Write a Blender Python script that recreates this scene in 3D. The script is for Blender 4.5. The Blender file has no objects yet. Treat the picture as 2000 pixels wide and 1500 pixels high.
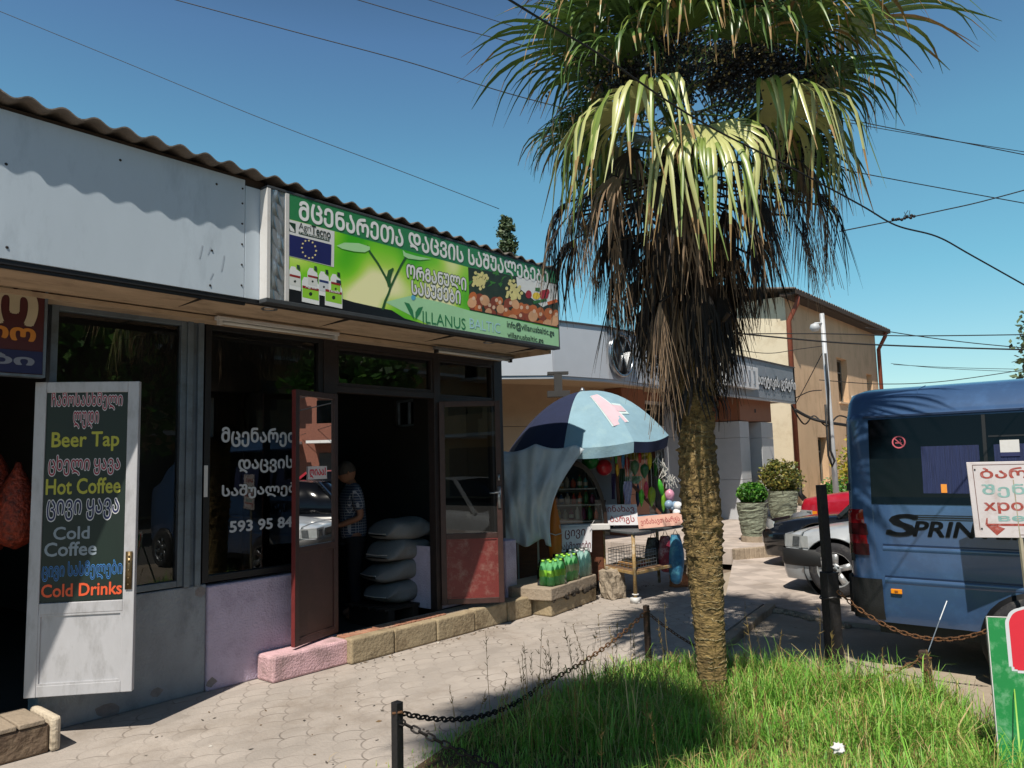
import bpy, bmesh, math, random
import numpy as np
from mathutils import Vector, Matrix
random.seed(7); rng = np.random.default_rng(7)
S = bpy.context.scene; COL = S.collection
# ------------------------------------------------------------------ camera
HEAD, TILT, ROLL = math.radians(40), math.radians(5.9), 0.026
F = 1480.0
fwd = Vector((math.cos(HEAD)*math.cos(TILT), math.sin(HEAD)*math.cos(TILT), math.sin(TILT)))
_r = Vector((math.sin(HEAD), -math.cos(HEAD), 0)); _u = _r.cross(fwd)
rt = math.cos(ROLL)*_r - math.sin(ROLL)*_u
up = math.sin(ROLL)*_r + math.cos(ROLL)*_u
EYE = Vector((0, 0, 1.65))
cam = bpy.data.cameras.new('camera'); cam.sensor_width = 36; cam.lens = 36*F/2000; cam.clip_end = 2000; cam.clip_start = .05
co = bpy.data.objects.new('camera', cam); COL.objects.link(co)
m = Matrix((rt, up, -fwd)).transposed().to_4x4(); m.translation = EYE; co.matrix_world = m
S.camera = co
# ------------------------------------------------------------------ sky, sun, exposure
SUN = Vector((-.60, -.255, 1.0)).normalized()
w = bpy.data.worlds.new('World'); S.world = w; w.use_nodes = True
nt = w.node_tree; bg = nt.nodes['Background']
sky = nt.nodes.new('ShaderNodeTexSky'); sky.sky_type = 'NISHITA'; sky.sun_disc = False
sky.sun_elevation = math.asin(SUN.z); sky.sun_rotation = math.atan2(SUN.x, SUN.y)
sky.altitude = 300; sky.air_density = 1.0; sky.dust_density = .6; sky.ozone_density = 1.6
# clear summer sky: paler and greener towards the horizon, deep overhead
wtc = nt.nodes.new('ShaderNodeTexCoord'); wsx = nt.nodes.new('ShaderNodeSeparateXYZ'); nt.links.new(wtc.outputs['Generated'], wsx.inputs[0])
wcr = nt.nodes.new('ShaderNodeValToRGB'); we = wcr.color_ramp.elements
we[0].position = 0; we[0].color = (.98, 1.10, 1.08, 1); we[1].position = .85; we[1].color = (.26, .29, .34, 1)
for p_, c_ in ((.10, (.88, 1.12, 1.02)), (.22, (.74, 1.24, 1.10)), (.36, (.80, 1.30, 1.18)), (.50, (.74, 1.02, 1.10)), (.64, (.42, .50, .56))):
    k_ = we.new(p_); k_.color = c_ + (1,)
nt.links.new(wsx.outputs[2], wcr.inputs[0])
wmx = nt.nodes.new('ShaderNodeMix'); wmx.data_type = 'RGBA'; wmx.blend_type = 'MULTIPLY'; wmx.inputs[0].default_value = 1
nt.links.new(sky.outputs[0], wmx.inputs[6]); nt.links.new(wcr.outputs[0], wmx.inputs[7])
nt.links.new(wmx.outputs[2], bg.inputs[0]); bg.inputs[1].default_value = .10
sl = bpy.data.lights.new('sun', 'SUN'); sl.energy = 4.9; sl.angle = math.radians(.53); sl.color = (1, .93, .82)
so = bpy.data.objects.new('sun', sl); COL.objects.link(so)
so.rotation_euler = SUN.to_track_quat('Z', 'Y').to_euler()
S.view_settings.view_transform = 'Standard'; S.view_settings.look = 'None'
S.view_settings.exposure = 0.25; S.view_settings.gamma = 1
S.cycles.max_bounces = 6; S.cycles.transparent_max_bounces = 12; S.cycles.use_denoising = True

# ------------------------------------------------------------------ helpers
def V(*a): return Vector(a)
def at(px, py, d):
    """point seen at a photograph pixel, d metres deep"""
    return EYE + (fwd + rt*((px-1000)/F) - up*((py-750)/F))*d
def onY(px, py, y):
    r = fwd + rt*((px-1000)/F) - up*((py-750)/F); return EYE + r*((y-EYE.y)/r.y)
def onX(px, py, x):
    r = fwd + rt*((px-1000)/F) - up*((py-750)/F); return EYE + r*((x-EYE.x)/r.x)
def onZ(px, py, z=0.0):
    r = fwd + rt*((px-1000)/F) - up*((py-750)/F); return EYE + r*((z-EYE.z)/r.z)
LAT = V(math.sin(HEAD), -math.cos(HEAD), 0); DEP = V(math.cos(HEAD), math.sin(HEAD), 0); UP = V(0, 0, 1)

def lin(h):
    if isinstance(h, str):
        h = h.lstrip('#'); c = [int(h[i:i+2], 16)/255 for i in (0, 2, 4)]
        return tuple(x/12.92 if x <= .04045 else ((x+.055)/1.055)**2.4 for x in c) + (1,)
    return tuple(h) + (1,)
_mats = {}
def M(name, c, rough=.6, var=.12, scale=6.0, bump=.0, bscale=60.0, metal=0., dirt=None, dscale=3.0, damt=.5, spec=.5, coat=0., sheen=0., stretch=(1,1,1), trans=0.):
    if name in _mats: return _mats[name]
    m = bpy.data.materials.new(name); m.use_nodes = True; _mats[name] = m
    n = m.node_tree; b = n.nodes['Principled BSDF']; L = n.links.new
    c = lin(c)
    b.inputs['Roughness'].default_value = rough; b.inputs['Metallic'].default_value = metal
    b.inputs['Specular IOR Level'].default_value = spec; b.inputs['Coat Weight'].default_value = coat
    b.inputs['Coat Roughness'].default_value = .06
    tc = n.nodes.new('ShaderNodeTexCoord'); mp = n.nodes.new('ShaderNodeMapping'); mp.inputs['Scale'].default_value = stretch
    L(tc.outputs['Object'], mp.inputs[0])
    nz = n.nodes.new('ShaderNodeTexNoise'); nz.inputs['Scale'].default_value = scale; nz.inputs['Detail'].default_value = 6; nz.inputs['Roughness'].default_value = .6
    L(mp.outputs[0], nz.inputs['Vector'])
    cr = n.nodes.new('ShaderNodeValToRGB')
    cr.color_ramp.elements[0].position = .3; cr.color_ramp.elements[1].position = .7
    cr.color_ramp.elements[0].color = tuple(max(0, x*(1-var)) for x in c[:3]) + (1,)
    cr.color_ramp.elements[1].color = tuple(min(1, x*(1+var)) for x in c[:3]) + (1,)
    L(nz.outputs[0], cr.inputs[0]); out = cr.outputs[0]
    if dirt:
        d = n.nodes.new('ShaderNodeTexNoise'); d.inputs['Scale'].default_value = dscale; d.inputs['Detail'].default_value = 9; d.inputs['Roughness'].default_value = .72
        L(mp.outputs[0], d.inputs['Vector'])
        r = n.nodes.new('ShaderNodeValToRGB'); r.color_ramp.elements[0].position = .5; r.color_ramp.elements[1].position = .68
        r.color_ramp.elements[0].color = (0,0,0,1); r.color_ramp.elements[1].color = (damt,)*3 + (1,)
        L(d.outputs[0], r.inputs[0])
        mx = n.nodes.new('ShaderNodeMix'); mx.data_type = 'RGBA'
        L(r.outputs[0], mx.inputs[0]); L(out, mx.inputs[6]); mx.inputs[7].default_value = lin(dirt); out = mx.outputs[2]
    L(out, b.inputs['Base Color'])
    if bump:
        bn = n.nodes.new('ShaderNodeTexNoise'); bn.inputs['Scale'].default_value = bscale; bn.inputs['Detail'].default_value = 5
        L(mp.outputs[0], bn.inputs['Vector'])
        bp = n.nodes.new('ShaderNodeBump'); bp.inputs['Strength'].default_value = bump; bp.inputs['Distance'].default_value = .02
        L(bn.outputs[0], bp.inputs['Height']); L(bp.outputs[0], b.inputs['Normal'])
    if trans:
        tr = n.nodes.new('ShaderNodeBsdfTranslucent'); L(out, tr.inputs[0])
        ms = n.nodes.new('ShaderNodeMixShader'); ms.inputs[0].default_value = trans
        L(b.outputs[0], ms.inputs[1]); L(tr.outputs[0], ms.inputs[2]); L(ms.outputs[0], n.nodes['Material Output'].inputs[0])
    return m
def glass(name, tint=(.75,.8,.8), dark=0., refl=1.0):
    """thin pane: tinted see-through plus a mirror share by Fresnel"""
    if name in _mats: return _mats[name]
    m = bpy.data.materials.new(name); m.use_nodes = True; _mats[name] = m
    n = m.node_tree; n.nodes.remove(n.nodes['Principled BSDF']); L = n.links.new
    t = n.nodes.new('ShaderNodeBsdfTransparent'); t.inputs[0].default_value = tuple(tint)+(1,)
    g = n.nodes.new('ShaderNodeBsdfGlossy'); g.inputs['Roughness'].default_value = .0; g.inputs[0].default_value = (refl,)*3+(1,)
    fr = n.nodes.new('ShaderNodeFresnel'); fr.inputs[0].default_value = 1.75
    x = n.nodes.new('ShaderNodeMixShader')
    L(fr.outputs[0], x.inputs[0]); L(t.outputs[0], x.inputs[1]); L(g.outputs[0], x.inputs[2]); L(x.outputs[0], n.nodes['Material Output'].inputs[0])
    return m
def emit(name, c, s):
    if name in _mats: return _mats[name]
    m = M(name, c); b = m.node_tree.nodes['Principled BSDF']
    b.inputs['Emission Color'].default_value = lin(c); b.inputs['Emission Strength'].default_value = s
    return m

class MB:
    """collects shapes (world coordinates) into one mesh object"""
    def __init__(s): s.v = []; s.f = []; s.mi = []; s.cur = 0; s.sm = []; s.smooth = False
    def use(s, i, smooth=None):
        s.cur = i
        if smooth is not None: s.smooth = smooth
        return s
    def add(s, vs, fs):
        o = len(s.v); s.v += [tuple(p) for p in vs]
        for f in fs: s.f.append(tuple(i+o for i in f)); s.mi.append(s.cur); s.sm.append(s.smooth)
        return s
    def quad(s, *p): return s.add(p, [tuple(range(len(p)))])
    def box(s, x0, x1, y0, y1, z0, z1):
        return s.obox(V((x0+x1)/2, (y0+y1)/2, (z0+z1)/2), V(1,0,0)*abs(x1-x0)/2, V(0,1,0)*abs(y1-y0)/2, V(0,0,1)*abs(z1-z0)/2)
    def obox(s, c, a, b, d):
        vs = [c+a*i+b*j+d*k for i in (-1,1) for j in (-1,1) for k in (-1,1)]
        if a.cross(b).dot(d) < 0: return s.add(vs, [(0,2,3,1),(4,5,7,6),(0,1,5,4),(2,6,7,3),(0,4,6,2),(1,3,7,5)][::1])
        return s.add(vs, [(0,1,3,2),(4,6,7,5),(0,4,5,1),(2,3,7,6),(0,2,6,4),(1,5,7,3)])
    def bar(s, p, q, w, h=None, upv=UP):
        p, q = Vector(p), Vector(q); d = q-p; L = d.length; d.normalize(); h = w if h is None else h
        a = d.cross(upv)
        if a.length < 1e-4: a = d.cross(V(1,0,0))
        a.normalize(); b = a.cross(d)
        return s.obox((p+q)/2, d*L/2, a*w/2, b*h/2)
    def prism(s, poly, ext):
        """closed polygon (3-D points) swept by vector ext"""
        n = len(poly); P = [Vector(p) for p in poly]; Q = [p+ext for p in P]
        return s.add(P+Q, [tuple(range(n-1,-1,-1)), tuple(range(n, 2*n))] + [(i, (i+1)%n, (i+1)%n+n, i+n) for i in range(n)])
    def ring(s, c, a, b, n):
        return [c + a*math.cos(2*math.pi*i/n) + b*math.sin(2*math.pi*i/n) for i in range(n)]
    def loft(s, rings, caps=True, closed=True):
        n = len(rings[0]); vs = [p for r in rings for p in r]; fs = []
        for k in range(len(rings)-1):
            for i in range(n if closed else n-1):
                j = (i+1) % n; fs.append((k*n+i, k*n+j, (k+1)*n+j, (k+1)*n+i))
        if caps and closed: fs.append(tuple(range(n-1,-1,-1))); fs.append(tuple((len(rings)-1)*n+i for i in range(n)))
        return s.add(vs, fs)
    def tube(s, pts, r, n=8, caps=True):
        pts = [Vector(p) for p in pts]; rr = r if isinstance(r, (list, tuple)) else [r]*len(pts); rings = []; prev = None
        for i, p in enumerate(pts):
            d = (pts[min(i+1, len(pts)-1)] - pts[max(i-1, 0)]).normalized()
            if prev is None:
                a = d.cross(UP)
                if a.length < .05: a = d.cross(V(1,0,0))
            else: a = prev - d*prev.dot(d)
            a.normalize(); prev = a; rings.append(s.ring(p, a*rr[i], d.cross(a)*rr[i], n))
        return s.loft(rings, caps)
    def cyl(s, p, q, r, r2=None, n=16): return s.tube([p, q], [r, r if r2 is None else r2], n)
    def lathe(s, prof, c, n=24, ax=UP, caps=True):
        a = ax.cross(V(1,0,0) if abs(ax.x) < .9 else V(0,1,0)).normalized(); b = ax.cross(a)
        return s.loft([s.ring(Vector(c)+ax*h, a*max(r, 1e-4), b*max(r, 1e-4), n) for r, h in prof], caps)
    def ball(s, c, r, n=14, k=9, sq=(1,1,1)):
        c = Vector(c); rings = []
        for i in range(k+1):
            t = math.pi*i/k; rr = max(math.sin(t), 1e-3)
            rings.append([c+V(sq[0]*r*rr*math.cos(2*math.pi*j/n), sq[1]*r*rr*math.sin(2*math.pi*j/n), -sq[2]*r*math.cos(t)) for j in range(n)])
        return s.loft(rings)
    def grid(s, fn, nu, nv):
        vs = [fn(i/nu, j/nv) for j in range(nv+1) for i in range(nu+1)]
        return s.add(vs, [(j*(nu+1)+i, j*(nu+1)+i+1, (j+1)*(nu+1)+i+1, (j+1)*(nu+1)+i) for j in range(nv) for i in range(nu)])
    def text(s, body, o, ax, ay, w=None, h=None, bold=0., ext=.0, lift=.0, fit=True, res=4, spacing=1.0):
        """lettering fitted into a w x h box with lower-left corner o, reading along ax"""
        cu = bpy.data.curves.new('lettering', 'FONT'); cu.body = body; cu.size = 1; cu.resolution_u = min(res, 3); cu.space_character = spacing
        ob = bpy.data.objects.new('lettering', cu); COL.objects.link(ob)
        dg = bpy.context.evaluated_depsgraph_get(); me = bpy.data.meshes.new_from_object(ob.evaluated_get(dg))
        ax = Vector(ax).normalized(); ay = Vector(ay).normalized(); nn = ax.cross(ay)
        xs = [v.co.x for v in me.vertices]; ys = [v.co.y for v in me.vertices]
        x0, x1, y0, y1 = min(xs), max(xs), min(ys), max(ys)
        sy = (h/(y1-y0)) if h else w/(x1-x0); sx = (w/(x1-x0)) if w else sy
        o = Vector(o); st = max(bold, 0)   # heavier strokes: the same letters laid again a hair's breadth round the first
        offs = [(0, 0)] + ([(st*math.cos(t*math.pi/4), st*math.sin(t*math.pi/4)) for t in range(8)] if st > .001 else [])
        fs = [tuple(p.vertices) for p in me.polygons]
        for q, (ox, oy) in enumerate(offs):
            s.add([o + ax*((v.co.x-x0+ox)*sx) + ay*((v.co.y-y0+oy)*sy) + nn*(lift+q*.00005) for v in me.vertices], fs)
        bpy.data.objects.remove(ob); bpy.data.curves.remove(cu); bpy.data.meshes.remove(me)
        return s
    def build(s, name, mats, parent=None, bevel=0., local=False, kind=None, seg=2):
        me = bpy.data.meshes.new(name); vs = s.v
        root = parent
        if parent is not None and not local:
            while root.parent is not None: root = root.parent
            l = root.location; vs = [(p[0]-l.x, p[1]-l.y, p[2]-l.z) for p in s.v]
        me.from_pydata(vs, [], s.f); 
        for mt in (mats if isinstance(mats, (list, tuple)) else [mats]): me.materials.append(mt)
        me.polygons.foreach_set('material_index', s.mi); me.polygons.foreach_set('use_smooth', s.sm); me.update()
        if bevel or any(len(f) > 4 for f in s.f):     # softened edges; faces of more than four corners cut into triangles
            bm = bmesh.new(); bm.from_mesh(me)
            if bevel:
                bmesh.ops.recalc_face_normals(bm, faces=bm.faces[:])
                eds = [e for e in bm.edges if len(e.link_faces) == 2 and e.calc_face_angle(0) > math.radians(40)]
                bmesh.ops.bevel(bm, geom=eds, offset=bevel, offset_type='OFFSET', segments=seg, profile=.5, affect='EDGES', clamp_overlap=True)
            bmesh.ops.triangulate(bm, faces=[f for f in bm.faces if len(f.verts) > 4])
            bm.to_mesh(me); bm.free()
        ob = bpy.data.objects.new(name, me); COL.objects.link(ob)
        if parent is not None: ob.parent = parent
        if kind: ob['kind'] = kind
        return ob
def tag(o, label=None, cat=None, group=None, kind=None):
    if label: o['label'] = label
    if cat: o['category'] = cat
    if group: o['group'] = group
    if kind: o['kind'] = kind
    return o
def thing(name, label, cat, loc=(0,0,0), group=None, rz=0):
    o = bpy.data.objects.new(name, None); COL.objects.link(o); o.location = loc; o.rotation_euler = (0, 0, rz); o.empty_display_size = .1
    return tag(o, label, cat, group)
def dup(o, parent=None):
    c = o.copy(); COL.objects.link(c)
    if parent is not None: c.parent = parent
    for ch in list(o.children): dup(ch, c)
    return c
def arr_mesh(name, verts, faces, mats, parent=None, mi=None, uvcol=None):
    """fast mesh from numpy arrays, all faces same size"""
    me = bpy.data.meshes.new(name); n = len(verts); k = faces.shape[1]; m = len(faces)
    me.vertices.add(n); me.vertices.foreach_set('co', verts.astype(np.float32).ravel())
    me.loops.add(m*k); me.loops.foreach_set('vertex_index', faces.astype(np.int32).ravel())
    me.polygons.add(m); me.polygons.foreach_set('loop_start', np.arange(0, m*k, k, dtype=np.int32)); me.polygons.foreach_set('loop_total', np.full(m, k, dtype=np.int32))
    if mi is not None: me.polygons.foreach_set('material_index', mi.astype(np.int32))
    for mt in (mats if isinstance(mats, (list, tuple)) else [mats]): me.materials.append(mt)
    me.update(); me.validate()
    ob = bpy.data.objects.new(name, me); COL.objects.link(ob)
    if parent is not None: ob.parent = parent
    return ob
def leaf_cloud(name, pts, size, mats, parent, elong=1.6, up_bias=.3):
    """leaf-sized quads at the given points, random headings; mats are picked at random"""
    pts = np.asarray(pts, float); n = len(pts)
    if parent is not None:
        r = parent
        while r.parent is not None: r = r.parent
        pts = pts - np.array(r.location)
    a = rng.normal(size=(n,3)); a[:,2] *= .6; a /= np.linalg.norm(a, axis=1)[:,None]
    b = rng.normal(size=(n,3)); b -= (b*a).sum(1)[:,None]*a; b /= np.linalg.norm(b, axis=1)[:,None]
    sz = size*(.6+.8*rng.random(n))[:,None]
    v = np.stack([pts-a*sz*elong/2, pts+b*sz/2, pts+a*sz*elong/2, pts-b*sz/2], 1).reshape(-1,3)
    f = np.arange(4*n).reshape(n,4)
    k = len(mats) if isinstance(mats, (list,tuple)) else 1
    return arr_mesh(name, v, f, mats, parent, mi=rng.integers(0, k, n))
# ------------------------------------------------------------------ ground
def paver_mat(name, base, joint, size, kind):
    m = M(name, base, .85, .16, 1.6, .25, 45, dirt='786b5e', dscale=1.0, damt=.55)
    n = m.node_tree; L = n.links.new; b = n.nodes['Principled BSDF']
    tc = n.nodes.new('ShaderNodeTexCoord'); mp = n.nodes.new('ShaderNodeMapping'); L(tc.outputs['Object'], mp.inputs[0])
    mp.inputs['Scale'].default_value = (1/size,)*3; mp.inputs['Rotation'].default_value = (0, 0, math.radians(-8 if kind == 'scallop' else 38))
    sx = n.nodes.new('ShaderNodeSeparateXYZ'); L(mp.outputs[0], sx.inputs[0])
    def mt(op, a, b_=None, c_=None):
        k = n.nodes.new('ShaderNodeMath'); k.operation = op
        for i, q in enumerate((a, b_, c_)):
            if q is None: continue
            if isinstance(q, (int, float)): k.inputs[i].default_value = q
            else: L(q, k.inputs[i])
        return k.outputs[0]
    x, y = sx.outputs[0], sx.outputs[1]
    if kind == 'scallop':
        row = mt('FLOOR', mt('MULTIPLY', y, 2)); v = mt('MULTIPLY', mt('FRACT', mt('MULTIPLY', y, 2)), .5)
        u = mt('SUBTRACT', mt('FRACT', mt('ADD', x, mt('MULTIPLY', mt('MODULO', mt('ABSOLUTE', row), 2), .5))), .5)
        d = mt('ABSOLUTE', mt('SUBTRACT', mt('SQRT', mt('ADD', mt('MULTIPLY', u, u), mt('MULTIPLY', v, v))), .49))
        line = mt('SUBTRACT', 1, mt('SMOOTH_MIN', 1, mt('DIVIDE', d, .035), .1))
        cell = n.nodes.new('ShaderNodeTexWhiteNoise'); cv = n.nodes.new('ShaderNodeCombineXYZ')
        L(mt('FLOOR', mt('ADD', x, mt('MULTIPLY', mt('MODULO', mt('ABSOLUTE', row), 2), .5))), cv.inputs[0]); L(row, cv.inputs[1]); L(cv.outputs[0], cell.inputs['Vector']); tone = cell.outputs[0]
    else:
        cx, cy = mt('FLOOR', x), mt('FLOOR', y)
        fx, fy = mt('FRACT', x), mt('FRACT', y)
        e = mt('MINIMUM', mt('MINIMUM', fx, mt('SUBTRACT', 1, fx)), mt('MINIMUM', fy, mt('SUBTRACT', 1, fy)))
        line = mt('SUBTRACT', 1, mt('MINIMUM', 1, mt('DIVIDE', e, .03)))
        tone = mt('MODULO', mt('ABSOLUTE', mt('ADD', cx, cy)), 2)
    nz = n.nodes.new('ShaderNodeTexNoise'); nz.inputs['Scale'].default_value = 3.2; nz.inputs['Detail'].default_value = 6; L(tc.outputs['Object'], nz.inputs['Vector'])
    msk = n.nodes.new('ShaderNodeMapRange'); msk.inputs[1].default_value = .46; msk.inputs[2].default_value = .66; L(nz.outputs[0], msk.inputs[0])
    fac = mt('MULTIPLY', mt('MAXIMUM', line, 0), mt('MULTIPLY_ADD', msk.outputs[0], .62, .10))
    src = b.inputs['Base Color'].links[0].from_socket
    hv = n.nodes.new('ShaderNodeMix'); hv.data_type = 'RGBA'; hv.blend_type = 'MULTIPLY'; hv.inputs[0].default_value = 1
    tn = n.nodes.new('ShaderNodeMapRange'); L(tone, tn.inputs[0]); tn.inputs[3].default_value = .92 if kind == 'scallop' else .87; tn.inputs[4].default_value = 1.06
    L(src, hv.inputs[6]); L(tn.outputs[0], hv.inputs[7])
    mx = n.nodes.new('ShaderNodeMix'); mx.data_type = 'RGBA'; L(fac, mx.inputs[0]); L(hv.outputs[2], mx.inputs[6]); mx.inputs[7].default_value = lin(joint)
    L(mx.outputs[2], b.inputs['Base Color'])
    bp2 = n.nodes.new('ShaderNodeBump'); bp2.inputs['Strength'].default_value = .6; bp2.inputs['Distance'].default_value = .012; bp2.invert = True
    L(fac, bp2.inputs['Height']); L(b.inputs['Normal'].links[0].from_socket, bp2.inputs['Normal']); L(bp2.outputs[0], b.inputs['Normal'])
    return m
m_pave = paver_mat('scallop_pavers', 'a39a92', '544a42', .23, 'scallop')
m_tile = paver_mat('pink_tiles', 'b0a49b', '7d7067', .33, 'check')
m_conc = M('worn_concrete', '9c9080', .9, .14, 1.3, .35, 38, dirt='7d6e5c', dscale=.9, damt=.6)
m_asph = M('asphalt', '5c5a57', .9, .2, 8, .4, 90)
m_soil = M('soil', '4a3b2a', .95, .3, 9, .5, 30)
def sheet(name, poly, z, mt, thick=.0):
    b = MB()
    if thick: b.prism([V(x, y, z-thick) for x, y in poly], V(0, 0, thick))
    else: b.quad(*[V(x, y, z) for x, y in poly])
    return tag(b.build(name, mt), kind='structure')
sheet('ground', [(-500,-500),(700,-500),(700,700),(-500,700)], -.20, M('earth', '77695a', .95, .25, .4, .3, 20))
sheet('parking_area', [(4.2,-3.2),(60,-3.2),(60,5.0),(4.2,5.0)], -.06, m_conc)
sheet('road', [(-200,-12),(300,-12),(300,-3.2),(-200,-3.2)], -.06, m_asph)
sheet('pavement', [(-60,-3.0),(4.55,-3.0),(4.75,.7),(5.95,1.2),(5.62,3.05),(8.45,3.50),(8.75,4.15),(11.6,5.5),(11.6,14),(-60,14)], 0, m_pave, .1)
sheet('forecourt', [(8.47,3.45),(8.05,2.5),(8.1,-3.1),(60,-3.1),(60,5.2),(11.9,5.38),(8.80,4.1)], -.015, m_tile, .06)
sheet('raised_forecourt', [(11.9,5.42),(12.6,5.0),(60,5.25),(60,14),(11.9,14)], .15, m_tile, .25)
# kerb stones between pavement and parking
b = MB()
pk = [V(5.60,3.03,0), V(6.6,3.16,0), V(7.6,3.33,0), V(8.45,3.46,0)]
for i in range(3):
    for t in range(2):
        p = pk[i].lerp(pk[i+1], t*.5+.006); q = pk[i].lerp(pk[i+1], t*.5+.494); jz = random.uniform(-.008,.006)
        b.bar(p+V(0,-.05,-.07+jz), q+V(0,-.05,-.07+jz), .11, .17)
m_kerb = M('kerb_stone', '9a8b79', .9, .2, 5, .6, 30, dirt='54483a', dscale=2.5, damt=.7)
tag(b.build('pavement_kerb', m_kerb, bevel=.012), kind='structure')
b = MB(); p0 = V(8.42,3.42,-.02); p1 = V(8.04,2.5,-.02)
for k in range(26):      # crumbled edge of the forecourt
    t = k/25; c = p0.lerp(p1, t)+V(random.uniform(-.05,.03),random.uniform(-.03,.03),-.03)
    b.ball(c, random.uniform(.02,.06), 6, 4, (1.2,1,.6))
tag(b.build('rubble_edge', m_kerb), kind='stuff')
b = MB()
for i in range(9):
    p = V(11.88,5.36,.06).lerp(V(12.62,4.94,.06), i/9+.003); q = V(11.88,5.36,.06).lerp(V(12.62,4.94,.06), (i+1)/9-.003)
    b.bar(p, q, .10, .2)
for i in range(14):
    b.bar(V(12.66+i*.6,4.96+i*.003,.06), V(13.24+i*.6,4.96+i*.003,.06), .10, .2)
tag(b.build('forecourt_kerb', m_kerb, bevel=.015), kind='structure')

# ------------------------------------------------------------------ shop building
m_fascia = M('painted_fascia', 'b9c5d0', .45, .05, 2.2, .06, 8, dirt='7f8b96', dscale=1.2, damt=.6, stretch=(1,1,.35))
m_soffit = M('soffit_board', 'b39c82', .8, .14, 3, .2, 25, dirt='5a4a3a', dscale=2.2, damt=.6, stretch=(1,3,1))
m_roofs = M('fibre_cement_sheet', '6d655d', .9, .22, 6, .3, 40, dirt='3a342e', dscale=3, damt=.7)
m_alu = M('dull_aluminium', '6f7a84', .45, .12, 9, .1, 50, metal=.35, dirt='4a4744', dscale=5, damt=.5)
m_dark = M('dark_painted_frame', '1c1b1d', .5, .2, 9)
m_brownframe = M('brown_painted_frame', '2a2120', .5, .25, 12, .1, 40)
m_grey = M('grey_plaster', '8f959b', .9, .18, 3, .6, 70, dirt='57595c', dscale=2.2, damt=.8, stretch=(1,1,.6))
m_pink = M('pink_plaster', 'b9adc2', .85, .10, 5, .5, 60, dirt='857489', dscale=4, damt=.5)  # pink paint shifted to lilac: the bluish shade is put into the colour
m_pink2 = M('pink_ledge', 'cfa9ae', .85, .10, 5, .5, 60, dirt='8a7472', dscale=3, damt=.8)
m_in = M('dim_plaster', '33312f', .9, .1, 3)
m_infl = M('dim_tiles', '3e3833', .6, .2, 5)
m_glass = glass('window_glass', (.78,.8,.8), refl=.85)
m_red = M('red_painted_metal', '6b2a27', .5, .14, 5, .15, 40, dirt='a89a8c', dscale=9, damt=.28)
m_steel = M('grey_steel', '8b8f93', .35, .1, 20, metal=.7)
m_white = M('white_paint', 'c9c7c5', .5, .05, 6, dirt='9c968c', dscale=6, damt=.45)
shop = thing('shop_building', 'long single storey shop with grey fascia, corrugated eave and dark glazed front', 'building', (3.0, 5.6, 0))
GY = 5.62
# back and side walls, floor, ceiling
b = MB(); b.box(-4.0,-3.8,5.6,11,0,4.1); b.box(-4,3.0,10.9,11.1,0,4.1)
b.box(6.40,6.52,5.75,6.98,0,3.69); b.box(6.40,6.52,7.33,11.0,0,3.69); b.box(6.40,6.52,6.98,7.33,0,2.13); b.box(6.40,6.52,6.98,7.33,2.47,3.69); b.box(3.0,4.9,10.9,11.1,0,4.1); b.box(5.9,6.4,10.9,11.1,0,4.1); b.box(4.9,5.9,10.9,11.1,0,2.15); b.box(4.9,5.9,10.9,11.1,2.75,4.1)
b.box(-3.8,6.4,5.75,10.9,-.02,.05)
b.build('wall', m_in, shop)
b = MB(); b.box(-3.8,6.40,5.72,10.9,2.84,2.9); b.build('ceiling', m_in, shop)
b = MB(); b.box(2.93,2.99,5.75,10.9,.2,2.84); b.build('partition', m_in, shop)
b = MB(); b.box(6.43,6.47,6.98,7.01,2.13,2.47); b.box(6.43,6.47,7.30,7.33,2.13,2.47); b.box(6.43,6.47,7.01,7.30,2.13,2.16); b.box(6.43,6.47,7.01,7.30,2.44,2.47); b.box(6.43,6.47,7.10,7.12,2.16,2.44); o_ = b.build('window', m_alu, shop)
b = MB(); b.quad(V(6.45,7.01,2.16),V(6.45,7.30,2.16),V(6.45,7.30,2.44),V(6.45,7.01,2.44)); b.build('pane', m_glass, o_)
# corrugated roof
b = MB().use(0, True); PER = .177
def roof_z(x, y): return 3.815 - .016*x + (y-4.75)*.085 + .019*math.sin(2*math.pi*(x+.03)/PER) + .004*math.sin(x*3.1)
nx = int((6.50+4)/PER*10); ys = [4.75, 5.6, 8, 11.2]
def eave_y(x): return 4.74 + .004*math.sin(x*5.3) + (.008 if int((x+4)/1.06) % 3 == 1 else 0)
top = [[V(-4+(10.5)*i/nx, (eave_y(-4+10.5*i/nx) if j == 0 else y), roof_z(-4+10.5*i/nx, y)) for i in range(nx+1)] for j, y in enumerate(ys)]
for L_ in (0, -.009):
    vs = [p+V(0,0,L_) for r in top for p in r]
    b.add(vs, [(j*(nx+1)+i, j*(nx+1)+i+1, (j+1)*(nx+1)+i+1, (j+1)*(nx+1)+i) for j in range(3) for i in range(nx)])
b.add([p for p in top[0]]+[p+V(0,0,-.009) for p in top[0]], [(i, i+1, nx+2+i, nx+1+i) for i in range(nx)])
b.build('roof', m_roofs, shop)
b = MB(); b.box(-4,6.45,4.86,4.93,3.66,3.70); b.box(-4,3.0,4.862,4.93,3.70,3.755); b.box(-4,6.45,4.9,5.0,3.60,3.66); b.build('eave_batten', M('old_timber', '3b2f27', .85, .25, 8, .3, 40, stretch=(1,12,12)), shop)
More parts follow.
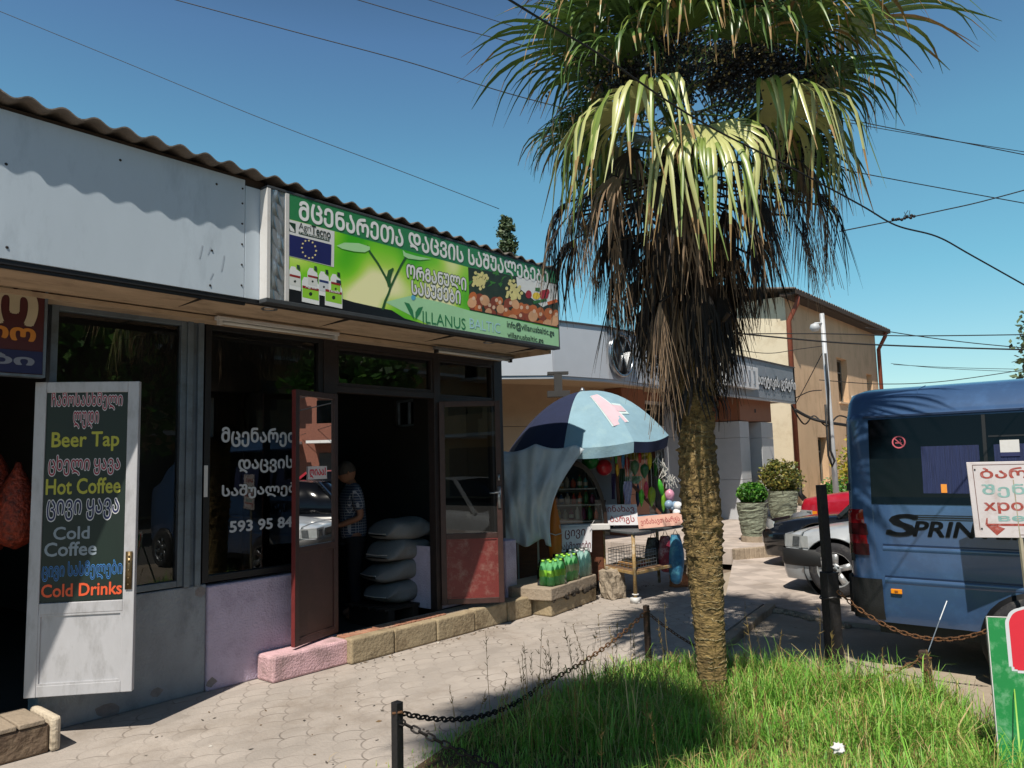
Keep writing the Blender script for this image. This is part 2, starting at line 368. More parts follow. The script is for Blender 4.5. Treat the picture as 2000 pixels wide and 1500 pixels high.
# fascia of two sheets, screws
for i, (x0, x1) in enumerate(((-4,.62),(.624,2.84),(2.844,6.38))):
    b = MB(); b.box(x0,x1,4.85,4.875,2.865,3.73 if i < 2 else 3.69); f = b.build('fascia', m_fascia, shop, bevel=.002)
    s = MB()
    for x in np.arange(x0+.12, x1, .62):
        for z in (2.93, 3.15, 3.40, 3.62):
            if random.random() < .75 and not (x > 2.95): s.lathe([(.0,-.006),(.007,-.004),(.009,0)], V(x+random.uniform(-.02,.02), 4.85, z+random.uniform(-.02,.02)), 8, V(0,1,0))
    for z in (2.95,3.1,3.25,3.4,3.55,3.66): s.lathe([(.0,-.006),(.006,-.004),(.008,0)], V(x1-.02, 4.85, z), 8, V(0,1,0))
    if i < 2: s.build('screws', M('dark_screw', '3a3634', .5, metal=.6), f)
b = MB(); b.box(-4,6.43,4.856,4.90,2.835,2.862); b.box(-4,2.86,4.868,4.886,2.815,2.835); b.build('drip_edge', m_dark, shop)
b = MB(); b.prism([V(-4,4.90,2.86),V(-4,5.60,2.825),V(-4,5.60,2.85),V(-4,4.90,2.885)], V(10.43,0,0)); b.box(-4,6.43,5.42,5.60,2.79,2.822); b.box(6.43,6.46,4.86,5.72,2.80,3.66)
b.build('soffit', m_soffit, shop)
b = MB()
for x in np.arange(-3.5,6.3,1.22): b.box(x,x+.006,4.91,5.42,2.838,2.856)
b.build('soffit_joint', m_dark, shop)
# recessed spot lamps in the soffit
for x, y in ((3.15,5.02),(5.62,5.0),(1.3,5.0)):
    b = MB().use(0,True); z = 2.86-(y-4.9)*.05
    b.lathe([(.035,.01),(.045,-.006),(.06,-.008),(.062,.004)], V(x,y,z), 20, UP, False); b.lathe([(.034,.004),(.001,.004)], V(x,y,z), 20, UP, False)
    b.build('spot_lamp', m_steel, shop)
# plinths
b = MB(); b.box(1.86,2.985,5.585,5.76,0,.79); b.build('plinth', m_grey, shop, bevel=.01)
b = MB(); b.box(2.987,3.98,5.565,5.76,0,.775); b.box(3.98,4.19,5.575,5.76,0,.20); b.build('plinth', m_pink, shop, bevel=.012)['label'] = 'pink painted plinth with bluish shade put into its colour'
b = MB(); b.box(3.40,4.12,5.33,5.564,0,.20); b.build('ledge', m_pink2, shop, bevel=.02)
b = MB(); b.box(6.37,6.56,5.50,5.78,.0,.80); b.box(5.47,6.36,5.60,5.74,.2,.80); b.build('plinth', m_pink, shop, bevel=.012)
b = MB(); b.box(5.43,5.468,5.58,6.15,.2,.82); b.build('door_jamb', m_pink, shop, bevel=.004)
# glazing frames
def frame(b, x0, x1, z0, z1, wd=.045, y0=5.585, y1=5.655):
    b.box(x0,x0+wd,y0,y1,z0,z1); b.box(x1-wd,x1,y0,y1,z0,z1); b.box(x0+wd,x1-wd,y0+.002,y1-.002,z1-wd,z1); b.box(x0+wd,x1-wd,y0+.002,y1-.002,z0,z0+wd)
def window(x0, x1, z0, z1, mt, wd=.045, name='window'):
    b = MB(); frame(b, x0, x1, z0, z1, wd); o = b.build(name, mt, shop, bevel=.004)
    g = MB(); g.quad(V(x0+wd,5.622,z0+wd),V(x1-wd,5.622,z0+wd),V(x1-wd,5.622,z1-wd),V(x0+wd,5.622,z1-wd)); g.build('pane', m_glass, o)
    return o
wl = window(1.86, 2.80, .80, 2.80, m_alu)
b = MB(); b.box(2.80,2.845,5.57,5.66,.79,2.82); b.box(2.885,2.93,5.57,5.66,.79,2.82); b.box(2.843,2.887,5.60,5.66,.79,2.82); b.build('mullion', m_alu, shop, bevel=.004)
ws = window(2.95, 4.05, .80, 2.80, m_dark, .05)
b = MB(); b.box(4.05,4.19,5.575,5.67,.2,2.80); b.box(5.40,5.47,5.575,5.67,.2,2.80); b.box(6.33,6.47,5.575,5.70,.82,2.80); b.box(4.19,5.40,5.578,5.668,2.32,2.38); b.box(4.19,6.33,5.578,5.668,2.74,2.80)
b.build('door_frame', m_brownframe, shop, bevel=.004)
window(4.19, 5.40, 2.38, 2.74, m_brownframe, .03, 'transom'); window(5.47, 6.33, 2.34, 2.74, m_brownframe, .03, 'transom'); window(5.47, 6.33, .82, 2.34, m_brownframe, .04)
# lettering on the shop window
m_wlet = M('white_vinyl', 'b9bcc0', .6, .04)
b = MB(); YL = 5.617; ax = V(1,0,0)
def row(s_, px0, pyb, px1, pyt, bold=.03):
    a = onY(px0,pyb,YL); c = onY(px1,pyt,YL); b.text(s_, V(a.x,YL,a.z), ax, UP, c.x-a.x, c.z-a.z, bold)
row('მცენარეთა', 433,872,598,838); row('დაცვის', 466,924,572,890); row('საშუალებები', 434,976,622,940)
row('593 95 84 47', 449,1040,606,1006)
b.build('lettering', m_wlet, ws)
tag(None, None) if False else None
# tape on the aluminium mullion's neighbour
b = MB(); a = onY(398,940,5.57); b.box(a.x,a.x+.03,5.566,5.5685,a.z-.12,a.z+.12); b.build('tape', m_white, shop)

# doors --------------------------------------------------------------
def leaf(name, H, E, z0, z1, mframe, mlow, rail, wd=.055, th=.04, glassmat=None, gname='pane'):
    """door leaf from hinge H to free edge E (xy), rail = height of the glass sill"""
    H = V(H[0],H[1],0); E = V(E[0],E[1],0); a = (E-H).normalized(); L = (E-H).length; nrm = V(a.y,-a.x,0)
    if nrm.y > 0: nrm = -nrm
    P = lambda t, z, n=0: H + a*t + nrm*n + UP*z
    def slab(b, t0, t1, za, zb, n0, n1): b.obox(P((t0+t1)/2,(za+zb)/2,(n0+n1)/2), a*(t1-t0)/2, UP*(zb-za)/2, nrm*(n1-n0)/2)
    b = MB(); slab(b,0,wd,z0,z1,-th,0); slab(b,L-wd,L,z0,z1,-th,0); slab(b,wd,L-wd,z1-wd,z1,-th,-.002); slab(b,wd,L-wd,z0,z0+wd,-th,-.002); slab(b,wd,L-wd,rail-wd/2,rail+wd/2,-th,-.002)
    o = b.build(name, mframe, shop, bevel=.004)
    b = MB(); slab(b,wd,L-wd,z0+wd,rail-wd/2,-th*.7,-.012); b.build('panel', mlow, o)
    b = MB(); 
    for t0,t1,za,zb in ((wd,wd+.012,z0+wd,rail-wd/2),(L-wd-.012,L-wd,z0+wd,rail-wd/2),(wd+.012,L-wd-.012,z0+wd,z0+wd+.012),(wd+.012,L-wd-.012,rail-wd/2-.012,rail-wd/2)): slab(b,t0,t1,za,zb,-.012,-.004)
    b.build('beading', mlow, o)
    if glassmat:
        g = MB(); g.quad(P(wd,rail+wd/2,-.02),P(L-wd,rail+wd/2,-.02),P(L-wd,z1-wd,-.02),P(wd,z1-wd,-.02)); g.build(gname, glassmat, o)
    return o, P, a, nrm, L
m_leafframe = M('worn_brown_leaf', '3a2420', .5, .25, 12, .1, 40)
# left leaf of the shop door, folded back over the window
d1, P1, a1, n1, L1 = leaf('door', (4.19,5.56), (3.63,5.38), .22, 2.30, m_leafframe, M('brown_red_panel','3c2522',.5,.2,6,.1,40), .98, .05, .035, glass('leaf_glass', (.6,.62,.62), refl=1.0))
d1['label'] = 'left red and brown glazed leaf of the open shop door'
b = MB(); b.obox(P1(L1+.003,1.26,-.0175), a1*.003, UP*1.035, n1*.018); b.build('edge_strip', M('red_edge', '6a2725', .5, .2, 9), d1)
c = P1(.30,1.62,-.014); c2 = P1(.05,1.62,-.014)
b = MB(); dx = (-a1); o0 = P1(.40,1.55,-.015)
b.obox(o0+dx*.12+UP*.055+n1*.0015, dx*.13, UP*.055, n1*.001); b.build('notice', M('paper', 'd8cfcf', .8, .04), d1)
b = MB(); b.text('ღიაა!', o0+dx*.01+UP*.012+n1*.004, dx, UP, .22, .085, .03); b.build('notice_lettering', M('red_ink', 'd0203c', .7, .05), d1)
# right leaf
d2, P2, a2, n2, L2 = leaf('door', (5.45,5.56), (5.90,5.12), .25, 2.29, m_leafframe, m_red, .92, .055, .035, m_glass)
d2['label'] = 'right red and brown glazed leaf of the open shop door'
b = MB().use(0,True); h = P2(L2-.03,1.30,.002)
b.obox(h+n2*.004, a2*.018, UP*.11, n2*.004); b.tube([h+n2*.01+UP*.05, h+n2*.045+UP*.05, h+n2*.05-a2*.10+UP*.045], .008, 8); b.obox(h+n2*.006+UP*.2, a2*.012, UP*.03, n2*.006)
b.build('handle', m_steel, d2)
# white door of the drinks shop
m_wdoor = M('white_enamel', 'b0b0b4', .5, .06, 6, .05, 50, dirt='7f7d7c', dscale=5, damt=.5, stretch=(2,2,.7))
d3, P3, a3, n3, L3 = leaf('door', (1.76,5.53), (2.24,5.11), .26, 2.25, m_wdoor, m_wdoor, .80, .07, .045)
d3['label'] = 'white framed door with green drinks list, standing open'
b = MB(); z0, z1 = .84, 2.18
b.obox(P3(L3/2,(z0+z1)/2,-.018), a3*(L3/2-.07), UP*(z1-z0)/2, n3*.008)
m_green = M('green_film', '0b2119', .55, .10, 3, dirt='0a1513', dscale=2, damt=.5, stretch=(1,1,.4)); b.build('drinks_board', m_green, d3)
m_maroon = M('maroon_vinyl', '8e2436', .6, .05); m_yel = M('olive_yellow_vinyl', 'a9a63a', .6, .05); m_lgrey = M('grey_vinyl', '84909a', .6, .05)
m_navy = M('navy_vinyl', '1b2250', .6, .05); m_blue = M('sky_blue_vinyl', '3d8ed0', .6, .05); m_org = M('orange_vinyl', 'd8552c', .6, .05); m_wout = M('white_outline', 'c9c9cc', .6, .05)
def dline(s_, x0, x1, zb, zt, mt, outline=None, bold=.02):
    t0 = .07 + x0*(L3-.14); wdt = (x1-x0)*(L3-.14)
    if outline:
        b = MB(); b.text(s_, P3(t0,zb,-.009), a3, UP, wdt, zt-zb, bold+.035); b.build('lettering_outline', outline, d3)
    b = MB(); b.text(s_, P3(t0,zb,-.0078), a3, UP, wdt, zt-zb, bold-(.012 if outline else 0)); b.build('lettering', mt, d3)
H_ = lambda y: 2.25-(y-745)/(1353-745)*1.99    # height on the leaf for a photograph row
dline('ჩამოსასხმელი', .06,.93, H_(802),H_(765), m_maroon, m_wout); dline('ლუდი', .33,.64, H_(838),H_(805), m_maroon, m_wout)
dline('Beer Tap', .08,.90, H_(884),H_(846), m_yel); dline('ცხელი ყავა', .05,.92, H_(931),H_(892), m_maroon, m_wout)
dline('Hot Coffee', .03,.93, H_(968),H_(938), m_yel); dline('ცივი ყავა', .05,.92, H_(1019),H_(980), m_navy, m_wout)
dline('Cold', .14,.57, H_(1056),H_(1032), m_lgrey); dline('Coffee', .04,.66, H_(1088),H_(1062), m_lgrey)
dline('ცივი სასმელები', .02,.98, H_(1135),H_(1100), m_navy, m_blue, .0); dline('Cold Drinks', .02,.98, H_(1166),H_(1142), m_org)
b = MB().use(0,True); h = P3(L3-.035,1.02,.002); b.obox(h+n3*.003, a3*.020, UP*.12, n3*.004)
for z in (-.09,-.05,.0,.06,.09): b.lathe([(.0,.006),(.006,.005),(.007,0)], h+n3*.006+UP*z, 8, n3)
b.build('lock_plate', M('brass_lock', '6b5b40', .4, .3, 20, metal=.7), d3)
# inside: hanging nets of red-orange goods by the drinks shop's doorway, counter, shelf
b = MB(); b.box(.2,.45,6.3,9.5,.2,1.1); b.box(3.05,3.35,7.2,10.5,.2,1.9); b.build('counter', M('dark_timber', '33261e', .7, .2, 6), shop)
# ------------------------------------------------------------------ big shop sign
YS = 4.755
sign = thing('shop_sign', 'long green printed shop sign with white Georgian headline hung under the eave', 'sign', (3.0, 4.755, 2.85))
m_foil = M('crumpled_foil', 'a3a5a6', .32, .25, 5, .9, 9, metal=.75, stretch=(1,1,.5))
m_frame = M('grey_sign_frame', '3d4043', .5, .15, 8)
SX0, SX1, SZ0, SZ1 = 2.960, 6.475, 2.848, 3.694
b = MB(); b.box(SX0+.01,SX1-.01,YS+.006,4.848,SZ0+.01,SZ1-.01); b.build('cabinet', M('galvanised', '9a9ea2', .45, .1, 8, metal=.5), sign)
b = MB(); b.box(SX0-.004,SX1+.004,YS-.004,4.846,SZ0-.012,SZ0+.018); b.box(SX0,SX1,YS-.004,4.846,SZ1-.012,SZ1+.008); b.box(SX1-.014,SX1+.004,YS-.003,4.846,SZ0+.018,SZ1-.012); b.build('rim', m_frame, sign, bevel=.003)
b = MB(); b.box(SX0-.002,SX0+.03,YS-.003,4.846,SZ0+.018,SZ1-.012); b.box(SX0+.15,SX0+.185,YS-.003,YS+.005,SZ0+.018,SZ1-.012); b.build('white_edge', m_white, sign, bevel=.003)
b = MB().use(0,True)
b.grid(lambda u,v: V(SX0+.03+u*.12, YS+.004-.012*(math.sin(u*9+v*14)*math.sin(v*23+u*3))*(u*(1-u)*4), SZ0+.02+v*(SZ1-SZ0-.034)), 14, 40); b.build('foil_strip', m_foil, sign)
PX0 = SX0+.185
def sp(px, py, k=1): p = onY(px, py, YS); return V(min(max(p.x, PX0), SX1-.014), YS-.0008*k, min(max(p.z, SZ0+.018), SZ1-.012))
def print_mat(name, c, var=.05, **k): return M(name, c, .38, var, 4, **k)
def pp(name, mt, k, polys, smooth=False):
    b = MB()
    for i, q in enumerate(polys): b.add([sp(x, y, k+.03*i) for x, y in q], [tuple(range(len(q)))])
    return b.build(name, mt, sign)
def disc(px, py, rx, ry, n=16, rot=0): return [(px+rx*math.cos(t)*math.cos(rot)-ry*math.sin(t)*math.sin(rot), py+rx*math.cos(t)*math.sin(rot)+ry*math.sin(t)*math.cos(rot)) for t in [2*math.pi*i/n for i in range(n)]]
# printed bokeh background: green and cream patches are part of the print
mb_ = M('bokeh_print', '6cc22a', .38, .1, 2); n = mb_.node_tree; bs = n.nodes['Principled BSDF']
tc = n.nodes.new('ShaderNodeTexCoord'); nz = n.nodes.new('ShaderNodeTexNoise'); nz.inputs['Scale'].default_value = 1.9; nz.inputs['Detail'].default_value = .6
n.links.new(tc.outputs['Object'], nz.inputs['Vector']); cr = n.nodes.new('ShaderNodeValToRGB'); e = cr.color_ramp.elements
e[0].position = .36; e[0].color = lin('3fae1c'); e[1].position = .66; e[1].color = lin('f0efb6'); k_ = e.new(.48); k_.color = lin('7cce2a'); k_ = e.new(.56); k_.color = lin('b4dc58')
n.links.new(nz.outputs[0], cr.inputs[0]); n.links.new(cr.outputs[0], bs.inputs['Base Color'])
b = MB(); b.quad(V(PX0,YS-.0004,SZ0+.018),V(SX1-.014,YS-.0004,SZ0+.018),V(SX1-.014,YS-.0004,SZ1-.012),V(PX0,YS-.0004,SZ1-.012)); b.build('printed_panel', mb_, sign)
pp('headline_band', print_mat('band_green', '2f7d4d'), 1, [[(540,368),(1110,530),(1110,574),(540,421)]])
pp('mint_band', print_mat('mint_print', 'a5d8a8'), 1.4, [[(752,590),(800,578),(860,590),(918,607),(1110,647),(1110,700),(960,670),(838,640)]])
pp('soil_strip', print_mat('soil_print', '17181b', .3), 2, [[(540,551),(565,556),(590,566),(625,576),(650,578),(690,590),(735,600),(765,606),(790,622),(830,636),(800,650),(540,600)]])
pp('white_card', print_mat('card_white', 'd5d6d6'), 2, [[(555,426),(653,452),(652,522),(555,498)]])
pp('flag', print_mat('flag_blue', '23285f'), 3, [[(555,455),(647,478),(646,519),(555,497)]])
st = []
for i in range(12):
    t = math.pi*2*i/12; cx, cy = 603+14*math.cos(t), 487+17*math.sin(t)+3.0*math.cos(t)
    st.append([(cx+(2.6 if j % 2 == 0 else 1.1)*math.sin(j*math.pi/5), cy-(2.6 if j % 2 == 0 else 1.1)*math.cos(j*math.pi/5)) for j in range(10)])
pp('flag_stars', print_mat('star_yellow', 'e8d9a0'), 4, st)
pp('leaf_logo', print_mat('deep_green', '1c3a28'), 3, [[(558,432),(577,437),(577,455),(558,450)]])
pp('leaf_logo_mark', print_mat('card_white', 'd5d6d6'), 4, [[(560,436),(568,441),(574,449),(575,454),(567,451),(562,444)]])
def st_text(body, pts, mt, k, bold, outline=None, ob=.03):
    """pts: left-bottom, right-bottom, left-top in photograph pixels on the sign's face"""
    a, c, d = [onY(x, y, YS) for x, y in pts]
    if outline:
        b = MB(); b.text(body, V(a.x,YS-.0008*k,a.z), ax_, UP, c.x-a.x, d.z-a.z, bold+ob); b.build('lettering_outline', outline, sign)
    b = MB(); b.text(body, V(a.x,YS-.0008*k-.0008,a.z), ax_, UP, c.x-a.x, d.z-a.z, bold); return b.build('lettering', mt, sign)
ax_ = V(1,0,0)
m_pw = print_mat('print_white', 'dfe2e2'); m_pdark = print_mat('print_dark', '23302a'); m_pg = print_mat('print_green', '2f7d4d'); m_psky = print_mat('print_sky', 'a9d3df')
def up_(s_): return ''.join(chr(ord(c)-0x10D0+0x1C90) if 0x10D0 <= ord(c) <= 0x10FF else c for c in s_)
st_text(up_('მცენარეთა დაცვის საშუალებები'), ((584,428),(1070,559),(584,392)), m_pw, 3, .028)
st_text('Agri', ((583,451),(607,456),(583,434)), m_pdark, 3, .0); st_text('Tecno', ((608,457),(645,464),(608,440)), m_pdark, 3, .016)
pp('strapline_bar', print_mat('deep_green', '1c3a28'), 3, [[(583,452),(643,467),(643,472),(583,457)]]); st_text('Fertilizantes', ((585,456),(641,470),(585,452.2)), m_pw, 4, .0)
for (x0,y0,w_,h_,lab,cap) in ((564,520,23,44,'cfd2cf','2f4a3a'),(600,523,20,40,'cfd2cf','2f4a3a'),(645,535,20,44,'8cc63a','26332c'),(622,530,20,46,'c7ccd0','203a30'),(589,541,34,48,'8cc63a','2b3a30'),(634,548,34,48,'8cc63a','203a4a')):
    sl = .21*w_; k = 4+y0*.01-5
    pp('printed_bottle', m_pw, k, [[(x0,y0+8),(x0+4,y0),(x0+w_*.55,y0+sl*.5-1),(x0+w_*.62,y0+sl*.6+3),(x0+w_*.94,y0+sl+6),(x0+w_,y0+sl+12),(x0+w_,y0+sl+h_),(x0,y0+h_)]])
    pp('printed_cap', print_mat('cap'+cap, cap), k, [[(x0+w_*.66,y0+sl*.6-6),(x0+w_*.92,y0+sl*.9-6),(x0+w_*.92,y0+sl*.9+3),(x0+w_*.66,y0+sl*.6+2)]])
    pp('printed_label', print_mat('lab'+lab, lab), k+.5, [[(x0+1,y0+h_*.4),(x0+w_-1,y0+sl+h_*.4),(x0+w_-1,y0+sl+h_*.82),(x0+1,y0+h_*.82)]])
    pp('printed_stripe', print_mat('stripe_red' if lab != 'c7ccd0' else 'stripe_navy', '8e2a2a' if lab != 'c7ccd0' else '2a3a6a'), k+.9, [[(x0+1,y0+h_*.34),(x0+w_-1,y0+sl+h_*.34),(x0+w_-1,y0+sl+h_*.44),(x0+1,y0+h_*.44)]])
    pp('printed_dot', m_pdark, k+.9, [disc(x0+w_*.5, y0+h_*.62+sl*.5, w_*.10, w_*.11, 10)])
    if w_ > 30: st_text('Agrifix' if x0 < 600 else 'Tecnofix', ((x0+7,y0+h_*.43+1),(x0+w_-5,y0+sl+h_*.43),(x0+7,y0+h_*.34)), m_pw, k+.9, .02)
m_stem = print_mat('stem_print', '2c5a2c'); m_lf = print_mat('seed_leaf', 'a8dba0')
def ribbon(pts, ws): 
    L_, R_ = [], []
    for i,(x,y) in enumerate(pts):
        q = pts[min(i+1,len(pts)-1)]; o = pts[max(i-1,0)]; dx, dy = q[0]-o[0], q[1]-o[1]; l = math.hypot(dx,dy) or 1
        L_.append((x-dy/l*ws[i]/2, y+dx/l*ws[i]/2)); R_.append((x+dy/l*ws[i]/2, y-dx/l*ws[i]/2))
    return [[L_[i],L_[i+1],R_[i+1],R_[i]] for i in range(len(pts)-1)]
pp('printed_sprout', m_stem, 3, ribbon([(747,605),(752,588),(759,572),(762,562)],[5,4.5,4,4])+ribbon([(762,562),(752,540),(738,515),(722,492),(716,480)],[4,4,4,4,5])+ribbon([(762,562),(772,540),(783,518),(792,503),(798,499)],[4,4,4,4,4])+ribbon([(760,560),(758,545),(762,530),(768,524)],[6,9,9,3]))
pp('printed_leaf', m_lf, 3.6, [[(657,480),(672,474),(700,475),(722,482),(722,488),(712,493),(690,491),(668,486)],[(786,488),(792,494),(812,500),(842,506),(820,508),(797,505),(788,500)]])
m_pout = print_mat('print_outline', '3a4a34')
st_text(up_('ორგანული'), ((794,541),(910,565),(794,516)), m_pw, 3, .03, m_pout, .045); st_text(up_('სასუქები'), ((804,574),(899,588),(804,548)), m_pw, 3, .03, m_pout, .045)
pp('logo_mark', m_pg, 3, [[(789,590),(799,593),(806,606),(809,625),(800,612)],[(826,599),(817,601),(811,610),(811,625),(820,613)]]); pp('logo_dot', print_mat('logo_sky', '5aa9cc'), 3, [disc(807,581,4.3,5.5)])
st_text('ILLANUS', ((825,630),(909,641),(825,607)), m_pg, 3, -.004); st_text('BALTIC', ((917,641),(977,652),(917,621)), m_psky, 3, -.004)
st_text('info@villanusbaltic.ge', ((990,643),(1082,656),(990,626)), m_pdark, 3, .012); st_text('villanusbaltic.ge', ((991,662),(1061,672),(991,648)), m_pdark, 3, .012)
# printed harvest picture
pp('harvest_picture', print_mat('harvest_dark', '2a3320', .5), 2, [[(914,522),(1110,560),(1110,645),(917,606)]])
pp('harvest_white', m_pw, 2.4, [[(1008,541),(1110,562),(1110,590),(1060,600),(1010,560)]])
r_ = random.Random(3)
leafs = [[(x+r_.uniform(-9,9), y+r_.uniform(-8,8)) for _ in range(3)] for x, y in [(r_.uniform(917,1000), r_.uniform(528,560)) for _ in range(26)]]
pp('harvest_leaves', print_mat('harvest_leaf', '3f7a2a', .3), 2.8, leafs)
pp('harvest_grapes', print_mat('harvest_grape', 'd9cf8a', .2), 3.2, [disc(x, y, 3.1, 3.6, 8) for x, y in [(938+r_.gauss(0,7), 546+r_.gauss(0,9)) for _ in range(40)]+[(1003+r_.gauss(0,8), 570+r_.gauss(0,9)) for _ in range(46)]])
nuts = {0:[],1:[],2:[]}
for j in range(3):
    for i in range(13):
        nuts[r_.randrange(3)].append(disc(923+i*13.4+r_.uniform(-4,4), 578+i*3.0+j*12+r_.uniform(-3,3), r_.uniform(6.5,10), r_.uniform(8,11.5), 12, r_.uniform(-.5,.5)))
for kk, col in enumerate(('8a3f22','b8642e','d2a077')): pp('harvest_nuts', print_mat('nut%d' % kk, col, .25), 3.4+kk*.35, [[(x, min(y, 604+(x-917)*.2)) for x, y in q] for q in nuts[kk]])
pp('harvest_nut_tips', print_mat('nut_tip', 'd9b79c', .2), 4.8, [disc(q[0][0]-6, q[0][1]+1, 3.2, 4, 8) for kk in (0,1) for q in nuts[kk][:8]])
pp('harvest_peppers', print_mat('pepper_red', 'a3222c', .2), 4.4, [disc(1062,576,9,10), disc(1032,575,6,8), disc(1068,570,5,6)]); pp('harvest_lemon', print_mat('lemon', 'e2c33a', .1), 4.6, [disc(1047,578,7.5,7)])
pp('harvest_carrot', print_mat('carrot', 'd9672a', .1), 4.6, [[(1068,590),(1086,584),(1089,590),(1070,596)]]); pp('harvest_cucumber', print_mat('cucumber', '2f6a2e', .2), 4.7, [[(1040,588),(1066,583),(1068,588),(1042,594)],[(1045,562),(1054,562),(1054,570),(1045,568)]])

# hanging sign above the drinks doorway
hs = thing('hanging_shop_sign', 'dark red and blue shop sign with cream letters above the drinks doorway', 'sign', (1.3, 5.45, 2.2))
b = MB(); a = onY(86,735,5.44); x1 = a.x; z1 = onY(86,560,5.44).z+.02; z0 = a.z
b.box(.2,x1,5.44,5.50,z0,z1); hb = b.build('board', M('maroon_board', '4a1b1d', .5, .1, 4), hs, bevel=.004)
zb = onY(60,686,5.44).z
b = MB(); b.box(.2,x1-.01,5.4365,5.439,z0+.012,zb); b.build('blue_band', M('navy_band', '20244a', .5, .1, 4), hs)
b = MB(); b.box(x1-.012,x1+.004,5.43,5.505,z0-.01,z1); b.box(.2,x1-.012,5.43,5.505,z0-.01,z0+.006); b.build('edge_trim', m_alu, hs)
def hs_text(body, xr, zb_, zt_, mt, wd):
    b = MB(); b.text(body, V(xr-wd,5.4345,zb_), ax_, UP, wd, zt_-zb_, .04); b.build('lettering', mt, hs)
g = lambda px,py: onY(px,py,5.434)
hs_text('ო', g(69,634).x, g(69,634).z, g(69,570).z, M('cream_letters','b3a68c',.6), .24)
hs_text('ლო', g(67,677).x, g(67,677).z, g(67,644).z, M('orange_letters','c67b2c',.6), .34)
hs_text('ები', g(64,720).x, g(64,720).z, g(64,694).z, M('grey_letters','7f838f',.6), .36)

# tube lights under the soffit
for i, (pa, pb, lab) in enumerate((((422,622),(660,657), 'white tube light bracket on the soffit above the lettered shop window'), ((848,683),(1000,704), 'grey tube light bracket on the soffit above the right hand door leaf'))):
    A = onY(*pa,5.36); B = onY(*pb,5.36); A.z = B.z = 2.80
    t = thing('tube_light', lab, 'light fitting', (A.x, 5.36, 2.78))
    b = MB(); b.bar(A, B, .05, .03); b.build('housing', m_white if i == 0 else m_steel, t, bevel=.004)
    b = MB().use(0,True); b.cyl(A+V(.05,0,-.03), B-V(.05,0,.03), .013, n=10); b.build('tube', M('opal_tube','c9c9c4',.3,.02), t)
    for p in (A+V(.03,0,-.025), B-V(.03,0,.025)):
        b = MB(); b.obox(p, V(.015,0,0), V(0,.02,0), V(0,0,.025)); b.build('end_cap', m_white if i == 0 else m_dark, t, bevel=.003)

# ------------------------------------------------------------------ steps and low walls
m_step = M('cast_step', '9b8b70', .9, .18, 4, .5, 35, dirt='5c4a34', dscale=3.5, damt=.75)
m_brick = M('thin_bricks', '9f6f58', .85, .25, 9, .5, 40, dirt='a8957f', dscale=4, damt=.8)
step = thing('doorstep', 'long low cream step of cast blocks along the shop door', 'step', (5.3, 5.4, 0))
xs = [4.10, 4.58, 5.10, 5.62, 6.12, 6.52]
for i in range(5):
    b = MB(); b.box(xs[i]+.004, xs[i+1]-.004, 5.27+random.uniform(-.006,.006), 5.38, 0, .205+random.uniform(-.006,.006)); b.build('step_block', m_step, step, bevel=.018, seg=3)
b = MB(); b.box(4.10,6.52,5.384,5.60,0,.192); b.build('step_core', m_kerb, step)
b = MB()
x = 4.14
while x < 5.3:
    b.box(x, x+.052, 5.392, 5.52, .19, .2045+random.uniform(-.003,.003)); x += .064
b.build('brick_tread', m_brick, step, bevel=.004)
blk = thing('entrance_step', 'rough brown concrete step with a white plastered end at the lower left corner', 'step', (1.5, 5.3, 0))
b = MB(); b.box(-3,1.80,5.19,5.55,0,.17); b.build('step_body', M('rough_brown', '5b4a3c', .95, .35, 7, 1.0, 22, dirt='8d7a64', dscale=4, damt=.7), blk, bevel=.015)
b = MB(); x = 1.78
while x > -1: b.box(x-.145, x-.006, 5.185, 5.55, .172, .20); x -= .15
b.build('tile_tread', m_kerb, blk, bevel=.006)
b = MB(); b.box(1.803,1.86,5.17,5.56,0,.203); b.build('end_plaster', M('old_white_plaster', 'bdb09c', .9, .12, 6, .7, 30, dirt='7a6a56', dscale=4, damt=.6), blk, bevel=.022)
lw = thing('low_wall', 'broken two tier concrete ledge carrying the packs of green bottles', 'low wall', (7.1, 5.2, 0))
b = MB(); b.prism([V(6.56,5.04,0),V(7.66,5.20,0),V(7.66,5.75,0),V(6.56,5.75,0)], V(0,0,.17)); b.build('lower_tier', m_step, lw, bevel=.02)
b = MB(); b.prism([V(6.53,5.01,.175),V(7.64,5.18,.175),V(7.64,5.76,.175),V(6.40,5.76,.175),V(6.40,5.45,.175)], V(0,0,.13)); b.build('upper_slab', m_kerb, lw, bevel=.012)
b = MB()
for k in range(30): t = random.random(); b.ball(V(6.56,5.02,.17).lerp(V(7.62,5.18,.17),t)+V(0,random.uniform(-.012,.01),random.uniform(-.02,.03)), random.uniform(.012,.035), 6, 4)
b.build('broken_mortar', M('black_crack','2a241e',.95,.4,9), lw)
st_ = MB()
def rough_block(c, hx, hy, hz, seed, rz=0.0):
    r_ = random.Random(seed); bm = bmesh.new(); bmesh.ops.create_cube(bm, size=2)
    bmesh.ops.subdivide_edges(bm, edges=bm.edges[:], cuts=4, use_grid_fill=True)
    vs = []
    for v in bm.verts:
        d = V(v.co.x*hx, v.co.y*hy, v.co.z*hz)+V(r_.uniform(-1,1),r_.uniform(-1,1),r_.uniform(-1,1))*.014
        k = (abs(v.co.x)>.9)+(abs(v.co.y)>.9)+(abs(v.co.z)>.9)
        if k >= 2: d *= .95
        vs.append(V(c[0]+d.x*math.cos(rz)-d.y*math.sin(rz), c[1]+d.x*math.sin(rz)+d.y*math.cos(rz), c[2]+d.z))
    fs = [tuple(x.index for x in f.verts) for f in bm.faces]; bm.free(); return vs, fs
b = MB(); b.add(*rough_block((7.86,5.10,.17),.12,.11,.17,4,-.3))
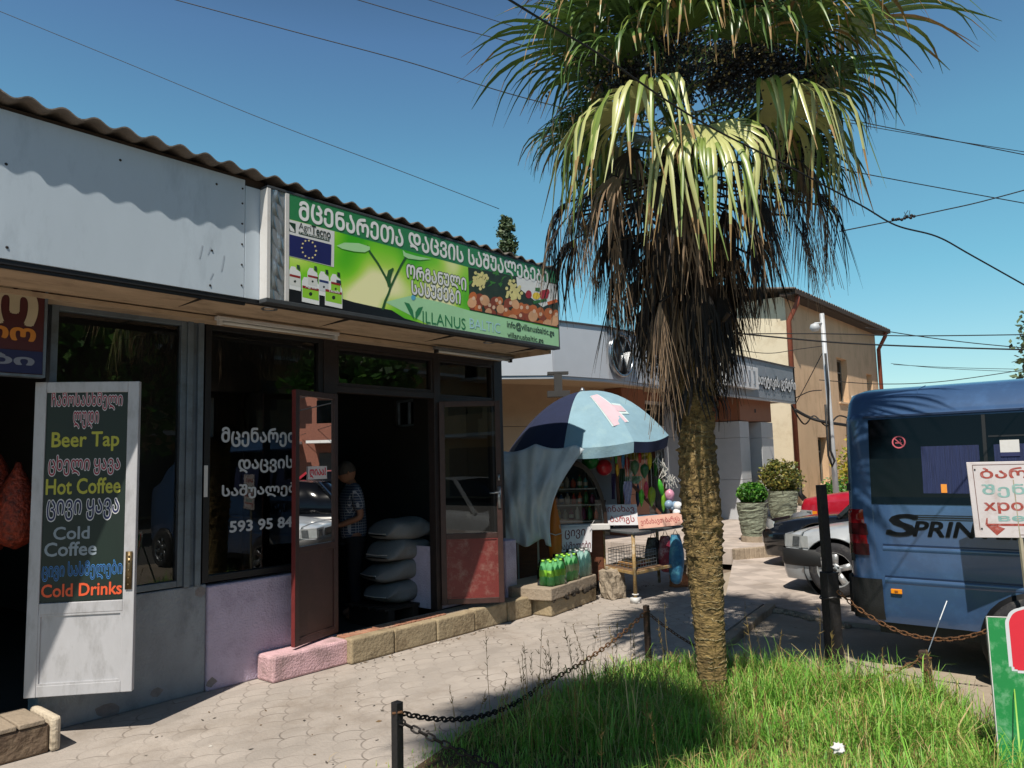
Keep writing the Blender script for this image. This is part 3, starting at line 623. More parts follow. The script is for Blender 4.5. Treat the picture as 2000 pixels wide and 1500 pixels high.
tag(b.build('concrete_stub', M('broken_concrete','9d8f7d',.95,.3,7,1.2,22,dirt='5a5046',dscale=5,damt=.7)), 'broken upright concrete stub between the bottle ledge and the trading table', 'block')
b = MB(); b.add(*rough_block((9.0,4.83,.075),.10,.07,.085,5,-.6)); tag(b.build('brick', M('old_brick','a06a4a',.9,.2,8,.6,30)), 'loose orange brick on the pavement under the hanging bags', 'brick')
b = MB(); b.add(*rough_block((9.28,4.78,.13),.17,.15,.15,6,-.5)); tag(b.build('stone_block', m_kerb), 'pale rough stone beside the loose orange brick', 'block')

# ------------------------------------------------------------------ goods inside the shop
m_sack = M('woven_sack', '727476', .75, .07, 9, .35, 60, dirt='6f757c', dscale=4, damt=.4)
pal = thing('pallet', 'low timber pallet under the stack of sacks', 'pallet', (5.2,5.95,.05))
b = MB()
for k in range(5): b.box(4.97,5.77,5.86+k*.13,5.95+k*.13,.225,.25)
b.build('deck_boards', M('dark_timber','33261e'), pal)
b = MB()
for k in range(3): b.box(5.01+k*.32,5.09+k*.32,5.86,6.47,.05,.225)
b.build('bearers', M('dark_timber','33261e'), pal)
labs = ['bottom white sack of the stack inside the shop door','second white sack from the bottom of the stack in the shop','third white sack up in the stack inside the shop','topmost white sack of the stack inside the shop door']
for k in range(4):
    o = thing('sack', labs[k], 'sack', (5.45+.02*k, 6.15, .26+.205*k), 'sacks stacked in the shop', [.10,-.16,.07,-.08][k])
    b = MB().use(0, True); hx, hy, hz = .41-.03*k+(.06 if k == 1 else 0), .25, .112; sx_ = .03*math.sin(k*2.1)
    def fn(u, v, hx=hx, hy=hy, hz=hz, k=k, sx_=sx_):
        a = u*2*math.pi; t = -1+2*v; e = max(0, 1-abs(t)**2.6)**.62
        cx, cz = math.cos(a), math.sin(a); rr = (abs(cx)**3+abs(cz)**3)**(-1/3)
        wr = 1+.05*math.sin(7*t+3*a+k*2)*(.3+abs(t))+.025*math.sin(23*t+k)*abs(t)**2
        return V(5.46+sx_+t*hx*1.0, 6.15+cx*rr*hy*(.62+.38*e)*wr, .26+.205*k+hz+cz*rr*hz*(.07+.95*e)*wr - .05*(abs(t)**3)+.012*math.sin(5*t+k*1.7))
    b.grid(fn, 36, 40); b.build('bag', m_sack, o)
    b = MB(); b.tube([V(5.46+sx_-hx*1.0,6.0,.26+.205*k+hz-.03),V(5.46+sx_-hx*1.02,6.15,.26+.205*k+hz-.035),V(5.46+sx_-hx*1.0,6.3,.26+.205*k+hz-.03)], .006, 5); b.build('seam', m_white, o)
nets = M('orange_net_goods','7a2a14',.6,.8,30,1.,40)
for k,(x,y,l) in enumerate(((1.50,5.88,.62),(1.68,6.0,.70),(1.78,5.85,.55))):
    b = MB().use(0,True); b.lathe([(.015,0),(.03,-.05),(.10,-.18),(.125,-.35),(.12,-.5),(.07,-l),(.01,-l-.03)], V(x,y,1.98-.12*k), 14)
    tag(b.build('goods_net', nets), ['leftmost orange net of goods hanging in the drinks doorway','middle orange net of goods hanging in the drinks doorway','right hand orange net of goods nearest the white door'][k], 'net bag', 'nets hanging in the drinks doorway')
# chipped plaster patches on the plinths and the fascia's scratches
def chip(x, z, r_, y, mt, name, parent, n=9):
    rr = random.Random(int(x*100+z*999)); b = MB(); b.add([V(x+r_*rr.uniform(.5,1.1)*math.cos(2*math.pi*i/n), y, z+r_*rr.uniform(.4,.9)*math.sin(2*math.pi*i/n)) for i in range(n)], [tuple(range(n))]); return b.build(name, mt, parent)
m_chip = M('bare_render','837d7c',.95,.25,9,.6,40)
for x,z,r_ in ((2.93,.74,.06),(2.30,.05,.09),(2.62,.09,.05)): chip(x, z, r_, 5.5835, m_chip, 'chipped_plaster', shop)
for x,z,r_ in ((3.02,.06,.05),): chip(x, z, r_, 5.5635, m_chip, 'chipped_plaster', shop)
m_scr = M('fascia_scuff','a3aeb9',.6,.1,9)
for x,z,h in ((2.50,3.08,.10),(2.56,3.12,.06),(2.66,3.02,.12),(2.58,2.95,.05)): b = MB(); b.quad(V(x,4.8485,z),V(x+.012,4.8485,z+.01),V(x+.03,4.8485,z+h),V(x+.02,4.8485,z+h)); b.build('scuff', m_scr, shop)
# ------------------------------------------------------------------ street kiosk
def K(l, d, z): return LAT*l + DEP*d + UP*z
m_navy_c = M('navy_canvas', '16203f', .85, .12, 6, .15, 40); m_teal_c = M('teal_canvas', '7f9fae', .85, .08, 5, .15, 40, dirt='9fb8b6', dscale=3, damt=.4)
m_wood = M('red_brown_wood', '61351f', .6, .25, 6, .2, 40, stretch=(1,1,8)); m_wood2 = M('weathered_wood', '7d6148', .8, .25, 8, .3, 40, stretch=(6,6,1))
um = thing('market_umbrella', 'large domed market umbrella with navy and pale teal panels over the kiosk', 'umbrella', tuple(K(.93,10.0,0)))
UC = K(.93, 10.0, 0); UR, UZ, UA = 1.10, 1.83, 2.56
def udir(t): return LAT*math.cos(t) + DEP*math.sin(t)
TH0 = math.radians(-108)
def ush(u, ra, k=0):  # dome point at angle u and radius share ra
    seg = (u-TH0) % (math.pi/4) / (math.pi/4); sag = 1 - .035*math.sin(math.pi*seg)*ra
    z = UZ + (UA-UZ)*(1-ra**2.1) - .03*math.sin(math.pi*seg)*ra**2 + .02*math.sin(u*3+1)*ra
    return UC + udir(u)*UR*ra*sag + UP*(z+.12*ra*math.cos(u-.1))
cols = [1,1,0,0,0,1,0,0]
for k in range(8):
    b = MB().use(0, True); u0 = TH0+k*math.pi/4
    b.grid(lambda a, c: ush(u0+a*math.pi/4*.9999, .02+.98*c), 8, 12)
    o = b.build('canopy_panel', m_teal_c if cols[k] else m_navy_c, um); o['label'] = 'pale teal canopy panel' if cols[k] else 'navy canopy panel'
    b = MB().use(0, True)
    b.grid(lambda a, c: ush(u0+a*math.pi/4*.9999, 1.0) + UP*(-.13*c) - udir(u0+a*math.pi/4)*(.02*c+.012*math.sin(a*12+k)*c), 10, 3)
    b.build('valance', m_teal_c if k == 0 else m_navy_c, o)
    b = MB(); b.tube([UC+UP*(UA-.09), UC+udir(u0)*UR*.55+UP*(UZ+.42+.06*math.cos(u0)), ush(u0, .99)-UP*.015], .007, 5); b.build('rib', m_steel, um)
b = MB().use(0,True); b.cyl(UC+UP*.05, UC+UP*(UA+.03), .022, n=10); b.lathe([(.03,0),(.035,.02),(.012,.06),(.0,.065)], UC+UP*(UA-.01), 10); b.build('pole', m_steel, um)
b = MB().use(0,True); b.lathe([(.25,0),(.25,.05),(.06,.08),(.04,.2)], UC, 16); b.build('base', M('black_plastic','1f1f20',.5,.1,6), um)
# faded emblem printed on the teal panel
m_pinkp = M('faded_pink_print', 'c7aeb8', .85, .06, 8); m_whp = M('faded_white_print', 'bdd0d2', .85, .05, 8)
def upt(uu, ra): 
    p = ush(uu, ra); return p + (udir(uu)*.5+UP*.6).normalized()*.006
def uquad(b, pts): b.add([upt(TH0+math.pi/4*a, r_) for a, r_ in pts], [tuple(range(len(pts)))])
for nm, mt, st2 in (('emblem_outline', m_whp, .03), ('emblem', m_pinkp, 0)):
    b = MB()
    for i in range(8):
        f0, f1 = i/8, (i+1)/8; A = lambda f: .60+.22*f; R = lambda f: .40+.45*f
        uquad(b, [(A(f0)-.02-st2, R(f0)),(A(f0)+.28+st2, R(f0)-.03),(A(f1)+.28+st2, R(f1)-.03),(A(f1)-.02-st2, R(f1))])
    uquad(b, [(1.0+st2,.60-st2),(1.28+st2,.62-st2),(1.28+st2,.70+st2),(1.02+st2,.70+st2)])
    o = b.build(nm, mt, um)
    for v in o.data.vertices: v.co += (LAT*-.2-DEP*.6+UP*.5).normalized()*(.006 if st2 == 0 else .002)
# tarpaulin hung from the umbrella rim
m_tarp = M('blue_grey_tarpaulin', 'ccd7de', .55, .10, 4, .25, 12, dirt='8d9da8', dscale=2.5, damt=.4, trans=.35)
def tarp(u, v):
    top = K(-.20+1.02*u, 9.05-.25*u, 1.80+.06*math.sin(u*math.pi*.9)-.06*abs(math.sin(u*7)))
    bot = K(-.22+.62*u, 8.98-.1*u, .72+.04*math.sin(u*9)+(-.06 if u > .9 else 0))
    w_ = v**(1.0)*(1-.0*u); p = top.lerp(bot, w_)
    fold = .035*math.sin(u*16+v*5)*(.3+v) + .02*math.sin(u*31-v*9)+.02*math.sin(v*11+u*4)
    return p - DEP*(fold+.10*math.sin(v*math.pi)) - LAT*(.16*math.sin(v*math.pi)*u)
b = MB().use(0,True); b.grid(tarp, 44, 36); tp = b.build('tarpaulin', m_tarp); tag(tp, 'blue grey tarpaulin hanging from the umbrella rim beside the shop corner', 'tarpaulin')
so_ = tp.modifiers.new('thick', 'SOLIDIFY'); so_.thickness = .004
# booth
bo = thing('kiosk', 'brown wheeled drinks kiosk with an arched glass front under the umbrella', 'kiosk', tuple(K(.55,9.8,0)))
b = MB(); b.obox(K(.52,10.0,.53), LAT*.56, DEP*.50, UP*.36); b.build('body', m_wood, bo, bevel=.02)
b = MB(); b.obox(K(.78,9.40,.845), LAT*.36, DEP*.12, UP*.035); b.build('counter', m_white, bo, bevel=.008)
AC, ARX, ARZ = K(.70,9.36,.88), .42, .78
def arch(r_, n=28, d=0): return [AC+LAT*ARX*r_*math.cos(math.pi*i/n)+UP*ARZ*r_*math.sin(math.pi*i/n)+DEP*d for i in range(n+1)]
b = MB()
A1, A0 = arch(1.0), arch(.91); A1b, A0b = arch(1.0,d=.10), arch(.91,d=.10)
for i in range(28):
    b.quad(A0[i],A1[i],A1[i+1],A0[i+1]); b.quad(A1[i],A1b[i],A1b[i+1],A1[i+1]); b.quad(A0[i],A0b[i],A0b[i+1],A0[i+1])
b.build('arch_frame', M('dark_brown_trim','2b1c16',.4,.2,9), bo)
b = MB(); b.add(arch(.91,d=.03), [tuple(range(29))]); b.build('arch_pane', m_glass, bo)
b = MB().use(0,True)
for i in range(28): b.quad(A1b[i],A1b[i]+DEP*.75,A1b[i+1]+DEP*.75,A1b[i+1])
b.build('hood', M('dark_hood','1d2430',.5,.1,5), bo)
b = MB(); b.add(arch(.99,d=.82), [tuple(range(29))]); b.build('back_panel', M('pale_backboard','6a747c',.6,.05,5), bo)
for z in (.90,1.10,1.30): 
    b = MB(); b.obox(K(.70,9.75,z), LAT*.38*(1 if z < 1.2 else .8), DEP*.24, UP*.008); b.build('shelf', m_steel, bo)
for l,d in ((.06,9.56),(.98,9.56),(.06,10.44),(.98,10.44)):
    b = MB().use(0,True); b.cyl(K(l-.02,d,.055), K(l+.02,d,.055), .055, n=14); b.bar(K(l,d,.08), K(l,d,.17), .03); b.build('caster', M('black_plastic','1f1f20'), bo)
b = MB(); b.obox(K(.27,9.47,.55), LAT*.012, DEP*.012, UP*.40); b.obox(K(.02,9.47,.55), LAT*.012, DEP*.012, UP*.40); b.build('corner_trim', m_steel, bo)
def bottle(name, p, r_, h, mt, capm, label, group, lab=None):
    """small bottle or jar on a shelf"""
    b = MB().use(0,True); b.lathe([(r_*.8,0),(r_,.02),(r_,h*.55),(r_*.85,h*.66),(r_*.36,h*.82),(r_*.33,h*.93)], p, 10)
    if lab: b.use(1,True); b.lathe([(r_*1.03,h*.2),(r_*1.03,h*.5)], p, 10, UP, False)
    b.use(2 if lab else 1, True); b.lathe([(r_*.42,h*.92),(r_*.42,h),(.001,h)], p, 10)
    return tag(b.build(name, [mt, lab, capm] if lab else [mt, capm]), label, 'bottle', group)
cgl = [M('goods%d' % i, c, .3, .1, 9) for i, c in enumerate(('b03a2e','d98a2b','3a6fa8','c9c4b8','2f7a4a','d8c24a','7a2f5a','59b0b8','e06a4a'))]
capm = M('white_cap','c9c9c9',.5); 
for row_,(z,n_) in enumerate(((.912,9),(1.108,8),(1.308,6))):
    for i in range(n_):
        l = .70+(i-(n_-1)/2)*.078; hh = .13+.05*random.random()
        tag_ = 'small coloured bottle on the %s shelf behind the arched kiosk glass' % ('lower','middle','upper')[row_]
        bottle('bottle', K(l, 9.60+.05*random.random(), z), .027+.008*random.random(), hh, random.choice(cgl), random.choice([capm]+cgl), tag_, '%s shelf goods in the kiosk' % ('lower','middle','upper')[row_], random.choice([None, cgl[3]]))
# orange board leaning on the kiosk
b = MB().use(0,True); prof = []
for i in range(25):
    t = i/24; z = .50+.72*t; wd = .085*math.sin(math.pi*min(1,t*.55+.30))*(1-.75*max(0,t-.35)**1.5*1.6); prof.append((z, wd))
b.loft([[K(.47-wd*1.0+.02*(z-.5), 9.20, z), K(.47+wd*.9, 9.18, z), K(.47+wd*.9, 9.21, z), K(.47-wd, 9.23, z)] for z, wd in prof])
ob = thing('orange_board', 'tall bright orange rounded board leaning against the kiosk beside the tarpaulin', 'board', tuple(K(.47,9.2,.5))); b.build('panel', M('orange_lacquer','c8711f',.4,.08,5), ob)
b = MB(); b.tube([K(.40,9.17,.80),K(.47,9.16,.775),K(.56,9.16,.80)], .006, 6); b.build('cord', m_white, ob)
# hand lettered cards -----------------------------------------------
m_card = M('white_card_board','c6c4c8',.75,.05,5,dirt='a9a4a4',dscale=6,damt=.4); m_ink = M('dark_red_marker','5e2630',.7,.15,30); m_inkr = M('red_marker','8e3434',.7,.15,30)
def card(name, label, p, ax, ay, wd, ht, mt, lines, ink, th=.004):
    ax = ax.normalized(); ay = ay.normalized(); n_ = ax.cross(ay); o = thing(name, label, 'sign', tuple(p))
    b = MB(); b.obox(p+ax*wd/2+ay*ht/2-n_*th, ax*wd/2, ay*ht/2, n_*th/2); b.build('card', mt, o)
    for (s_, x0, y0, x1, y1) in lines:
        b = MB(); b.text(s_, p+ax*wd*x0+ay*ht*y0+n_*.001, ax, ay, wd*(x1-x0), ht*(y1-y0), .012); b.build('lettering', ink, o)
    return o
p = at(1091,1083,9.02); c = card('card_sign', 'white hand lettered card hung on the kiosk counter above the green bottles', p, LAT+UP*.05, UP+DEP*.1+LAT*.06, .395, .30, m_card, [('ცივი',.18,.56,.80,.92),('სასმელები',.03,.06,.97,.46)], m_ink)
b = MB(); q = p+UP*.30; b.tube([q+LAT*.03, q+LAT*.02+UP*.05], .004, 5); b.tube([q+LAT*.38, q+LAT*.44+UP*.09], .004, 5); b.build('string', m_white, c)
# packs of bottles on the ledge
m_pet_g = M('green_bottle_plastic','96e6a4',.15,.1,9,spec=.5,trans=.55); m_pet_t = M('pale_teal_bottle_plastic','cdf0ea',.12,.1,9,spec=.5,trans=.55); m_lblg = M('lime_label','a5e04e',.5,.1,20); m_lblp = M('paper_label','d3dca8',.5,.3,40)
wrap = glass('shrink_film', (.985,.99,.985), refl=.6); [setattr(n_.inputs[0],'default_value',1.25) for n_ in wrap.node_tree.nodes if n_.type == 'FRESNEL']
for k,(px,mt,lb,lab) in enumerate(((1080,m_pet_g,m_lblg,'green bottle pack at the left end of the concrete ledge'),(1109,m_pet_g,m_lblp,'green bottle pack with printed labels in the middle of the ledge'),(1137,m_pet_t,None,'pale teal water bottle pack at the right end of the ledge'))):
    p0 = V(6.62+.33*k, 5.07+.055*k, .306)
    o = thing('bottle_pack', lab, 'bottle pack', tuple(p0), 'bottle packs on the ledge')
    for i in range(3):
        for j in range(2):
            b = MB().use(0,True); c = p0+V(.05+.095*i, .05+.10*j, 0); h = .27+.02*k
            b.lathe([(.036,0),(.044,.015),(.044,h*.22),(.040,h*.30),(.044,h*.38),(.044,h*.62),(.030,h*.80),(.014,h*.90),(.014,h*.93)], c, 12); 
            q = b.build('bottle', mt, o)
            b = MB().use(0,True); b.lathe([(.017,h*.925),(.017,h),(.001,h)], c, 10); b.build('cap', m_lblg if k < 2 else capm, q)
            if lb: b = MB().use(0,True); b.lathe([(.0452,h*.36),(.0452,h*.62)], c, 12, UP, False); b.build('label', lb, q)
    b = MB().use(0,True); h = .27+.02*k
    b.loft([[p0+V(a*sx-(sx-1)*.145,c_*sy-(sy-1)*.1,z) for a,c_ in ((-.005,.02),(.01,.0),(.27,.0),(.295,.02),(.295,.19),(.27,.205),(.01,.205),(-.005,.19))] for z,sx,sy in ((.004,1,1),(h*.62,1,1),(h*.86,.93,.9),(h*1.02,.9,.82))])
    b.build('film', wrap, o)
# trading table ------------------------------------------------------
TA, TB, TC = V(7.73,4.71,0), V(8.0,5.30,0), V(8.90,4.62,0); TD = TB+(TC-TA)
tb = thing('trading_table', 'rusty pipe framed trading table covered with goods beside the kiosk', 'table', tuple(TA))
m_pipe = M('rusty_cream_pipe','9a7d4e',.7,.3,14,.3,60,dirt='c6c2b6',dscale=6,damt=.8); m_top = M('grey_table_sheet','55585a',.5,.15,5,.1,30)
TZ = .80
b = MB(); b.prism([q+UP*(TZ-.02) for q in (TA-V(.04,.03,0), TC+V(.05,-.03,0), TD+V(.04,.02,0), TB-V(.03,-.02,0))], UP*.025); b.build('tabletop', m_top, tb, bevel=.004)
for p, zf in ((TA,.06),(TB,0),(TC,0),(TD,0)):
    b = MB().use(0,True); b.cyl(p+UP*zf, p+UP*(TZ-.022), .021, n=12); b.build('leg', m_pipe, tb)
b = MB(); 
for q,r_ in ((TA,TB),(TA,TC),(TB,TD),(TC,TD)): b.bar(q.lerp(r_,.03)+UP*.335, r_.lerp(q,.03)+UP*.335, .03, .035)
b.build('rail', m_pipe, tb, bevel=.003)
b = MB(); b.prism([q+UP*.352 for q in (TA,TA.lerp(TC,.5),TB.lerp(TD,.5),TB)], UP*.01); b.build('shelf', m_wood2, tb)
b = MB().use(0,True); b.lathe([(.05,0),(.05,.015),(.02,.02),(.02,.09),(.04,.095),(.04,.105)], TA+UP*.0, 12); b.obox(TA+V(0,0,.035), V(.05,0,0), V(0,.045,0), V(0,0,.03)); b.build('jack_foot', m_white, tb)
# wire basket with papers on the shelf
wb = thing('wire_basket', 'wire basket on the lower shelf of the trading table', 'basket', tuple(TA.lerp(TD,.3)+UP*.37))
b = MB(); o = TA+V(.06,.06,.365); e1 = (TC-TA)*.42; e2 = (TB-TA)*.8
for z in (.01,.05,.09,.13,.17,.20):
    P_ = [o, o+e1, o+e1+e2, o+e2, o]
    for i in range(4): b.tube([P_[i]+UP*z, P_[i+1]+UP*z], .0035, 5)
for i in range(10):
    for P_ in (o+e1*i/9, o+e2+e1*i/9): b.tube([P_, P_+UP*.20], .0028, 4)
for i in range(1,6):
    for P_ in (o+e2*i/6, o+e1+e2*i/6): b.tube([P_, P_+UP*.20], .0028, 4)
b.build('wire_frame', m_steel, wb)
for k in range(4):
    b = MB(); c = o+e1*(.25+.18*k)+e2*.45+UP*(.03+.02*(k%2)); b.obox(c, e1*.11, e2*.3, UP*.02)
    tag(b.build('packet', [M('packet%d'%k, ('b48a5a','c9a67a','9c4436','b9965e')[k], .7,.15,20)]), ['leftmost tan packet in the wire basket','second packet from the left in the wire basket','dull red packet in the wire basket','rightmost tan packet in the wire basket'][k], 'packet', 'packets in the wire basket')
p = at(1177,1026,9.28); card('card_sign', 'white hand lettered card standing at the left on the trading table', p, LAT-UP*.015, UP+DEP*.35, .44, .26, m_card, [('ვინახავ',.04,.55,.92,.95),('ბარგს',.22,.06,.90,.46)], m_inkr)
p = at(1248,1033,9.0); card('card_sign', 'long pinkish brown cardboard with Georgian marker lettering on the table edge', p, LAT+UP*.07, UP+DEP*.75, .53, .17, M('pink_cardboard','b98f80',.8,.1,6), [('ვინახავთ ბარგს',.06,.2,.94,.75)], m_inkr)
b = MB(); q = at(1285,1012,9.45); b.obox(q+UP*.02, LAT*.27, DEP*.16, UP*.02); tag(b.build('goods_tray', M('blue_tray','5f7f96',.6,.15,8), bevel=.006), 'flat blue grey tray behind the pinkish cardboard on the table', 'tray')
m_db = M('dark_bottle_glass','14181a',.1,.1,6)
for k,(px,h) in enumerate(((1172,.22),(1182,.34),(1193,.24))):
    p = at(px, 1003, 9.62); bottle('bottle', V(p.x,p.y,TZ+.006), .042, h, m_db, M('foil_cap','3a2a22',.4), ['short dark bottle at the left behind the white card','tall dark bottle in the middle behind the white card','short dark bottle at the right behind the white card'][k], 'dark bottles behind the white card', None)
# timber frame carrying the toys
fr = thing('display_frame', 'dark timber frame over the trading table hung with toys', 'display frame', tuple(K(1.5,9.6,.8)))
b = MB(); b.bar(K(1.08,9.75,1.80),K(1.92,9.72,1.80),.045,.05); b.build('beam', m_wood2, fr)
for nm,p,q in (('post',K(1.32,9.72,.82),K(1.30,9.72,1.78)),('post',K(2.02,9.72,.82),K(1.76,9.70,1.78)),('brace',K(1.83,9.68,.95),K(1.46,9.68,1.36))):
    b = MB(); b.bar(p,q,.04,.04); b.build(nm, m_wood, fr, bevel=.003)
b = MB(); b.obox(K(1.12,10.6,1.25), LAT*.30, DEP*.01, UP*.55); b.build('back_board', M('pale_backboard2','9a9ea4',.6,.05,5), fr)
m_gb = M('green_ball_plastic','1e7a34',.3,.25,5); m_rb = M('red_ball_plastic','b0202a',.3,.25,5)
for px,py,r_,mt,lab in ((1153,900,.108,m_gb,'dark green ball hanging beside the red ball under the umbrella'),(1180,913,.103,m_rb,'red ball hanging beside the green ball under the umbrella')):
    o = thing('toy_ball', lab, 'ball', tuple(at(px,py,9.55))); b = MB().use(0,True); b.ball(at(px,py,9.55), r_, 20, 12); b.build('ball', mt, o)
    b = MB(); b.tube([at(px,py,9.55)+UP*r_, at(px,py,9.55)+UP*(1.80-at(px,py,9.55).z)], .003, 4); b.build('string', m_white, o)
def toy(px, py0, py1, wd, col, lab, cat='toy', d=9.5, shape='spindle', tilt=0, grp='toys hanging on the display frame'):
    a, c = at(px,py0,d), at(px+tilt,py1,d); b = MB().use(0,True); n_ = 9
    for_r = {'spindle': lambda t: math.sin(math.pi*t)**.6, 'horn': lambda t: 1-.8*t, 'drop': lambda t: math.sin(math.pi*t**.7)**.8, 'sheet': lambda t: 1}[shape]
    if shape == 'sheet': b.grid(lambda u,v: a.lerp(c,v)+LAT*(wd*(u-.5)*(1+.25*math.sin(v*5)))-DEP*(.03*math.sin(u*9+v*4)), 8, 10)
    else: b.tube([a.lerp(c, i/n_) for i in range(n_+1)], [max(.004, wd/2*for_r(i/n_)) for i in range(n_+1)], 9)
    o = thing('hanging_toy', lab, cat, tuple(a), grp); b.build('toy_body', M('toy_'+col, col, .35, .3, 25), o)
    b = MB(); b.tube([a, V(a.x,a.y,max(a.z+.02,1.79))], .0025, 4); b.build('string', m_white, o)
toy(1203,868,905,.075,'2c8a2e','bright green toy horn at the top of the frame',shape='horn',d=9.4)
toy(1193,876,900,.05,'b5a52a','small yellow horn beside the dark frame post',shape='horn',d=9.6)
toy(1206,905,930,.045,'c79a22','amber toy hanging left of the crossed brace')
toy(1225,892,925,.07,'8e2a26','dark red bundle hanging in the middle of the frame',shape='drop')
toy(1250,882,905,.045,'b52a2a','thin red toy high in the middle of the frame')
toy(1240,898,930,.11,'4a6a4a','grey green packet hanging in the middle of the frame',shape='drop')
toy(1259,905,935,.11,'2f5f3a','dark green packet hanging right of the grey green one',shape='drop')
toy(1269,878,918,.06,'b8a81e','yellow toy trumpet near the right slanted post',shape='spindle')
toy(1235,930,945,.22,'7fae8e','pale mint cloth hanging behind the crossed brace',shape='sheet',d=9.75)
toy(1226,940,985,.095,'8f8fae','pale violet printed bottle shaped toy above the card',shape='sheet',d=9.4)
toy(1273,950,990,.10,'8a9a22','olive yellow inflatable low at the right of the frame',shape='drop')
toy(1287,935,970,.07,'3f9a2a','leaf green inflatable beside the slanted post',shape='spindle',tilt=8)
toy(1246,945,990,.06,'23355a','navy toy hanging low behind the brace',shape='spindle',d=9.7)
toy(1215,915,985,.07,'22402e','dark bottle green toy strip beside the post',shape='sheet',d=9.62)
toy(1240,880,898,.40,'9a8f2a','ochre banner strip under the umbrella beam',shape='sheet',d=9.85)
toy(1308,955,985,.12,'c58aa0','pink and grey mask hanging at the right end',shape='drop',d=9.4)
b = MB()
for k in range(60):
    t0 = random.random(); p = K(1.78+.20*t0+random.gauss(0,.03), 9.55+random.gauss(0,.03), 1.74-.42*t0+random.gauss(0,.05)); b.tube([p, p+LAT*random.gauss(.01,.03)-UP*random.uniform(.03,.09)], .005, 4)
tag(b.build('string_net', M('white_string','c6c4be',.8)), 'white knotted string net hanging on the right slanted post', 'net')
toy(1217,880,915,.05,'2a6fa0','blue toy tube hanging left of the dark red bundle',shape='spindle')
toy(1232,900,940,.05,'d0d0cc','white plastic toy bag in the middle of the frame',shape='sheet',d=9.6)
toy(1262,940,975,.06,'c43a52','pink red toy hanging below the dark green packet',shape='drop')
toy(1281,895,930,.05,'3f7f3a','mid green toy strip along the slanted post',shape='sheet',d=9.55)
toy(1253,955,990,.07,'5fb02e','lime inflatable low in the frame beside the brace',shape='drop')
toy(1198,925,975,.05,'3a2f5a','violet toy strip hanging along the left dark post',shape='sheet',d=9.6)
toy(1222,950,980,.06,'a83a2a','brick red toy pouch above the left card',shape='drop',d=9.6)
toy(1296,960,1000,.06,'6a9a2a','moss green inflatable beside the pink mask',shape='spindle',d=9.5)
def flower(px, py, d, col, mid, lab):
    c = at(px,py,d); o = thing('toy_flower', lab, 'balloon flower', tuple(c), 'balloon flowers on the table corner')
    for k in range(4 if col == 'dcdcde' else 2):
        t = k*math.pi/2+.6; b = MB().use(0,True); b.ball(c+LAT*.058*math.cos(t)+UP*.058*math.sin(t), .055, 14, 9); b.build('petal', M('petal'+col,col,.4,.04), o)
    b = MB().use(0,True); b.ball(c-DEP*.045, .024, 10, 7); b.build('centre', M('petal'+mid,mid,.5), o)
flower(1330,996,9.2,'dcdcde','3a3a3c','white four petalled balloon flower at the right table corner')
flower(1312,993,9.3,'7f98b0','5a6a7a','grey blue balloon flower behind the white one')
b = MB().use(0,True); b.ball(at(1330,1010,9.3), .06, 12, 8, (1.1,1,.7)); tag(b.build('toy_ball', M('red_ball_plastic','b0202a')), 'small red ball under the white balloon flower', 'ball')
# bags hanging under the table edge
def bag(px, py0, py1, wd, cols, lab, d=9.45):
    a, c = at(px,py0,d), at(px+3,py1,d); o = thing('hanging_bag', lab, 'bag', tuple(a), 'bags hanging under the table')
    b = MB().use(0,True); b.grid(lambda u,v: a.lerp(c,v)+(LAT*math.cos(u*2*math.pi)*wd/2+DEP*math.sin(u*2*math.pi)*.07)*(.45+.75*math.sin(math.pi*min(1,v*.8+.08))+.08*math.sin(u*19+v*6))*(1 if v < .97 else .6), 26, 16)
    b.build('bag_body', M('bag_'+cols[0], cols[0], .5, .3, 14, .6, 9, dirt=cols[1], dscale=9, damt=.9), o)
    b = MB(); b.tube([a-LAT*.03, V(a.x,a.y,TZ-.02), a+LAT*.03], .005, 5); b.build('handle', m_dark, o)
bag(1275,1050,1112,.19,('1d1e20','8a8c8e'),'black and white patterned bag hanging under the table')
bag(1299,1047,1117,.17,('7a1f35','b9a2a8'),'dark red patterned bag hanging between the black and blue ones',9.4)
bag(1319,1044,1140,.16,('2f6a90','5fa6b8'),'blue bag hanging lowest at the right end of the table',9.35)
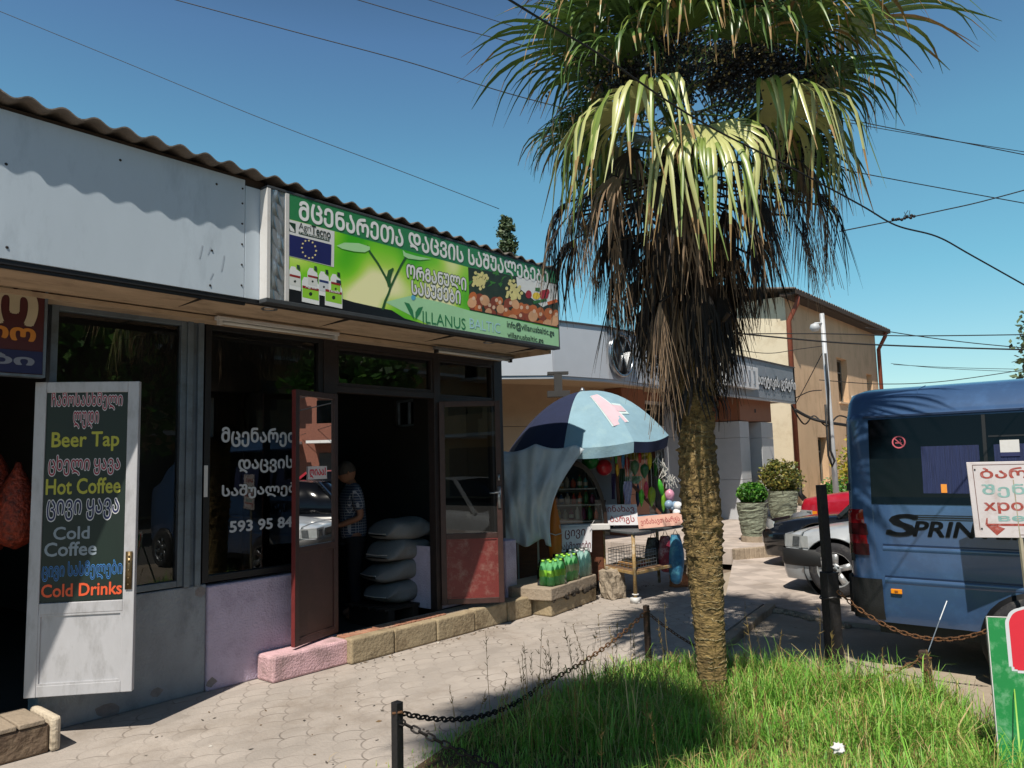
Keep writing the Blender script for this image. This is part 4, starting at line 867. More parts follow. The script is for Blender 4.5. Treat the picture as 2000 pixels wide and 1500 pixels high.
# ------------------------------------------------------------------ fan palm
def hcol(c): return lin(c)
m_fr = [M('palm_green%d' % i, c, .36, .16, 3, spec=.6, trans=.10) for i, c in enumerate(('536e30','73863e','476033','b0b274'))]  # upper fronds' greens darkened for their shaded undersides; pale tone stands for sunlit straps
m_frtip = M('palm_leaf_tip', '94784c', .7, .3, 9, trans=.08)
m_dead = [M('dead_frond%d' % i, c, .8, .25, 6, trans=.12) for i, c in enumerate(('272220','382d25','7d6750','1d1a18'))]
m_trunk = M('palm_trunk', '7f6a42', .95, .45, 16, 1.0, 30, dirt='2a2014', dscale=11, damt=.95, stretch=(1,1,2.2))
m_scar = M('leaf_scar', '8f8262', .95, .4, 20, .8, 40)
m_fibre = M('trunk_fibre', '4a3620', .95, .35, 20)
def frond_arrays(att, hub, d, nrm, R, nseg, spread, droop, width, rs, join=.42, dead=False, bend=.46):
    """one fan leaf: petiole from trunk to hub, pleated blade split into hanging segments; returns verts, quads, material index"""
    d = d.normalized(); side = d.cross(nrm).normalized(); nrm = side.cross(d).normalized()
    vs, fs, mi = [], [], []
    # petiole
    mid = att.lerp(hub, .5) + UP*(.05 if not dead else -.02); pts = [att, att.lerp(mid,.6), mid.lerp(hub,.4), hub]
    for i in range(3):
        p, q = pts[i], pts[i+1]; a = (q-p).cross(UP).normalized()*(.014-.002*i); c = a.cross((q-p)).normalized()*.008; o = len(vs)
        for k in (p+a, p+c, p-a, p-c, q+a*.9, q+c*.9, q-a*.9, q-c*.9): vs.append(k)
        for j in range(4): fs.append((o+j, o+(j+1)%4, o+4+(j+1)%4, o+4+j)); mi.append(1)
    dA = 2*spread/(nseg-1); down = V(0,0,-1)
    for s_ in range(nseg):
        th = -spread + dA*s_; L = R*(1-.28*(abs(th)/spread)**2)*rs.uniform(.88,1.08)
        e = (d*math.cos(th)+side*math.sin(th)).normalized(); lat0 = (side*math.cos(th)-d*math.sin(th)).normalized()
        pos = hub.copy(); n_ = 10; prev = None; tw = rs.uniform(-.5,.5); sw = V(rs.uniform(-1,1), rs.uniform(-1,1), 0)*.22; dr = droop*rs.uniform(.72,1.25); sk = rs.choice((0,0,0,0,0,0,0,1,1,1,1,1,1,1,1,1,1,2)) if not dead else rs.choice((0,0,0,1,2))
        cut = join*rs.uniform(.8,1.15)
        for i in range(n_+1):
            t = i/n_
            sx_ = 0 if t < cut*.6 else min(1, (t-cut*.6)/(bend if not dead else .4)); w_ = (sx_*sx_*(3-2*sx_))*dr
            w_ = min(w_, .97)
            dirv = (e*(1-w_) + (down+sw)*w_ + nrm*(.10*(1-t))).normalized()
            if i: pos = pos + dirv*(L/n_)
            arc = min(t*L, cut*L)*dA*.52
            hw = arc if t <= cut else max(.0015, cut*L*dA*.50*(1-((t-cut)/(1-cut))**1.7)*width)
            lt = (lat0 - dirv*lat0.dot(dirv)).normalized()
            nn = lt.cross(dirv); lt2 = (lt*math.cos(tw*t)+nn*math.sin(tw*t))
            fold = nn*hw*(.45 if t > cut*.5 else .25)
            vs += [pos-lt2*hw, pos+fold, pos+lt2*hw]
            if i:
                o = len(vs)-6; fs += [(o,o+1,o+4,o+3),(o+1,o+2,o+5,o+4)]
                k = 2 if (t > .86 and rs.random() < .5) else (0 if t < cut else sk)
                mi += [k,k]
    return np.array([tuple(v) for v in vs]), np.array(fs), np.array(mi)
PALM = V(4.875, 2.395, 0)
palm = thing('fan_palm', 'tall fan palm with a shaggy brown skirt, growing in the grass bed', 'palm tree', tuple(PALM))
def axis(z): return PALM + V(-.012*z, .012*z, z)
def build_frond(name, *a, mats=None, parent=palm, **k):
    v, f, mi = frond_arrays(*a, **k); return arr_mesh(name, v-np.array(parent.location), f, mats, parent, mi)
rs = random.Random(11)
def place(px, py, dd, zat, dirv, R, droop, spread=1.75, nseg=38, mat=0, width=.88, tilt=.0, join=.40, bend=.74):
    """living frond whose hub stands at a photo pixel, dd metres nearer (-) or farther (+) than the trunk"""
    hub = at(px, py, 5.27+dd); d = LAT*dirv[0]+UP*dirv[1]+DEP*dirv[2]; n_ = V(d.x,d.y,0); n_ = (UP*1.0 - d*d.z).normalized() if abs(d.normalized().z) < .8 else -DEP
    n_ = (n_ + LAT*tilt).normalized()
    build_frond('frond', axis(zat), hub, d, n_, R, nseg, spread, droop, width, rs, join, bend=bend, mats=[m_fr[mat], m_fr[1 if mat == 3 else (mat+1)%3], m_frtip])
# living fronds seen in the photograph (lateral, up, depth headings)
place(1262,205,-.55,3.55,(-.92,-.30,-.30), 1.22, 1.03, 1.7, 40, 3, tilt=-.25, bend=.46)
place(1378,246,-.75,3.45,(-.10,-.70,-.62), 1.02, 1.05, 1.75, 40, 3, bend=.42, join=.36)
place(1492,204,-.45,3.55,(.88,-.28,-.28), 1.15, 1.04, 1.7, 40, 3, tilt=.25, bend=.46)
place(1172,86,-.15,4.05,(-1,.02,-.1), 1.05, .60, 1.30, 26, 2, tilt=-.1)
place(1640,48,-.1,4.25,(1,.08,-.1), 1.02, .58, 1.30, 26, 0, tilt=.15)
place(1275,20,-.6,4.4,(-.6,.12,-.7), .95, .75, 1.6, 30, 2)
place(1215,-25,.1,4.5,(-.9,.2,.2), .85, .75, 1.6, 34, 2)
place(1450,-30,-.7,4.6,(.2,.1,-.9), 1.0, .80, 1.7, 32, 0)
place(1540,-5,-.45,4.5,(.7,.05,-.5), 1.0, .78, 1.7, 32, 1)
place(1590,-35,.2,4.5,(.9,.2,.3), .85, .75, 1.6, 34, 0)
place(1330,-60,-.5,4.7,(-.3,.35,-.7), .85, .8, 1.7, 36, 0)
place(1500,150,.45,4.0,(.6,.0,.7), .8, .9, 1.7, 34, 2)
place(1270,150,.5,4.0,(-.6,.0,.7), .8, .9, 1.7, 34, 2)
place(1235,120,-.45,3.95,(-.8,.0,-.5), .78, .80, 1.5, 28, 2)
place(1335,62,-.62,4.25,(-.35,.05,-.9), .78, .85, 1.5, 28, 0)
place(1448,84,-.62,4.2,(.25,.0,-.9), .74, .85, 1.5, 28, 2)
place(1532,66,-.5,4.2,(.7,.05,-.6), .80, .80, 1.5, 28, 0)
place(1596,150,-.25,3.9,(.9,-.05,-.3), .75, .85, 1.5, 28, 2)
place(1390,90,.7,4.2,(.05,.1,1), .8, .9, 1.7, 34, 2)
place(1560,170,.0,3.8,(.95,-.2,.0), .78, 1.0, 1.7, 36, 2)
place(1195,200,.1,3.8,(-.95,-.15,.1), .78, 1.0, 1.7, 36, 2)
place(1420,-150,-.1,5.0,(.1,1,-.1), .8, .35, 1.5, 34, 0)
place(1310,-170,.2,5.0,(-.5,.8,.3), .8, .4, 1.5, 34, 1)
place(1480,-170,.3,5.0,(.5,.8,.4), .8, .4, 1.5, 34, 0)
place(1340,-110,-.5,4.9,(-.35,.7,-.6), .8, .5, 1.5, 34, 0)
place(1370,30,-.62,4.4,(0,.0,-1), .80, 1.0, 1.7, 36, 2)
place(1545,290,.25,3.4,(.75,-.45,.3), .75, 1.05, 1.6, 34, 2)
place(1220,310,.3,3.4,(-.7,-.5,.3), .75, 1.05, 1.6, 34, 2)
for k in range(26):     # the rest of the crown, behind and between
    t = rs.uniform(0, 6.28); zt = rs.uniform(3.75, 4.85); out = V(math.cos(t), math.sin(t), 0); el = (zt-4.0)*.8+rs.uniform(-.2,.2)
    if out.dot(DEP) < -.35 and zt < 4.2: out = -out
    hub = axis(zt)+out*rs.uniform(.45,.72)+UP*(.10+.25*el); d = (out+UP*el).normalized()
    build_frond('frond', axis(zt), hub, d, UP, rs.uniform(.62,.85), 32, rs.uniform(1.4,1.8), rs.uniform(.65,.95), .85, rs, .44, bend=rs.uniform(.6,.95), mats=[m_fr[2], m_fr[0], m_frtip])
# dead skirt: folded brown fronds hanging round the trunk
for k in range(92):
    t = (k % 23)/23*2*math.pi + rs.uniform(-.2,.2); tier = k//23; zt = 3.62-.14*tier+rs.uniform(-.14,.14)
    out = V(math.cos(t), math.sin(t), 0); rad = rs.uniform(.55,.98)*(1-.22*tier)
    hub = axis(zt) + out*rad - UP*(.02+.10*tier+rs.uniform(0,.12)); d = (out*(.55-.13*tier)+UP*(-.75-.3*tier)).normalized()
    build_frond('dead_frond', axis(zt+.10), hub, d, (UP*.6+out).normalized(), rs.uniform(.48,.80), 19, rs.uniform(.55,.95), rs.uniform(1.0,1.3), 1.0, rs, .30, dead=True,
                mats=[m_dead[rs.choice((0,0,1,1,3,3,2))], m_dead[0], m_dead[2]])
for px,py,dd,R in ((1288,590,-.62,.80),(1560,330,-.2,.85),(1600,400,-.1,.62),(1140,420,-.25,.55),(1200,470,-.45,.60)):
    hub = at(px,py,5.27+dd); build_frond('dead_frond', axis(hub.z+.3), hub, V(0,0,-1)+LAT*rs.uniform(-.1,.1), -DEP, R, 24, .30, 1.0, .8, rs, .2, dead=True, mats=[m_dead[2], m_dead[1], m_dead[2]])
# trunk: ringed and fibrous
def rad_at(z):
    t = min(1, max(0, (z-.15)/1.25)); return .093 + .031*t*t*(3-2*t) - .008*math.exp(-((z-1.75)/.2)**2) + .045*math.exp(-((z-2.45)/.28)**2)
b = MB().use(0,True); rings = []; NZ = 190; NA = 40; tr = np.random.default_rng(5); noise = tr.normal(size=(NZ+1, NA))
for i in range(NZ+1):
    z = -.06 + (3.9+.06)*i/NZ; f = (z/.048) % 1.0
    base = rad_at(z)
    rr = base + .008*(f-.35) + (.004+.010*min(1,max(0,(z-.7)/.6)))*0
    c = axis(z); amp = .003 + .009*min(1, max(0,(z-.7)/.5))
    rings.append([c + V(math.cos(2*math.pi*j/NA), math.sin(2*math.pi*j/NA), 0)*(rr+amp*noise[i,j]+.003*math.sin(j*1.3+i*.4)) + UP*(.006*math.sin(j*2*math.pi/NA*2+i*.6)) for j in range(NA)])
b.loft(rings); trk = b.build('trunk', m_trunk, palm)
b = MB().use(0,True)     # pale leaf scars
z = .03
while z < 2.2:
    for _ in range(4 if z < 1.0 else 2):
        t0 = rs.uniform(0, 6.28); sp = rs.uniform(.3,1.3); ph = rs.uniform(0,6)
        pts = [axis(z)+V(math.cos(t0+sp*q/9), math.sin(t0+sp*q/9), 0)*(rad_at(z)+.0045)+UP*(.005*math.sin(q*.9+ph)+rs.uniform(-.002,.002)) for q in range(10)]
        b.tube(pts, [.0008]+[rs.uniform(.0014,.003)]*8+[.0008], 5)
    z += rs.uniform(.026,.05)
b.build('leaf_scars', m_scar, trk)
fv, ff = [], []
for k in range(4200):    # fibres standing off the upper trunk
    z = rs.triangular(.55, 2.6, 1.7); t = rs.uniform(0, 6.28); r0 = rad_at(z)-.004; out = V(math.cos(t), math.sin(t), 0); tang = V(-out.y, out.x, 0)
    L = rs.uniform(.015,.05)*(1 if z > 1.2 else .7); p = axis(z)+out*r0; q = p+(out*rs.uniform(.5,1)+UP*rs.uniform(-.9,.8)+tang*rs.uniform(-.7,.7)).normalized()*L
    wv = tang*rs.uniform(.0015,.004); o = len(fv); fv += [p-wv, p+wv, q]; ff.append((o,o+1,o+2))
arr_mesh('trunk_fibres', np.array([tuple(v-PALM) for v in fv]), np.array(ff), [m_fibre, m_scar, m_trunk], trk, mi=rng.integers(0,3,len(ff)))
tv, tf = [], []
for k in range(620):    # old thatch pressed round the upper trunk
    z = rs.uniform(2.05, 3.5); t = rs.uniform(0, 6.28); out = V(math.cos(t), math.sin(t), 0); tang = V(-out.y, out.x, 0); r0 = rad_at(z)+rs.uniform(0,.05); L = rs.uniform(.18,.5)*(1 if z > 2.5 else .6); wv = tang*rs.uniform(.006,.016); o = len(tv); sw = tang*rs.uniform(-.05,.05)
    for f in (0,.35,.7,1.0):
        c = axis(z)+out*(r0+.05*math.sin(f*2.2)+.02*f)-UP*L*f+sw*f*f; tv += [c-wv*(1-.7*f), c+wv*(1-.7*f)]
    for i in range(3): tf.append((o+2*i,o+2*i+1,o+2*i+3,o+2*i+2))
arr_mesh('thatch', np.array([tuple(v-PALM) for v in tv]), np.array(tf), [m_dead[0], m_dead[3], m_dead[1]], palm, mi=rng.choice(3, len(tf), p=[.42,.46,.12]))
# leaf stubs under the crown
b = MB()
for k in range(70):
    z = rs.uniform(2.3,3.7); t = rs.uniform(0,6.28); out = V(math.cos(t), math.sin(t), 0); p = axis(z)+out*rad_at(z); b.bar(p-UP*.03, p+out*rs.uniform(.06,.22)+UP*rs.uniform(.0,.16), .03, .014)
b.build('leaf_stubs', m_dead[1], palm)
# fruit panicles
m_fruit = M('palm_fruit', '20242c', .4, .35, 30); m_fruit2 = M('palm_fruit_pale', '8a7f55', .5, .2, 30)
oct_v = np.array([(1,0,0),(-1,0,0),(0,1,0),(0,-1,0),(0,0,1),(0,0,-1)], float); oct_f = np.array([(0,2,4),(2,1,4),(1,3,4),(3,0,4),(2,0,5),(1,2,5),(3,1,5),(0,3,5)])
for px,py,dd,sx_,sz_,n_ in ((1300,75,-.5,.20,.26,900),(1215,150,-.35,.26,.16,750),(1480,120,-.45,.24,.22,950),(1560,130,-.2,.22,.20,700),(1420,150,-.55,.14,.20,500),(1560,300,.0,.20,.2,450),(1330,150,.1,.3,.25,700),(1450,60,.3,.3,.25,600)):
    c = at(px,py,5.27+dd); pts = np.array(c)+rng.normal(size=(n_,3))*np.array([sx_,sx_,sz_])*.55; r_ = .009+.004*rng.random(n_)
    v = (pts[:,None,:]+oct_v[None]*r_[:,None,None]).reshape(-1,3)-np.array(PALM); f = (np.arange(n_)[:,None,None]*6+oct_f[None]).reshape(-1,3)
    o = arr_mesh('fruit_cluster', v, f, [m_fruit, m_fruit2], palm, mi=np.repeat((rng.random(n_)<.16).astype(int), 8))
    b = MB()
    for k in range(46): q = Vector(pts[k*3]); b.tube([c+(axis(c.z+.1)-c)*.35, (c+q)/2+UP*.03, q], .004, 4)
    b.build('stalks', m_dead[0], o)

# ------------------------------------------------------------------ grass bed
BED = [(2.55,3.12),(3.6,3.40),(5.55,3.30),(5.98,2.3),(5.95,1.25),(5.3,.82),(4.7,.62),(3.6,.45),(2.4,.35)]
sheet('soil', BED, .012, m_soil)
def inside(x, y):
    r_ = np.zeros(len(x), bool); n = len(BED)
    for i in range(n):
        x0,y0 = BED[i]; x1,y1 = BED[(i+1)%n]; c = ((y0>y)!=(y1>y)) & (x < (x1-x0)*(y-y0)/(y1-y0+1e-9)+x0); r_ ^= c
    return r_
def blades(N, hmin, hmax, wd, lean, seed, edge=.06):
    g = np.random.default_rng(seed); x = g.uniform(2.3,6.1,N*2); y = g.uniform(.3,3.5,N*2); k = inside(x,y); x, y = x[k][:N], y[k][:N]; n = len(x)
    x = x+g.normal(0,edge,n); y = y+g.normal(0,edge,n)
    patch = .62+.38*np.sin(x*3.1+1.3)*np.sin(y*2.7+.4)+.25*np.sin(x*7+y*5); patch = np.clip(patch,.35,1.25)
    sparse = np.clip((x-2.6)/1.1,.45,1)*np.clip(1.25-(np.abs(x-5.9)<.25)*.5,.6,1.1)*np.where(y>3.05,.62,1)
    h = (hmin+(hmax-hmin)*g.random(n)**1.4)*patch*sparse
    t = g.uniform(0,2*np.pi,n); dx, dy = np.cos(t), np.sin(t); l = lean*g.random(n)+.12
    w_ = wd*(.6+.8*g.random(n)); P = np.stack([x,y,np.zeros(n)],1); D = np.stack([dx,dy,np.zeros(n)],1); Sd = np.stack([-dy,dx,np.zeros(n)],1)
    hz = h[:,None]; out = []
    for (f, up_, ww) in ((0,0,1),(.30,.45,.9),(.72,.82,.6)):
        c = P+D*(l*h*f**1.6)[:,None]*1.0; c[:,2] = h*up_*(1-.25*l*f); out += [c-Sd*(w_*ww/2)[:,None], c+Sd*(w_*ww/2)[:,None]]
    tip = P+D*(l*h)[:,None]; tip[:,2] = h*(1-.45*l); out.append(tip)
    v = np.stack(out,1).reshape(-1,3); b_ = np.arange(n)[:,None]*7
    q = np.stack([b_+np.array([[0,1,3,2]]), b_+np.array([[2,3,5,4]])],1).reshape(-1,4); tri = b_+np.array([[4,5,6,6]])
    return v, q, tri[:, :3], n
m_gr = [M('grass%d' % i, c, .5, .2, 3, trans=.3) for i, c in enumerate(('78b040','92c054','5e9636','aeb262'))]
m_dry = [M('dry_grass%d' % i, c, .7, .2, 3, trans=.2) for i, c in enumerate(('a5905a','8a7444','bba878'))]
V_, F_, MI = [], [], []; off = 0
def addg(v, q, t, n, mats_p):
    global off
    g = np.random.default_rng(n+off); k = g.choice(len(mats_p[0]), n, p=mats_p[1]); k = np.array(mats_p[0])[k]
    V_.append(v); F_.append(np.concatenate([np.concatenate([t, ], 1), q[:, [0,1,2]], q[:, [0,2,3]]])+off); MI.append(np.concatenate([k, np.repeat(k,2), np.repeat(k,2)])); off += len(v)
G_ALL = ([0,1,2,3,4,5,6],[.28,.28,.20,.12,.05,.04,.03])
addg(*blades(34000,.10,.36,.0048,.85,1), G_ALL); addg(*blades(9000,.05,.18,.006,1.2,2,.12), G_ALL)
addg(*blades(900,.30,.52,.008,1.0,3), ([0,1,3,4,6],[.3,.25,.15,.18,.12])); addg(*blades(1600,.10,.42,.004,1.1,4,.18), ([4,5,6,1],[.3,.3,.3,.1]))
gr = arr_mesh('grass', np.concatenate(V_), np.concatenate(F_), m_gr+m_dry, None, np.concatenate(MI)); tag(gr, kind='stuff')
b = MB()   # seed stalks
for k in range(70):
    x, y = (random.uniform(3.3,4.7), random.uniform(2.6,3.35)) if k < 34 else (random.uniform(3,5.9), random.uniform(.7,3.2)); h = random.uniform(.30,.58)
    p = V(x,y,0); q = p+V(random.gauss(0,.05),random.gauss(0,.05),h); mdl = p.lerp(q,.5)+V(random.gauss(0,.012),random.gauss(0,.012),0); b.tube([p,mdl,q], [.0022,.0018,.001], 4)
    for j in range(random.randint(6,14)):
        t = random.uniform(.62,1); c = p.lerp(q,t); b.tube([c, c+V(random.gauss(0,.012),random.gauss(0,.012),random.uniform(.01,.035))], [.003,.0008], 3)
tag(b.build('seed_stalks', m_dry[1]), kind='stuff')
b = MB().use(0,True)
LIT = onZ(1637,1462,.20)
def crumple(u,v):
    t, p_ = v*math.pi, u*2*math.pi; r_ = .027*(1+.28*math.sin(5*p_+3*t)+.22*math.sin(7*t+2*p_)); return LIT+V(r_*math.sin(t)*math.cos(p_)*1.3, r_*math.sin(t)*math.sin(p_), r_*math.cos(t)*.8)
b.grid(crumple, 20, 12); tag(b.build('crumpled_paper', M('litter_paper','d4d2d0',.8,.03)), 'crumpled white paper lying in the front of the grass', 'litter')

# ------------------------------------------------------------------ posts and chains
m_rpost = M('rusty_post', '3b2d24', .85, .3, 12, .5, 40, dirt='7a5236', dscale=7, damt=.7); m_bpost = M('black_post', '17171a', .6, .2, 8, .3, 40, dirt='33302e', dscale=6, damt=.6)
m_chain = M('rusty_chain', '6b4a30', .8, .3, 30, .3, 60, metal=.3, dirt='2e221a', dscale=20, damt=.7); m_chaind = M('dark_chain', '252020', .7, .3, 30, metal=.4)
def post(x, y, h, wd, mt, lab, lean=(0,0), grp='short posts round the grass bed'):
    o = thing('chain_post', lab, 'post', (x,y,0), grp); b = MB(); b.bar(V(x,y,-.02), V(x+lean[0],y+lean[1],h), wd, wd, V(1,0,0)); b.build('shaft', mt, o, bevel=.004)
    b = MB(); b.tube([V(x+lean[0]-wd*.7,y+lean[1],h-.05),V(x+lean[0],y+lean[1]-wd*.8,h-.045),V(x+lean[0]+wd*.7,y+lean[1],h-.05),V(x+lean[0],y+lean[1]+wd*.8,h-.045),V(x+lean[0]-wd*.7,y+lean[1],h-.05)], .007, 6); b.build('eye_ring', m_chain, o); return V(x+lean[0],y+lean[1],h-.05)
pB = post(5.68,3.36,.43,.042,m_rpost,'short rusty post at the far corner of the grass bed',(-.005,0)); pF = post(2.66,3.05,.455,.045,m_bpost,'short black post at the near left corner of the grass bed')
pR = post(5.86,1.29,.30,.055,m_rpost,'short rusty leaning post at the right of the grass bed',(.01,.03))
bp = thing('black_square_post', 'tall black square post with a thicker sleeve at its foot, beside the van', 'post', (6.44,2.10,-.06)); BPB = V(6.44,2.10,0)
b = MB(); b.bar(BPB+V(0,0,-.06), BPB+V(0,0,.70), .105, .105, V(.6,.8,0)); b.build('sleeve', m_bpost, bp, bevel=.006)
b = MB(); b.bar(BPB+V(-.005,.005,.70), BPB+V(-.01,.012,1.40), .062, .062, V(.6,.8,0)); b.build('upper_shaft', m_bpost, bp, bevel=.004)
b = MB(); b.tube([BPB+V(.08*math.cos(t),.08*math.sin(t),.50+.01*math.sin(t*2)) for t in np.linspace(0,6.29,18)], .007, 5); b.build('wire_tie', m_dark, bp)
def chain(A, B, sag, mt, lab, lk=.052, wr=.0052):
    A, B = Vector(A), Vector(B); L = (B-A).length; n_ = max(4, int((L+sag*sag*2.6/L)/(lk*.80))); b = MB().use(0,True)
    pts = [A.lerp(B,i/n_)-UP*sag*4*(i/n_)*(1-i/n_) for i in range(n_+1)]
    for i in range(n_):
        c = (pts[i]+pts[i+1])/2; d = (pts[i+1]-pts[i]).normalized(); a = d.cross(UP).normalized(); u_ = a.cross(d)
        s_ = (a*.75+u_*.65).normalized() if i % 2 else (u_*.75-a*.65).normalized(); hl, hw = lk*.5, lk*.27; loop = []
        for k in range(12):
            t = 2*math.pi*k/12; loop.append(c+d*(max(-hl+hw,min(hl-hw,hl*1.2*math.cos(t)))+hw*.9*math.cos(t))*1.0+s_*hw*math.sin(t))
        rings = []
        for k in range(12):
            tg = (loop[(k+1)%12]-loop[k-1]).normalized(); q = tg.cross(s_.cross(d)).normalized(); rings.append(b.ring(loop[k], q*wr, tg.cross(q)*wr, 5))
        b.loft(rings+[rings[0]], caps=False)
    return tag(b.build('chain', mt), lab, 'chain', 'chains between the posts')
chain(pF, V(4.35,3.42,.10), .12, m_chaind, 'dark chain from the near left post along the paved side'); chain(V(4.35,3.42,.10), pB, .05, m_chain, 'rusty chain rising to the far corner post')
chain(pB, V(6.1,3.0,.0), .03, m_chain, 'thin rusty chain from the far post down towards the kerb', .04, .004)
chain(pF-UP*.04, V(3.1,1.9,.02), .03, m_chaind, 'second dark chain sagging from the near left post into the grass')
chain(V(6.40,2.03,.56), V(6.28,.95,.42), .20, m_chain, 'long rusty chain sagging in front of the blue van'); chain(V(5.55,1.75,.10), pR, .03, m_chain, 'rusty chain climbing from the grass to the right post')
chain(pR, V(5.72,1.26,.02), .0, m_chain, 'short rusty chain end hanging down the right post')
b = MB(); b.tube([V(5.87,1.30,.27), V(5.95,1.22,.50), V(6.02,1.18,.62)], .004, 4); tag(b.build('wire_stub', m_steel), 'thin bent wire sticking up from the right leaning post', 'wire')
# ------------------------------------------------------------------ van and parked cars
m_van = M('blue_van_paint', '375175', .28, .05, 3, .02, 5, coat=.6, dirt='4a6f9c', dscale=3, damt=.35); m_blackp = M('black_bumper_plastic', '1a1b1d', .6, .15, 9, .15, 80)
m_vglass = M('van_dark_glass', '08090c', .10, .1, 3, spec=.22); m_tyre = M('tyre_rubber', '26262a', .85, .15, 30, .3, 60, dirt='6a6660', dscale=9, damt=.5); m_alloy = M('silver_alloy', 'b4b6b8', .35, .06, 9, metal=.6)
m_lampred = M('red_lamp', '7a1018', .15, .1, 9, coat=.5); m_amber = M('amber_lamp', 'e08a1a', .2, .1, 9, coat=.5); m_lampw = M('headlamp_lens', 'b8bcbe', .12, .1, 25, coat=.6, metal=.3); m_rubber = M('black_trim', '101114', .5)
def wheel(parent, c, ax_, R=.31, W=.19, spokes=5, rimmat=None):
    """tyre, rim and hub; ax_ points outwards"""
    ax_ = ax_.normalized(); b = MB().use(0,True)
    b.lathe([(R*.66,W*.5),(R*.80,W*.52),(R*.93,W*.5),(R,W*.36),(R,-W*.36),(R*.93,-W*.5),(R*.66,-W*.5)], c, 36, ax_, False); t = b.build('tyre', m_tyre, parent)
    b = MB().use(0,True); b.lathe([(R*.70,W*.46),(R*.66,W*.50),(R*.62,W*.46),(R*.60,W*.1),(R*.6,-W*.4)], c, 36, ax_, False)
    u0 = ax_.cross(UP).normalized(); 
    for k in range(spokes):
        a = 2*math.pi*k/spokes+.35; d = u0*math.cos(a)+UP*math.sin(a); s_ = ax_.cross(d)
        p, q = c+d*R*.12+ax_*W*.34, c+d*R*.64+ax_*W*.44
        b.prism([p-s_*R*.10, p+s_*R*.10, q+s_*R*.125, q-s_*R*.125], -ax_*.03)
    b.lathe([(R*.22,W*.30),(R*.22,W*.40),(R*.19,W*.43),(.001,W*.43)], c, 20, ax_); b.build('rim', rimmat or m_alloy, parent)
    b = MB().use(0,True)
    for k in range(5):
        a = 2*math.pi*k/5; d = u0*math.cos(a)+UP*math.sin(a); b.lathe([(.012,W*.40),(.012,W*.445),(.001,W*.45)], c+d*R*.15, 8, ax_)
    b.lathe([(R*.07,W*.42),(R*.07,W*.455),(.001,W*.46)], c, 12, ax_); b.lathe([(R*.58,-W*.1),(.001,-W*.1)], c, 24, ax_); b.build('hub', m_blackp, parent)
van = thing('van', 'blue van with black lettered side and dark windows, parked at the right', 'van', (7.5, -.5, -.06))
XV, YR = 6.55, 1.96
def vprof(k=1.0, y=0, top=1.0):   # half cross-section from sill up to roof centre (offset from side, z)
    P_ = [(.03,.32),(.0,.42),(-.012,.70),(-.012,1.0),(.0,1.22),(.012,1.30),(.035,1.60),(.075,1.92),(.085,1.955),(.10,1.965),(.12,1.99),(.18,2.09),(.28,2.155),(.55,2.20),(.95,2.215)]
    return P_
def vring(y, ins, zt, front=0):
    P_ = vprof(); L_, R_ = [], []
    for o, z in P_:
        zz = .32+(z-.32)*zt if z > 1.3 else z
        x = XV+o+ins*(1 if o < .9 else 0); L_.append(V(x, y, zz)); R_.append(V(XV*2+1.95-x, y, zz))
    return L_ + R_[::-1][1:] 
b = MB().use(0,True); R0 = [vring(YR-.0, .075, .985), vring(YR-.02,.035,.992), vring(YR-.06,.012,.997), vring(YR-.13,.0,1.0), vring(1.2,0,1), vring(.2,0,1), vring(-1.0,0,1), vring(-1.9,0,1), vring(-2.3,.02,.94)]
hood = []
for y, ins, zt in ((-2.75,.06,.70),(-3.0,.09,.58),(-3.4,.16,.53),(-3.62,.30,.48)):
    r_ = []
    for p in vring(y, ins, 1): r_.append(V(p.x, y, min(p.z, .32+2.0*zt - .10*max(0,(abs(p.x-(XV+.975))-.4))) if p.z > 1 else p.z))
    hood.append(r_)
b.loft(R0+hood, caps=False, closed=False)
b.add(R0[0], [tuple(range(len(R0[0])))]); b.add(hood[-1], [tuple(range(len(hood[-1])))])
body = b.build('body', m_van, van)
b = MB(); b.box(XV+.12,XV+1.83,-3.3,1.8,.22,.36); b.build('underside', m_rubber, van)
def vside(z):  # x of the side at height z
    P_ = vprof(); 
    for (o0,z0),(o1,z1) in zip(P_, P_[1:]):
        if z0 <= z <= z1: return XV+o0+(o1-o0)*(z-z0)/(z1-z0)
    return XV
def vpanel(b, y0, y1, zs, lift):   # strip following the side
    for za, zb in zip(zs, zs[1:]): b.quad(V(vside(za)-lift,y0,za),V(vside(za)-lift,y1,za),V(vside(zb)-lift,y1,zb),V(vside(zb)-lift,y0,zb))
b = MB().use(0,True)
zz = [1.245,1.30,1.45,1.6,1.76,1.918]; vpanel(b, 1.765, -1.75, zz, .006); b.build('window_band', m_vglass, van)
m_curt = M('blue_curtain', '1b2850', .8, .3, 3, .5, 6, stretch=(1,40,1))
for y0, y1 in ((1.385,.995),(.90,.62),(.50,-.2)):
    b = MB(); vpanel(b, y0, y1, [1.33,1.5,1.69], .0085); b.build('curtain', m_curt, van)
b = MB()
for y in (.955,.0,-.9): vpanel(b, y+.012, y-.012, [1.25,1.45,1.6,1.76,1.915], .010)
for z in (1.745,): vpanel(b, .93, -.85, [z,z+.012], .010)
b.build('window_divider', m_rubber, van)
b = MB(); vpanel(b, .86,.74,[1.63,1.72],.012); b.build('window_card', m_white, van); b = MB(); vpanel(b, .86,.74,[1.60,1.63],.0125); b.build('window_card_stripe', m_navy, van)
b = MB(); vpanel(b, 1.262,1.222,[1.335,1.40],.012); b.build('orange_tag', m_amber, van)
